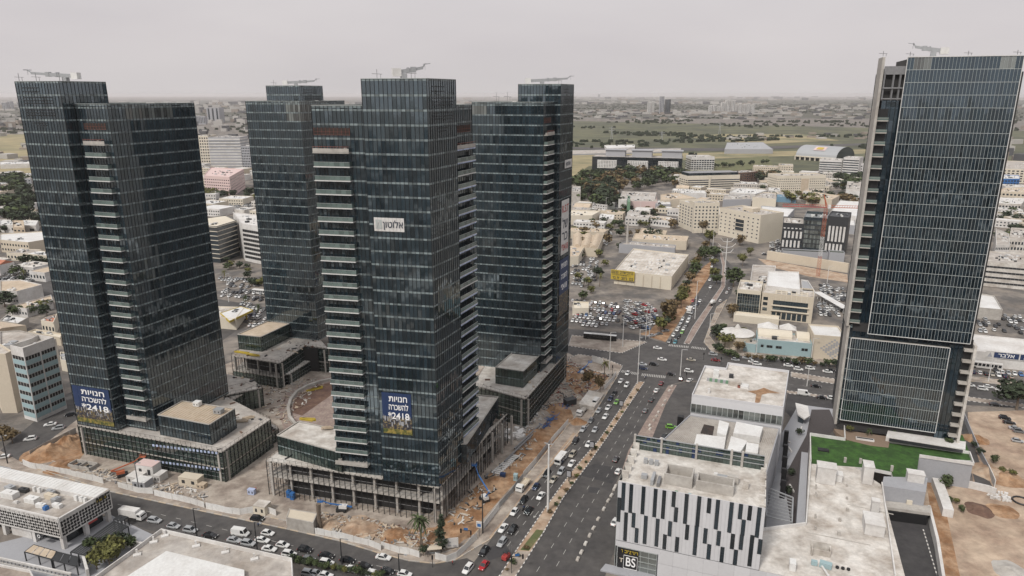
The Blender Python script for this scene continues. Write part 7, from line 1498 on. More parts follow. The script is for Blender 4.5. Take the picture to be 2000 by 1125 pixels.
for zone, n in [((1000, 1700, 203, 222), 2600), ((1000, 1700, 226, 240), 900), ((1000, 1700, 240, 278), 1100), ((1100, 1700, 276, 292), 160), ((-200, 1000, 200, 262), 2600), ((1700, 2300, 205, 260), 900), ((1340, 1700, 300, 330), 160), ((380, 520, 262, 340), 160), ((900, 2300, 193, 203), 800)]:
    for k in range(n):
        u, v = r.uniform(*zone[:2]), r.uniform(*zone[2:]); p = G(u, v)
        if noise.noise((p[0] / 420, p[1] / 260, 2.2)) < (.12 if zone[2] >= 226 else -.1): continue
        s = r.uniform(3, 6.5) * max(1, p[1] / 4500); 
        for j in range(3):
            c = (p[0] + r.uniform(-s, s), p[1] + r.uniform(-s, s), r.uniform(2, 6)); a = r.uniform(0, 3)
            b.poly([(c[0] + s * cos(a + t) * (.8, 1, .7, 1.1, .9)[i], c[1] + s * sin(a + t) * .8, c[2] + (3 * (.3, .8, .2, .7, .4)[i])) for i, t in enumerate((0, 1.3, 2.5, 3.8, 5.1))]); b.quad((c[0] - s, c[1], 0), (c[0] + s, c[1], 0), (c[0] + s * .6, c[1], c[2] + 3), (c[0] - s * .7, c[1], c[2] + 2.4))
b.build('distant_woodland', ['leaf_dark'], None, kind='stuff')

# unseen city south of the camera, added for the glass to mirror
b = MB(); r = random.Random(5)
for k in range(1000):
    x, y = r.uniform(-900, 900), r.uniform(-1300, 110)
    if hypot(x, y) < 60: continue
    b.box((x, y, 0), r.uniform(12, 50), r.uniform(10, 30), r.choice((6, 9, 12, 15, 20, 30)) * r.uniform(.8, 1.3), r.choice((.3, -.35, .1)), r.choice((0, 0, 1, 2)))
b.build('mirrored_city_blocks', ['far_white', 'far_tan', 'far_dark'], None, kind='stuff')
b = MB()  # unseen tree clumps, added for the same reflections
for k in range(2500):
    x, y = r.uniform(-700, 700), r.uniform(-900, 120); s = r.uniform(2, 5)
    for j in range(3): a = r.uniform(0, 3); c = (x + r.uniform(-3, 3), y + r.uniform(-3, 3), r.uniform(2, 8)); b.poly([(c[0] + s * cos(a + t), c[1] + s * sin(a + t), c[2] + o) for t, o in ((0, 1), (1.6, 2.5), (3.1, .5), (4.7, 2))])
b.build('mirrored_trees', ['leaf_dark'], None, kind='stuff')
# ---------------------------------------------------------------- foreground left
def lattice(T, A, B, z0, z1, c=.95, name='lattice_screen', back='black'):
    P, rot = wallframe(A, B, .0); d = dst(A, B); n = int(d / c); c = d / n; m = max(1, int((z1 - z0) / c)); h = (z1 - z0) / m; b = MB(); w = .2
    for i in range(n):
        for j in range(m):
            x, z = i * c, z0 + j * h
            if (i + j) % 2: b.bar(P(x - c * .35, z, .25), P(x + c * 1.35 if i < n - 1 else x + c, z, .25), .12, w)
            else: b.bar(P(x, z - (h * .35 if j else 0), .25), P(x, min(z1, z + h * 1.35), .25), w, .12)
    for z in (z0, z1): b.bar(P(0, z, .25), P(d, z, .25), .16, .4)
    for x in (0, d): b.bar(P(x, z0, .25), P(x, z1, .25), .4, .16)
    k = 6
    for i in range(1, int(d / k)): b.bar(P(i * k, z0, .27), P(i * k, z1, .27), .12, .1)
    b.build(name, ['white_wall'], T, kind='stuff'); g = MB(); g.quad(P(0, z0), P(d, z0), P(d, z1), P(0, z1)); g.build('screen_backing', [back], T)
FCn = (-132.5, 177.0); lt = lambda a, b_: off(FCn, 107, a, 22, b_)
T = empty('retail_building', 'low building wrapped in a white woven lattice screen at the bottom left', 'building', (*FCn, 0)); OCC.append((*lt(-25, 8), 28))
b = MB(); b.prism([lt(-60, .4), lt(-.4, .4), lt(-.4, 16), lt(-60, 16)], 4.2, 9.3, 0, 1); b.build('upper_floor', ['grey_wall', 'roof_grey'], T)
b = MB(); b.prism([lt(-60, 3), lt(-2.5, 3), lt(-2.5, 15), lt(-60, 15)], .05, 4.2); b.build('shop_front', ['glass_plain'], T)
for A, B in ((lt(-60, 0), lt(0, 0)), (lt(0, 0), lt(0, 16.5))): lattice(T, A, B, 4.4, 10.6)
b = MB(); b.prism([lt(-60, 0), lt(0, 0), lt(0, 16.5), lt(-60, 16.5)], 4.0, 4.35); b.build('soffit', ['white_wall'], T)
for x, y in ((-.8, .8), (-.8, 8), (-.8, 15.5), (-12, 1), (-24, 1), (-36, 1)): b = MB(); b.box((*lt(x, y), 0), 1.2, 1.2, 4.1, R(-17)); b.build('pier', ['white_wall'], T)
b = MB(); b.prism([lt(-22, 1.2), lt(-14, 1.2), lt(-14, 3.2), lt(-22, 3.2)], .05, 3.9); b.build('white_wall_bay', ['white_wall'], T)
for a, c in (((-60, .2), (-.2, .2)), ((-.2, .2), (-.2, 12)), ((-60, 12), (-.2, 12))): b = MB(); b.bar((*lt(*a), 10), (*lt(*c), 10), .4, 1.4); b.build('parapet', ['white_wall'], T)
b = MB(); b.quad((*lt(-60, 12), 10.7), (*lt(0, 12), 10.7), (*lt(0, 16.6), 11.0), (*lt(-60, 16.6), 11.0))
for k in range(40): b.bar((*lt(-k * 1.5, 12), 10.76), (*lt(-k * 1.5, 16.5), 11.06), .08, .06)
b.build('metal_roof_strip', ['white_metal'], T)
rr = random.Random(9)
for (x, y, w, d_, h, m) in [(-8, 6, 3, 1.2, 1.2, 'white_metal'), (-14, 9, 4.5, 1.5, 1.6, 'beige'), (-11, 8, 2, 2, 1.5, 'grey_metal'), (-12.5, 4.5, 3, 1.2, 1.3, 'white_metal'), (-10, 4, 1.3, 1.3, 1.1, 'blue'), (-18, 6, 4, 2.2, 1.5, 'white_metal'), (-22, 4, 1.5, 1, .5, 'white_wall'), (-16, 10.5, 3.2, 1, 1.8, 'grey_metal'), (-27, 6, 5, 2.4, 1.8, 'white_metal'), (-26, 9.5, 3, 1.5, 1.2, 'dark_metal'), (-31, 9, 3, 2, 1.4, 'grey_metal'), (-6, 10.5, 1.2, .7, 1.6, 'white_metal'), (-4, 10.5, 1.2, .7, 1.6, 'white_metal'), (-2.6, 10.5, 1, .7, 1.4, 'white_metal'), (-21, 10.6, 1.1, .7, 1.5, 'white_metal'), (-23, 10.6, 1.1, .7, 1.5, 'white_metal')]:
    b = MB(); b.box((*lt(x, y), 9.32), w, d_, h, R(-17 + rr.uniform(-8, 8))); b.tube([(*lt(x + .3, y), 9.4 + h), (*lt(x + .3, y), 9.6 + h)], .4, 8); b.build('roof_unit', [m], T)
b = MB(); P, rot = wallframe(lt(0, 0), lt(0, 16.5), .5); b.quad(P(11.5, 8.7), P(15, 8.7), P(15, 10), P(11.5, 10)); b.build('shop_sign', ['black'], T); marks(T, P, 11.7, 14.8, 9.35, .5, 'yellow', 5, .1)
b = MB(); b.quad(P(8, 3.6), P(11, 3.6), P(11, 4.3), P(8, 4.3)); b.build('shop_sign', ['red'], T)
P, rot = wallframe(lt(-60, 0), lt(0, 0), .5); b = MB(); b.quad(P(50, 2.6), P(53, 2.6), P(53, 4.1), P(50, 4.1)); b.build('shop_sign', ['dark_metal'], T); txt('lettering', 'O', 1.5, P(51.5, 3.3, .1), rot, 'text_white', T)
q = ccw([G(-40, 930, 9), G(20, 945, 9), G(22, 918, 9), G(-40, 905, 9)]); T = body('small neighbouring block with the same woven screen at the left edge', q, 9, 'grey_wall', 'white_metal', clutter=0)
for k in range(4): lattice(T, q[k], q[(k + 1) % 4], .5, 8.8)
# low woven garden wall
A, B = G(-60, 1078, 1.5), G(139, 1122, 1.5)
T = empty('garden_wall', 'long low woven white wall at the bottom left corner', 'wall', (*A, 0)); lattice(T, A, B, .4, 1.7, .7, back='grey_wall'); b = MB(); b.bar((*A, 1.8), (*B, 1.8), .6, .2); b.build('coping', ['white_wall'], T)
T, q, z = RB([(-80, 1090), (60, 1118), (100, 1190), (-80, 1190)], 3, 'flat beige roof with white edges at the bottom left corner', 'white_wall', 'pave', clutter=0)
# pergolas
def pergola(label, pts, z, m='dark_metal', n=10, fill_='roof_brown'):
    q = [G(u, v, z) for u, v in pts]; T = empty('pergola', label, 'pergola', (*q[0], 0)); b = MB()
    for p in q + [lerp(q[0], q[1], .5), lerp(q[3], q[2], .5)]: b.bar((*p, 0), (*p, z), .25)
    for a, c in ((0, 1), (1, 2), (2, 3), (3, 0)): b.bar((*q[a], z), (*q[c], z), .22)
    b.build('frame', [m], T); 
    for k in range(n):
        f0, f1 = (k + .04) / n, (k + .94) / n; bb = MB(); bb.quad((*lerp(q[0], q[1], f0), z + .08), (*lerp(q[0], q[1], f1), z + .08), (*lerp(q[3], q[2], f1), z + .08), (*lerp(q[3], q[2], f0), z + .08)); bb.build('roof_panel', [fill_], T)
pergola('brown slatted pergola in front of the latticed building', [(48, 1078), (103, 1093), (110, 1077), (66, 1064)], 3, n=4)
pergola('dark pergola at the right end of the garden terrace', [(100, 1093), (150, 1106), (152, 1088), (112, 1078)], 3, n=3, fill_='dark_metal')
pergola('long dark terrace roof along the right side of the latticed building', [(138, 1078), (168, 1085), (250, 1028), (222, 1018)], 3, n=7, fill_='dark_metal')
pergola('black steel pergola frame beside the white box truck', [(222, 1014), (238, 1018), (250, 1010), (234, 1006)], 3, n=2, fill_='dark_metal')
poly_sheet('terrace', px([(-60, 1075), (217, 1006), (300, 1045), (300, 1130), (-60, 1130)]), 'grey_wall', .02)
poly_sheet('pavement', px([(0, 880), (60, 912), (213, 962), (217, 1008), (0, 1000), (-200, 1000), (-200, 900)]), 'pave', .025)
# planted court and trees
A, B, C_ = G(162, 1085, 2.5), G(217, 1045, 2.5), G(290, 1063, 2.5)
T = empty('planter_wall', 'white L shaped wall around the bottom left garden trees', 'wall', (*B, 0)); b = MB()
for a, c in ((A, B), (B, C_), (A, G(170, 1112, 2.5))): b.bar((*a, 1.25), (*c, 1.25), .7, 2.5)
b.build('wall', ['white_wall'], T)
for u, v, h, k, lb in [(212, 1078, 5, 'dark', 'dark bush in the corner of the white walled garden'), (235, 1072, 5, 'dark', 'dark shrub right in the walled garden'), (205, 1098, 6.5, 'olive', 'yellow-green tree left in the walled garden'), (228, 1090, 6.5, 'olive', 'yellow-green tree right in the walled garden'), (190, 1112, 6, 'olive', 'yellow-green tree lowest in the walled garden'), (183, 1078, 4.5, 'green', 'green bush at the left corner of the walled garden'), (258, 1072, 4, 'green', 'small green bush at the right end of the walled garden'), (215, 1110, 6, 'olive', 'olive tree at the bottom edge of the walled garden')]:
    tree(u, v, h, k, lb, None, 1.15)
# big flat roof
z = 9.; q = [G(150, 1160, z), G(197, 1125, z), G(316, 1039, z), G(328, 1042, z), G(571, 1097, z), G(575, 1180, z), G(575, 1260, z), G(150, 1260, z)]
T = body('big flat roof with white parapets at the bottom edge', q, z, 'white_wall', 'roof_grey', clutter=0, parapet=1.2)
b = MB(); b.prism(ccw([G(225, 1140, z + 1.4), G(325, 1076, z + 1.4), G(477, 1113, z + 1.4), G(478, 1200, z + 1.4), G(225, 1200, z + 1.4)]), z, z + 1.4); b.build('raised_roof', ['white_metal'], T)
for u, v in ((268, 1085), (322, 1048), (383, 1068), (440, 1080), (497, 1093), (300, 1060)): b = MB(); b.box((*G(u, v, z), z + .07), 2, 1.2, .35, R(25)); b.box((*G(u, v - 3, z), z + .07), .5, .5, 1.4, R(25)); b.build('roof_bracket', ['white_wall'], T)
# ---------------------------------------------------------------- street furniture
def lamp(u, v, vt, label, m='white_metal', arms=1, w=.22, dirb=110, ln=2.2):
    p = G(u, v); h = min(max(4, ZH(p, vt)), 30); t = empty('street_lamp', label, 'street lamp', (*p, 0)); b = MB(); b.tube([(*p, 0), (*p, h)], [w, w * .6], 8); b.build('pole', [m], t)
    for k in range(arms):
        d = bear(dirb + k * 180); a = MB(); a.bar((*p, h), (p[0] + d[0] * ln, p[1] + d[1] * ln, h + .3), .12); a.build('arm', [m], t); a = MB(); a.box((p[0] + d[0] * ln, p[1] + d[1] * ln, h + .2), .9, .4, .15, pi / 2 - R(dirb)); a.build('lamp_head', ['grey_metal'], t)
lamp(1070, 1000, 868, 'very tall white mast on the median near the grass patch', w=.42, arms=2, ln=1)
for u, v, vt, lb, m in [(943, 1042, 958, 'thin dark lamp post beside the blue bus stop sign', 'dark_metal'), (1190, 724, 649, 'tall post by the crossroads palm', 'white_metal'), (1245, 750, 644, 'tall white post on the tip of the median', 'white_metal'), (1216, 677, 617, 'white post on the island behind the dark bus', 'white_metal'), (1261, 663, 603, 'white post at the slip lane, left one', 'white_metal'), (1268, 659, 605, 'white post at the slip lane, right one', 'white_metal'), (1328, 741, 683, 'white lamp post at the corner of the stained roof building', 'white_metal'), (1357, 623, 549, 'tall white post on the median of the rising road', 'white_metal'), (1386, 642, 613, 'short lamp post right of the rising road', 'white_metal'), (1476, 695, 658, 'white lamp post at the left end of the teal wall', 'white_metal'), (1584, 703, 661, 'white lamp post at the right end of the teal wall', 'white_metal'), (1576, 754, 716, 'white lamp post on the central island left of the right tower', 'white_metal'),
    (1392, 484, 450, 'grey lamp post at the far road bend', 'white_metal'), (385, 1050, 993, 'thin dark lamp post left of the white van', 'dark_metal'), (668, 1102, 1052, 'thin dark lamp post between the queueing black cars', 'dark_metal'), (503, 1077, 1020, 'thin dark lamp post right of the white van', 'dark_metal'), (780, 1120, 1082, 'thin dark lamp post at the bottom edge of the picture', 'dark_metal'), (272, 960, 903, 'thin post beside the white site cabins', 'steel'), (15, 905, 850, 'dark pole at the left street corner', 'dark_metal'), (1250, 430, 390, 'white lamp post on the side road', 'white_metal'), (1183, 420, 386, 'white lamp post near the cream hall', 'white_metal'), (1930, 745, 700, 'white lamp post in front of the blue sign at the right', 'white_metal'), (447, 590, 535, 'white lamp post behind the left tower', 'white_metal'), (1615, 555, 520, 'thin post by the excavation', 'white_metal')]: lamp(u, v, vt, lb, m)
b = MB(); p = G(1224, 490); h = ZH(p, 436); t = empty('concrete_mast', 'thick tapered concrete mast behind the warehouse', 'mast', (*p, 0)); b.tube([(*p, 0), (*p, h)], [1.3, .7], 8); b.build('shaft', ['concrete'], t)
p = G(1415, 537); h = ZH(p, 466); t = empty('antenna_mast', 'tall mast with many branching arms on the far road median', 'mast', (*p, 0)); b = MB(); b.tube([(*p, 0), (*p, h)], [.4, .25], 8); b.build('shaft', ['white_metal'], t); b = MB()
for z_, l in ((h, 5), (h * .85, 6.5), (h * .7, 5)):
    for s in (-1, 1): b.tube([(*p, z_ - 2.5), (p[0] + s * l * .6, p[1], z_ - 2), (p[0] + s * l, p[1], z_ + .5)], .18, 5)
b.build('arms', ['white_metal'], t)
for u, v, vt, lb in [(1194, 278, 245, 'pylon left in the far fields'), (1405, 262, 238, 'pylon right in the far fields'), (1292, 276, 256, 'middle pylon in the far fields')]:
    p = G(u, v); h = ZH(p, vt); t = empty('pylon', 'thin power ' + lb, 'pylon', (*p, 0)); b = MB()
    for s in (-3, 3): b.bar((p[0] + s, p[1], 0), (p[0], p[1], h), 1.0)
    for f in (.7, .85): b.bar((p[0] - 8, p[1], h * f), (p[0] + 8, p[1], h * f), .9)
    b.build('lattice', ['grey_metal'], t)
def traffic_light(u, v, h, label, arm=None):
    p = G(u, v); t = empty('traffic_light', label, 'traffic light', (*p, 0)); b = MB(); b.tube([(*p, 0), (*p, h)], .1, 6)
    if arm: b.bar((*p, h), (p[0] + arm, p[1] + .4, h), .14)
    b.build('pole', ['dark_metal'], t); b = MB(); b.box((*p, h - 1.3), .45, .4, 1.2); 
    if arm: b.box((p[0] + arm, p[1] + .4, h - .9), .5, .4, 1.3)
    b.build('signal_head', ['black'], t)
    if arm: b = MB(); b.quad((p[0] + arm * .3, p[1], h + .1), (p[0] + arm * .7, p[1] + .2, h + .1), (p[0] + arm * .7, p[1] + .2, h + .9), (p[0] + arm * .3, p[1], h + .9)); b.build('street_sign', ['blue'], t)
traffic_light(999, 1120, 5.5, 'traffic light with an arm and blue street sign at the bottom junction', 3.2); traffic_light(845, 1108, 4, 'traffic light at the bottom kerb left of the white SUV'); traffic_light(920, 1062, 4.5, 'traffic light with a short arm beside the white hoarding corner', -3)
for u, v, lb in ((1340, 742, 'corner of the lot'), (1247, 728, 'tip of the median'), (1374, 703, 'near the parked lot entrance'), (1408, 712, 'above the stained roof building'), (1196, 728, 'end of the pavement by the site')): traffic_light(u, v, 4, f'small traffic light at the crossroads, {lb}')
for u, v, lb in ((1213, 800, 'far'), (1156, 882, 'middle'), (1111, 940, 'near')):
    p = G(u, v); t = empty('poster_stand', f'black poster stand on the median, the {lb} one of three', 'poster stand', (*p, .12)); b = MB(); b.box((*p, .12), .3, .3, 1.6, R(-20)); b.build('foot', ['dark_metal'], t); b = MB(); b.box((*p, 1.7), 1.9, .35, 2.6, R(-20)); b.build('frame', ['black'], t); b = MB(); b.box((p[0] - .1, p[1] - .2, 2.0), 1.4, .1, 2.0, R(-20)); b.build('poster', ['grey_wall'], t)
p = G(936, 1048); t = empty('bus_stop_sign', 'white and blue bus stop sign on a dark pole', 'sign', (*p, .1)); b = MB(); b.bar((*p, .1), (*p, 3.2), .16); b.build('pole', ['dark_metal'], t); b = MB(); b.box((*p, 3.2), 1.7, .35, 2.0, R(-15)); b.build('board', ['white_wall'], t); b = MB(); b.box((p[0], p[1] - .22, 3.6), 1.1, .08, 1.0, R(-15)); b.build('symbol', ['blue'], t)
p = G(879, 1074); t = empty('information_board', 'white printed site board by the palms', 'sign', (*p, 0)); b = MB(); b.box((*p, .8), 5.0, .2, 3.2, R(8)); b.build('board', ['white_wall'], t); b = MB()
for k in range(5): b.box((p[0] - 1.6 + (k % 3) * 1.5, p[1] - .2, 1.4 + (k // 3) * 1.1), 1.0, .06, .35, R(8))
b.build('print', ['grey_wall'], t); b = MB(); b.bar((p[0] - 2, p[1] + .2, 0), (p[0] - 2, p[1] + .2, 4), .15); b.bar((p[0] + 2, p[1] + .4, 0), (p[0] + 2, p[1] + .4, 4), .15); b.build('posts', ['steel'], t)
p = G(849, 1085); t = empty('bus_shelter', 'small bus shelter with a pale roof in front of the palms', 'shelter', (*p, .1)); b = MB(); b.box((*p, 2.6), 4.2, 1.9, .2, R(8)); b.build('roof', ['beige'], t); b = MB()
for x, y in ((-1.9, -.8), (1.9, -.5), (-1.9, .8), (1.9, 1)): b.bar((p[0] + x, p[1] + y, .1), (p[0] + x, p[1] + y, 2.6), .12)
b.build('posts', ['dark_metal'], t); b = MB(); b.box((p[0], p[1] + .6, .5), 3.2, .5, .1, R(8)); b.build('bench', ['grey_metal'], t)
blk = MB(); blk.prism([(-1, -.5), (1, -.5), (1, .5), (-1, .5)], 0, .55); blk.prism([(-.7, -.3), (.7, -.3), (.7, .3), (-.7, .3)], .55, .8); blkm = blk.mesh('concrete_block', ['concrete_white'])
for i, (x, y) in enumerate([(990, 635), (983, 650), (968, 685), (950, 714), (926, 760), (895, 815), (870, 865), (848, 905), (826, 950), (803, 997), (783, 1035), (1225, 228), (1215, 250), (1200, 272), (1180, 320), (1178, 300), (1250, 190), (1262, 165), (1285, 110), (1300, 85)]):
    inst('concrete_block', blkm, (*G(850 + x / 2.812, 725 + y / 2.812), .03), R(64 + random.uniform(-8, 8)), .85, label='white concrete block in the line ' + ('beside the patterned building' if y > 600 else 'along the forecourt paving'), category='concrete block', group='concrete blocks along the boulevard edge')
# ---------------------------------------------------------------- construction site
def hoarding(label, pts, h=2.3, m='white_metal', step=2.6, jit=.08):
    q = px(pts); T = empty('hoarding', label, 'fence', (*q[0], 0)); pr = MB(); pr.prism([(0, -.04), (1, -.04), (1, .04), (0, .04)], 0, 1); me = pr.mesh('panel', [m]); rr = random.Random(len(label))
    for A, B in zip(q, q[1:]):
        n = max(1, round(dst(A, B) / step))
        for k in range(n):
            a, c = lerp(A, B, k / n), lerp(A, B, (k + .97) / n); o = rr.uniform(-jit, jit)
            inst('panel', me, (a[0] - q[0][0], a[1] - q[0][1] + o, .03), ang(a, c), (dst(a, c), 1, h * rr.uniform(.93, 1.05)), T)
hoarding('long grey white hoarding below the clay-orange dirt', [(46, 908), (60, 914), (130, 927), (203, 945)]); hoarding('white hoarding in front of the site cabins', [(231, 952), (270, 963), (300, 965)]); hoarding('white hoarding between the cabins and the site gate', [(302, 968), (373, 984), (400, 993)]); hoarding('short hoarding left of the guard hut', [(403, 994), (440, 1002), (470, 1006), (512, 998), (540, 1008)])
hoarding('white hoarding from the tan canopy to the bend', [(560, 1026), (620, 1044), (663, 1053), (720, 1066), (745, 1076)]); hoarding('bright white hoarding below the red debris', [(745, 1070), (781, 1081), (800, 1084), (820, 1090)]); hoarding('white hoarding around the street corner', [(850, 1092), (873, 1098), (893, 1090), (912, 1072), (932, 1053)]); hoarding('white banner hoarding beside the near excavation', [(943, 1036), (975, 995)], h=2.6)
hoarding('grey hoarding along the boulevard excavation', [(975, 993), (1000, 964), (1022, 935)], m='grey_metal'); hoarding('white hoarding opposite the minibus', [(1022, 933), (1048, 903)]); hoarding('grey stretch of hoarding beside the flatbed', [(1049, 901), (1075, 868)], m='grey_metal'); hoarding('pale stretch of hoarding up the boulevard', [(1076, 866), (1110, 828)]); hoarding('broken white hoarding by the crossroads', [(1180, 762), (1196, 745), (1203, 733)]); hoarding('tall translucent hoarding left of the crossroads palm', [(1156, 706), (1176, 712), (1178, 722)], h=3.2)
hoarding('dark screen wall above the clay-orange dirt', [(60, 892), (85, 878), (150, 846)], h=2.4, m='grey_metal')
def heap(u, v, r, h, m, label, seed=1, name='soil_heap', ex=1.):
    p = G(u, v); rr = random.Random(seed); t = MB(); n, k = 22, 7; V = []
    for j in range(k + 1):
        for i in range(n):
            a = 2 * pi * i / n; rad = r * j / k * (1 + .25 * noise.noise((cos(a) * 1.5, sin(a) * 1.5, seed))); z = h * (cos(pi * j / k) * .5 + .5) * (1 + .5 * noise.noise((cos(a) * j * .5, sin(a) * j * .5, seed * 3)))
            V.append((p[0] + cos(a) * rad * ex, p[1] + sin(a) * rad, max(z, 0) + .04 if j < k else 0))
    t.v = V
    for j in range(k):
        for i in range(n): i2 = (i + 1) % n; t.f.append((j * n + i, (j + 1) * n + i, (j + 1) * n + i2, j * n + i2)); t.m.append(0)
    t.build(name, [m], None, base=(*p, 0), label=label, category='heap')
for i, a in enumerate([(95, 885, 9, 3, 'dirt', 'large clay-orange earth bank left of the left tower'), (135, 868, 7, 3.5, 'dirt', 'upper clay-orange earth bank against the left tower'), (120, 910, 6, 1.4, 'dirt', 'low orange heap near the long hoarding'), (1128, 825, 4, 1.8, 'dirt', 'brown soil heap outside the hoarding on the boulevard'), (1050, 850, 6, 1.5, 'dirt', 'orange heap in the boulevard trench'), (1090, 800, 6, 1.6, 'dirt', 'orange heap under the blue scaffolding'), (905, 1035, 5, 1.2, 'dirt', 'orange heap inside the corner hoarding'), (850, 1050, 4, 1, 'dirt', 'small heap at the foot of the conifer'), (700, 1032, 7, 1.2, 'dirt_pale', 'pale earth heap before the middle podium'), (640, 1025, 5, 1, 'dirt_pale', 'pale earth heap beside the tan canopy'), (770, 1045, 5, 1.4, 'dirt', 'orange earth under the red debris'), (1130, 735, 6, 1.4, 'dirt', 'orange earth at the foot of the crossroads tower'), (1160, 738, 4, 1, 'dirt', 'small orange heap beside the blue lift'), (970, 940, 5, 1, 'dirt', 'orange heap right of the middle tower'), (1913, 996, 4.5, 1.1, 'brown_soil', 'dark brown soil heap in the sandy lot'), (1957, 998, 5, .9, 'dirt', 'orange soil heap in the sandy lot'), (1974, 1114, 5, .8, 'concrete', 'grey rubble heap at the bottom right'), (1905, 858, 5, 1.8, 'dirt', 'red brown bank behind the right tower fence'), (1938, 925, 7, 2, 'dirt_pale', 'grassy earth bank right of the fence'), (1965, 935, 7, 1.6, 'dirt', 'orange bank at the right beyond the fence')]): heap(*a[:5], a[5], seed=i + 1)
def boom_lift(u, v, rot, col, label, up=7.):
    p = G(u, v); t = empty('boom_lift', label, 'boom lift', (*p, .05)); d = bear(rot); P = lambda a, z_, s=0: (p[0] + d[0] * a + d[1] * s, p[1] + d[1] * a - d[0] * s, z_)
    b = MB(); b.box((*p, .5), 3.4, 2.0, .7, pi / 2 - R(rot)); b.build('chassis', ['dark_metal'], t)
    for a in (-1.2, 1.2):
        for s in (-1, 1): b = MB(); b.tube([P(a, .5, s * .9), P(a, .5, s * 1.2)], .5, 10); b.build('wheel', ['tyre'], t)
    b = MB(); b.box(P(-.5, 1.25), 2.6, 1.6, 1.0, pi / 2 - R(rot)); b.build('turret', ['white_metal' if col == 'blue' else col], t)
    b = MB(); b.bar(P(-1, 2.1), P(-3.4, up * .5), .4); b.bar(P(-3.4, up * .5), P(4, up * .75), .35); b.bar(P(4, up * .75), P(6.4, up), .25); b.build('boom', [col], t)
    b = MB(); c = P(7, up - .4)
    for x in (-.9, .9):
        for y in (-.5, .5): b.bar((c[0] + x, c[1] + y, c[2]), (c[0] + x, c[1] + y, c[2] + 1.1), .08)
    b.box(c, 1.9, 1.1, .12); b.bar((c[0] - .9, c[1] - .5, c[2] + 1.1), (c[0] + .9, c[1] - .5, c[2] + 1.1), .08); b.build('basket', [col], t)
boom_lift(668, 998, 275, 'blue', 'blue and white boom lift before the middle podium', 3.4); boom_lift(946, 978, 330, 'blue', 'blue boom lift reaching up at the right side of the middle tower', 10); boom_lift(240, 930, 60, 'orange', 'orange boom lift by the site cabins', 6); boom_lift(1136, 733, 40, 'blue', 'blue boom lift beside the crossroads tower', 5)
def boxthing(name, u, v, sx_, sy_, h, label, m, cat, rot=-14, z=0., top=None, extra=None):
    p = G(u, v, z); t = empty(name, label, cat, (*p, z)); b = MB(); b.box((*p, z + .04), sx_, sy_, h, R(rot)); b.build('body', [m], t); b = MB(); b.box((*p, z + .05 + h), sx_ + .15, sy_ + .15, .14, R(rot)); b.build('roof', [top or m], t)
    ca, sa = cos(R(rot)), sin(R(rot)); b = MB()
    for k in (-.25, .25): x, y = sx_ * k, -sy_ / 2 - .03; b.box((p[0] + ca * x - sa * y, p[1] + sa * x + ca * y, z + h * .35), sx_ * .16, .06, h * .4, R(rot))
    b.build('opening', ['dark_metal'], t)
boxthing('site_cabin', 293, 930, 7, 4, 5.2, 'stacked white site cabins with a red roof', 'white_wall', 'cabin', top='pink'); boxthing('site_cabin', 268, 940, 5, 4, 2.6, 'low white cabin left of the stacked ones', 'white_wall', 'cabin'); boxthing('site_cabin', 280, 950, 5, 4, 2.7, 'white roofed cabin behind the hoarding', 'grey_wall', 'cabin', top='white_metal'); boxthing('site_cabin', 315, 937, 2.5, 4, 2.6, 'open end cabin right of the stacked ones', 'white_wall', 'cabin')
boxthing('storage_box', 375, 945, 7.5, 3.5, 3, 'beige wrapped storage box right of the cabins', 'beige', 'box'); boxthing('pallet_stack', 395, 952, 3, 2, 1.5, 'brown pallet stack beside the beige box', 'roof_brown', 'pallets'); boxthing('portable_toilet', 565, 971, 1.3, 1.3, 2.3, 'left blue portable toilet at the podium drive', 'blue', 'toilet'); boxthing('portable_toilet', 572, 975, 1.3, 1.3, 2.3, 'right blue portable toilet at the podium drive', 'blue', 'toilet'); boxthing('storage_crate', 492, 965, 2.4, 1.2, 1.8, 'grey blue crate on the concrete apron', 'blue_film', 'crate'); boxthing('portable_toilet', 1007, 938, 1.3, 1.3, 2.3, 'grey portable toilet behind the near hoarding', 'teal_wall', 'toilet'); boxthing('storage_crate', 982, 932, 1.8, 1.4, 1.4, 'dark blue crate on the orange earth', 'navy', 'crate')
boxthing('guard_hut', 513, 1000, 4.2, 3.6, 3, 'small cream guard hut with a flat roof at the gate', 'cream', 'hut', top='concrete_white'); boxthing('container', 1113, 790, 5, 3, 2.6, 'dark container at the boulevard end of the trench', 'dark_metal', 'container', rot=30)
T = body('tan flat canopy roof beside the site gate', [G(559, 1012, 4), G(612, 1022, 4), G(620, 1003, 4), G(565, 994, 4)], 4, 'concrete', 'beige', clutter=0, parapet=.2, cat='shed', name='site_shed')
b = MB(); p = G(626, 1034); b.tube([(*p, 0), (p[0] - .2, p[1], 5), (*p, 9)], [.7, .6, .75], 8); b.build('dead_trunk', ['bark'], None, base=(*p, 0), label='thick dead tree trunk beside the tan canopy', category='trunk')
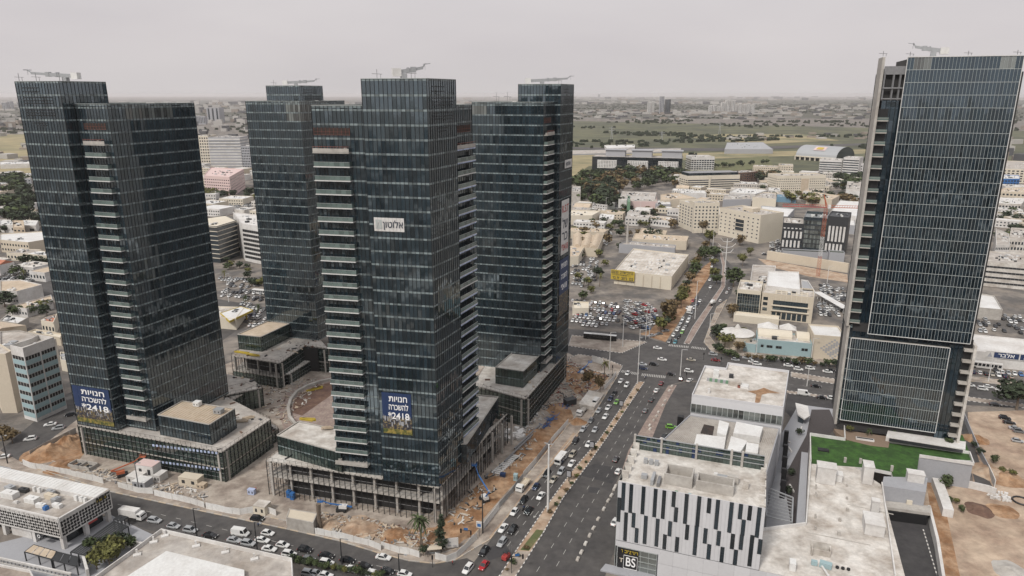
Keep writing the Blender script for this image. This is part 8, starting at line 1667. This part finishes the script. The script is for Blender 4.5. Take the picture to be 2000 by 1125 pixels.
# basins, curved ramp, yard
p = G(163, 912); T = empty('concrete_basin', 'open two-celled concrete basin in the orange dirt', 'basin', (*p, 0)); b = MB()
for x0, y0, x1, y1 in ((-5, -2, 5, -1.7), (-5, 1.7, 5, 2), (-5, -2, -4.7, 2), (4.7, -2, 5, 2), (-.15, -2, .15, 2)): b.prism([(p[0] + x * .96 + y * .28, p[1] - x * .28 + y * .96) for x, y in ((x0, y0), (x1, y0), (x1, y1), (x0, y1))], 0, 1.4)
b.build('wall', ['concrete'], T); b = MB(); b.prism([(p[0] + x * .96 + y * .28, p[1] - x * .28 + y * .96) for x, y in ((-4.8, -1.8), (4.8, -1.8), (4.8, 1.8), (-4.8, 1.8))], .02, .1); b.build('bottom', ['dark_metal'], T)
arc = px([(655, 742), (625, 748), (600, 757), (580, 768), (568, 783), (563, 800), (566, 818), (577, 832)]); T = empty('curved_wall', 'curved concrete retaining wall in the yard between the towers', 'wall', (*arc[0], 0)); b = MB()
for a, c in zip(arc, arc[1:]): b.bar((*a, .6), (*c, .6), 1.2, 1.5)
b.build('wall', ['concrete'], T)
poly_sheet('pit', px([(650, 746), (625, 752), (600, 762), (580, 774), (573, 790), (570, 806), (590, 812), (650, 770)]), 'brown_soil', .09)
strip('walkway', px([(575, 838), (560, 822), (553, 800), (558, 780), (575, 762), (600, 750), (650, 738)]), 4, 'pave_red', .10)
def beams(u, v, n, ln, rot, z, label, m='yellow'):
    p = G(u, v, z); b = MB()
    for k in range(n): b.box((p[0] + (k % 3) * .5, p[1] + (k // 3) * .5, z + .1 + .35 * (k % 2)), ln, .4, .33, R(rot) + random.uniform(-.1, .1))
    b.build('beam_stack', [m], None, base=(*p, z), label=label, category='beams')
beams(612, 762, 8, 7, 40, .1, 'yellow beams beside the curved wall'); beams(598, 822, 8, 5.5, -12, 12.9, 'yellow beams at the edge of the white podium roof'); beams(470, 690, 7, 7, -16, 12.6, 'longer yellow beam stack on the rear podium'); beams(492, 695, 6, 6, -16, 12.6, 'shorter yellow beam stack on the rear podium'); beams(578, 835, 6, 3, 40, 12.9, 'brown timber stack at the end of the curved wall', 'roof_brown'); beams(636, 838, 5, 3, 10, 20.1, 'timber pallets on the white block roof', 'roof_brown'); beams(470, 825, 8, 3.5, 10, 11.9, 'brown timber bundles on the left podium', 'roof_brown'); beams(482, 818, 6, 3.5, 30, 11.9, 'second brown bundle on the left podium', 'roof_brown')
boxthing('roof_cabin', 386, 792, 2.4, 2, 1.5, 'white box on the brown ribbed roof', 'white_metal', 'box', z=19.8); boxthing('water_tank', 428, 806, 3, 2.4, 1.4, 'grey tank at the right end of the brown ribbed roof', 'grey_metal', 'tank', z=19.8)
p = G(1000, 850); t = MB(); rr = random.Random(4)
for k in range(14): t.box((p[0] + rr.uniform(-4, 4), p[1] + rr.uniform(-4, 4), .05), rr.uniform(2, 4), rr.uniform(1, 2), rr.uniform(.6, 1.6), rr.random() * 3)
t.build('tarpaulin_pile', ['white_wall'], None, base=(*p, 0), label='pile of white wrapped material beside the middle podium', category='material pile')
def debris(zone, n, label, mats, seed, ln=(1, 4)):
    poly = px(zone); rr = random.Random(seed); b = MB(); xs = [p[0] for p in poly]; ys = [p[1] for p in poly]; c = 0; n *= 2
    while c < n:
        p = (rr.uniform(min(xs), max(xs)), rr.uniform(min(ys), max(ys))); c += 1
        if not inpoly(p, poly): continue
        b.box((*p, .06 + rr.random() * .2), rr.uniform(*ln) * .6, rr.uniform(.1, .5), rr.uniform(.05, .4), rr.uniform(0, 3.1), rr.randrange(len(mats)))
    b.build('building_debris', mats, None, kind='stuff')
debris([(150, 905), (230, 925), (250, 950), (150, 930)], 160, '', ['concrete_white', 'roof_brown', 'steel', 'concrete'], 1)
debris([(250, 925), (400, 960), (400, 980), (250, 950)], 220, '', ['concrete_white', 'roof_brown', 'steel', 'white_wall'], 2)
debris([(620, 1000), (860, 1040), (870, 1075), (640, 1045)], 480, '', ['concrete_white', 'roof_brown', 'steel', 'brown_soil', 'concrete', 'roof_brown', 'dirt_pale'], 3)
debris([(870, 1010), (1000, 880), (1060, 830), (1050, 860), (900, 1040)], 480, '', ['concrete_white', 'steel', 'concrete', 'roof_brown', 'dark_metal'], 4, (1, 5))
debris([(1060, 800), (1110, 700), (1190, 735), (1110, 800)], 420, '', ['concrete_white', 'steel', 'concrete', 'dark_metal', 'rust', 'roof_brown'], 5)
debris([(480, 770), (560, 740), (640, 740), (560, 830)], 260, '', ['concrete_white', 'roof_brown', 'brown_soil', 'concrete'], 6)
debris([(1010, 835), (1040, 790), (1080, 790), (1030, 850)], 120, '', ['white_wall', 'concrete_white', 'steel'], 7)
b = MB(); p0, p1 = G(1058, 840), G(1100, 795); rr = random.Random(8)
for k in range(60): a = lerp(p0, p1, rr.random()); b.bar((a[0] + rr.uniform(-1, 1), a[1] + rr.uniform(-1, 1), .1), (a[0] + rr.uniform(-3, 3), a[1] + rr.uniform(-3, 3), rr.uniform(.3, 2)), .14)
b.build('scaffolding_pile', ['blue'], None, base=(*p0, 0), label='tangled blue scaffolding frames along the trench', category='scaffolding')
b = MB(); p0, p1 = G(968, 925), G(1010, 888)
for k in range(12): a = lerp(p0, p1, k / 12); b.box((*a, .1), 3.4, .8, .25, R(-20))
for s in (-1.5, 1.5): b.bar((p0[0] + s, p0[1], .4), (p1[0] + s, p1[1], .4), .3)
b.build('ladder_frame', ['white_metal'], None, base=(*p0, 0), label='long white ladder-like steel frame lying beside the middle tower', category='steel frame')
for u, v, ln, lb in ((985, 905, 26, 'dark pipe in the boulevard trench, near one'), (1005, 880, 22, 'dark pipe in the boulevard trench, far one')):
    p = G(u, v); d = bear(28); b = MB(); b.tube([(*p, .8), (p[0] + d[0] * ln, p[1] + d[1] * ln, 1.0)], .35, 8); b.build('pipe', ['steel'], None, base=(*p, 0), label=lb, category='pipe')
b = MB(); q = px([(1130, 795), (1160, 802), (1180, 775), (1150, 768)]); b.prism(ccw(q), 0, 1.6); b.build('concrete_slab', ['concrete_white'], None, base=(*q[0], 0), label='raised concrete slab at the far end of the site', category='slab')
# ---------------------------------------------------------------- right side: ramp and lot
poly_sheet('ramp_road', px([(1728, 985), (1815, 995), (1838, 1130), (1850, 1250), (1745, 1250), (1740, 1125)]), 'asphalt_dark', .06)
def wallthing(label, pts, h, th, m, name='wall', cat='wall', z=0):
    q = px(pts); T = empty(name, label, cat, (*q[0], z)); 
    for A, B in zip(q, q[1:]): b = MB(); b.bar((*A, z + h / 2), (*B, z + h / 2), th, h); b.build('wall_section', [m], T)
wallthing('white retaining wall along the right side of the ramp', [(1812, 1004), (1828, 1070), (1845, 1180)], 3.2, .8, 'white_wall')
wallthing('long wavy white wall of containers beside the trench', [(1828, 948), (1838, 975), (1850, 1010)], 2.8, 3.0, 'white_wall')
wallthing('white boundary wall below the lawn end wall', [(1868, 948), (1900, 955), (1930, 962), (1944, 968)], 2.6, .5, 'white_wall'); wallthing('grey leaning fence between the tower and the sandy lot', [(1882, 818), (1893, 846), (1910, 885), (1928, 920)], 2.6, .25, 'grey_wall'); wallthing('pale end of the leaning fence', [(1928, 920), (1942, 952)], 2.8, .25, 'white_wall')
poly_sheet('trench', px([(1808, 935), (1830, 925), (1850, 1010), (1875, 1125), (1900, 1200), (1850, 1200), (1830, 1080)]), 'dirt', .07)
poly_sheet('road', px([(1880, 805), (1892, 830), (1912, 900), (1938, 950), (1905, 945), (1885, 870), (1870, 815)]), 'asphalt', .05)
kb = MB(); A, B = G(1803, 1035), G(1830, 1125)
for k in range(24): kb.bar((*lerp(A, B, k / 24), .12), (*lerp(A, B, (k + .9) / 24), .12), .3, .24, k % 2)
kb.build('kerb', ['kerb_white', 'kerb_dark'], None, kind='structure')
for u, v, h, k, lb in [(1848, 955, 4.5, 'green', 'feathery green bush at the corner of the sandy lot'), (1852, 985, 2.5, 'green', 'low bush beside the wavy white wall'), (1878, 1000, 2.2, 'green', 'round green bush in the sandy lot'), (1865, 985, 2, 'olive', 'sprawling weed patch in the sandy lot'), (1900, 875, 2.5, 'dark', 'dark weeds behind the leaning fence'), (1912, 890, 3, 'dark', 'second dark weeds behind the leaning fence'), (1940, 905, 3, 'green', 'green weeds on the earth bank'), (1955, 925, 2.5, 'olive', 'olive weeds on the earth bank'), (1975, 930, 2.5, 'olive', 'weeds at the right on the earth bank'), (1850, 870, 2.6, 'green', 'terrace shrub at the right end of the timber deck'), (1745, 848, 2, 'green', 'terrace shrub left in the row under the grid'), (1775, 852, 2, 'green', 'terrace shrub second in the row under the grid'), (1805, 856, 2, 'dark', 'terrace shrub third in the row under the grid'), (1660, 845, 2.5, 'olive', 'potted plant at the corner of the lawn terrace')]:
    tree(u, v, h, k, lb, None, 1.4, name='shrub', z=(9.1 if 'terrace' in lb else 0.))
palm(1697, 850, 2.2, 'small palm in a white pot on the timber deck', z=9.2, lean=.1, s=.6)
b = MB(); rr = random.Random(6); p = G(1953, 972)
for k in range(26): b.box((p[0] + rr.uniform(-3.5, 3.5), p[1] + rr.uniform(-2.5, 2.5), .04), rr.uniform(.5, 1.4), rr.uniform(.4, 1), rr.uniform(.3, 1.1), rr.random() * 3)
b.build('stone_pile', ['white_wall'], None, base=(*p, 0), label='pile of broken white stones at the end of the white wall', category='stones')
b = MB(); p = G(1995, 980); b.tube([(p[0] + 2.6 * cos(a), p[1] + 2.6 * sin(a), .4) for a in [pi * 2 * k / 16 for k in range(17)]], .28, 6); b.build('hose_ring', ['black'], None, base=(*p, 0), label='black pipe coil lying at the right picture edge', category='pipe coil')
# plaza pieces
p = G(1566, 815); t = empty('entrance_canopy', 'white angular canopy in the plaza left of the right tower', 'canopy', (*p, 0)); b = MB(); b.prism(ccw(px([(1552, 800), (1576, 806), (1580, 826), (1570, 832), (1556, 822)], 0)), 2.6, 3.2); b.build('roof', ['white_wall'], t); b = MB(); b.prism(ccw(px([(1556, 812), (1572, 818), (1568, 828), (1558, 824)])), .05, 2.6); b.build('dark_glazing', ['glass_plain'], t)
for i, v in enumerate((850, 878, 902, 926, 950)):
    p = G(1533 - i * 1.5, v + 22, 0); b = MB(); b.box((*p, .05), 1.6, 1.2, 6.5, R(-20)); b.build('dark_pylon', ['black'], None, base=(*p, 0), label=f'dark upright pylon in the alley beside the ribbed roof, {nth[i]} from the back', category='pylon', group='dark pylons in the alley')
for i, (u, v, h) in enumerate(((1312, 880, 7), (1318, 868, 9), (1325, 855, 11))):
    p = G(u, v + 25); b = MB(); b.box((*p, .05), 2.2, 2, h * 1.3, R(-20)); b.build('dark_fin', ['black'], None, base=(*p, 0), label=f'tall dark fin at the left corner of the ribbed roof building, {nth[i]} from the street', category='fin', group='dark fins')
q = [G(1498, 952, 7), G(1549, 972, 7), G(1547, 1020, 7), G(1497, 1008, 7)]; T = empty('steel_pergola', 'steel beam pergola between the patterned building and the flat roof', 'pergola', (*q[0], 0)); b = MB()
for a, c in ((0, 1), (1, 2), (2, 3), (3, 0)): b.bar((*q[a], 7), (*q[c], 7), .35)
for a in q: b.bar((*a, 0), (*a, 7), .3)
b.build('frame', ['grey_metal'], T)
for k in range(1, 8): b = MB(); b.bar((*lerp(q[0], q[3], k / 8), 7), (*lerp(q[1], q[2], k / 8), 7), .22); b.build('beam', ['grey_metal'], T)
for i, (a, c) in enumerate((((1536, 862), (1543, 866)), ((1566, 835), (1560, 850)), ((1540, 875), (1546, 884)), ((1542, 948), (1550, 962)))): wallthing(f'short white bench wall in the plaza, {nth[i]}', [a, c], .6, .5, 'white_wall', 'bench_wall', 'bench')
for u, v, lb in ((1560, 850, 'upper'), (1545, 930, 'middle'), (1540, 965, 'lower')): tree(u, v, 2.6, 'dark', f'dark planted bed in the plaza alley, {lb} one', None, 1.5, name='shrub')
# forklift, motorbikes, people
p = G(988, 1092); t = empty('forklift', 'red forklift on the near junction beside the silver SUV', 'forklift', (*p, .03)); b = MB(); b.box((*p, .4), 2.6, 1.5, 1.1, R(60)); b.build('body', ['red'], t); b = MB()
for x in (-.6, .6):
    for y in (-.5, .5): b.bar((p[0] + x, p[1] + y, 1.4), (p[0] + x * .9, p[1] + y * .9, 2.6), .1)
b.box((*p, 2.6), 1.6, 1.3, .12, R(60)); b.build('cage', ['dark_metal'], t); b = MB(); b.bar((p[0] + 1, p[1] + 1.4, .2), (p[0] + 1, p[1] + 1.4, 3.8), .15); b.bar((p[0] + 1.6, p[1] + 1.2, .2), (p[0] + 1.6, p[1] + 1.2, 3.8), .15); b.build('mast', ['steel'], t)
for x, y in ((-.9, -.8), (.9, -.8), (-.6, .8), (1, .7)): b = MB(); b.tube([(p[0] + x, p[1] + y - .12, .36), (p[0] + x, p[1] + y + .12, .36)], .36, 8); b.build('wheel', ['tyre'], t)
def moto(u, v, label):
    p = G(u, v, .5); d = bear(206); t = empty('motor_scooter', label, 'scooter', (*p, .03)); P = lambda a, z_: (p[0] + d[0] * a, p[1] + d[1] * a, z_)
    for a in (-.6, .65): b = MB(); c = P(a, .32); b.tube([(c[0] - d[1] * .06, c[1] + d[0] * .06, .32), (c[0] + d[1] * .06, c[1] - d[0] * .06, .32)], .32, 10); b.build('wheel', ['tyre'], t)
    b = MB(); b.bar(P(-.7, .65), P(.4, .6), .35, .4); b.bar(P(.4, .5), P(.6, 1.05), .2); b.box(P(-.75, .85), .45, .45, .4, R(64)); b.build('body', ['dark_metal'], t)
    sk = person_mesh(True); inst('rider', sk, (-d[0] * .1, -d[1] * .1, .35), R(154), 1, t)
PMESH = {}
def person_mesh(sit=False, shirt='navy'):
    key = (sit, shirt)
    if key in PMESH: return PMESH[key]
    me = bpy.data.meshes.new('person'); bm = bmesh.new()
    if sit: V = [(0, 0, .55), (0, 0, .85), (0, .03, 1.12), (0, .05, 1.25), (0, .07, 1.42), (.2, .03, 1.08), (.25, .25, .9), (.2, .5, .85), (-.2, .03, 1.08), (-.25, .25, .9), (-.2, .5, .85), (.12, .3, .52), (.13, .38, .1), (-.12, .3, .52), (-.13, .38, .1)]
    else: V = [(0, 0, .95), (0, 0, 1.2), (0, .0, 1.42), (0, .02, 1.53), (0, .03, 1.68), (.2, 0, 1.38), (.26, .02, 1.12), (.24, .12, .9), (-.2, 0, 1.38), (-.26, .02, 1.12), (-.24, -.05, .9), (.1, .08, .5), (.1, .12, .06), (-.1, -.06, .5), (-.1, -.12, .06)]
    E_ = [(0, 1), (1, 2), (2, 3), (3, 4), (2, 5), (5, 6), (6, 7), (2, 8), (8, 9), (9, 10), (0, 11), (11, 12), (0, 13), (13, 14)]
    rad = [.15, .16, .15, .06, .11, .06, .05, .04, .06, .05, .04, .09, .05, .09, .05]
    me.from_pydata(V, E_, []); o = bpy.data.objects.new('person', me); COL.objects.link(o); md = o.modifiers.new('s', 'SKIN')
    for i, r_ in enumerate(rad): me.skin_vertices[0].data[i].radius = (r_, r_)
    me.skin_vertices[0].data[0].use_root = True; o.modifiers.new('ss', 'SUBSURF').levels = 1
    bpy.context.view_layer.update(); m2 = bpy.data.meshes.new_from_object(o.evaluated_get(bpy.context.evaluated_depsgraph_get())); bpy.data.objects.remove(o)
    for nm in (shirt, 'dark_metal', 'skin'): m2.materials.append(MATS[nm])
    for p_ in m2.polygons: z_ = p_.center.z; p_.material_index = 2 if z_ > (1.25 if sit else 1.5) else (0 if z_ > (.7 if sit else .98) else 1)
    PMESH[key] = m2; return m2
mat('skin', (.35, .22, .16), .6)
moto(850 + 697 / 2.812, 725 + 505 / 2.812, 'scooter rider behind the white minibus'); moto(850 + 485 / 2.812, 725 + 755 / 2.812, 'scooter rider beside the white hatchback')
for i, (u, v, lb, sh_) in enumerate([(505, 1030, 'person in dark clothes walking by the thin lamp post near the white van', 'navy'), (1259, 741, 'person in white shirt crossing at the tip of the median', 'white_wall'), (1261, 740, 'person in dark shirt crossing behind the one in white', 'navy'), (1393, 705, 'person in dark clothes waiting above the stained roof', 'navy'), (1398, 708, 'person in red standing above the stained roof', 'red'), (1265, 868, 'person in dark clothes on the forecourt paving', 'navy'), (884, 1104, 'person in red vest at the corner kerb', 'red'), (500, 960, 'site worker in red beside the grey crate', 'red')]):
    p = G(u, v); inst('person', person_mesh(False, sh_), (*p, .06), i * 1.3, 1, label=lb, category='person')
# ---------------------------------------------------------------- haze
hm = bpy.data.materials.new('haze'); hm.use_nodes = True; n_ = hm.node_tree.nodes; n_.remove(n_['Principled BSDF']); pv = n_.new('ShaderNodeVolumePrincipled'); pv.inputs['Color'].default_value = (.93, .90, .91, 1); pv.inputs['Density'].default_value = 3.8e-5; pv.inputs['Anisotropy'].default_value = .2
hm.node_tree.links.new(pv.outputs[0], n_['Material Output'].inputs['Volume']); MATS['haze'] = hm
b = MB(); b.prism([(-25100, -6100), (25100, -6100), (25100, 42100), (-25100, 42100)], -1, 152); b.build('haze', ['haze'], None, kind='stuff')
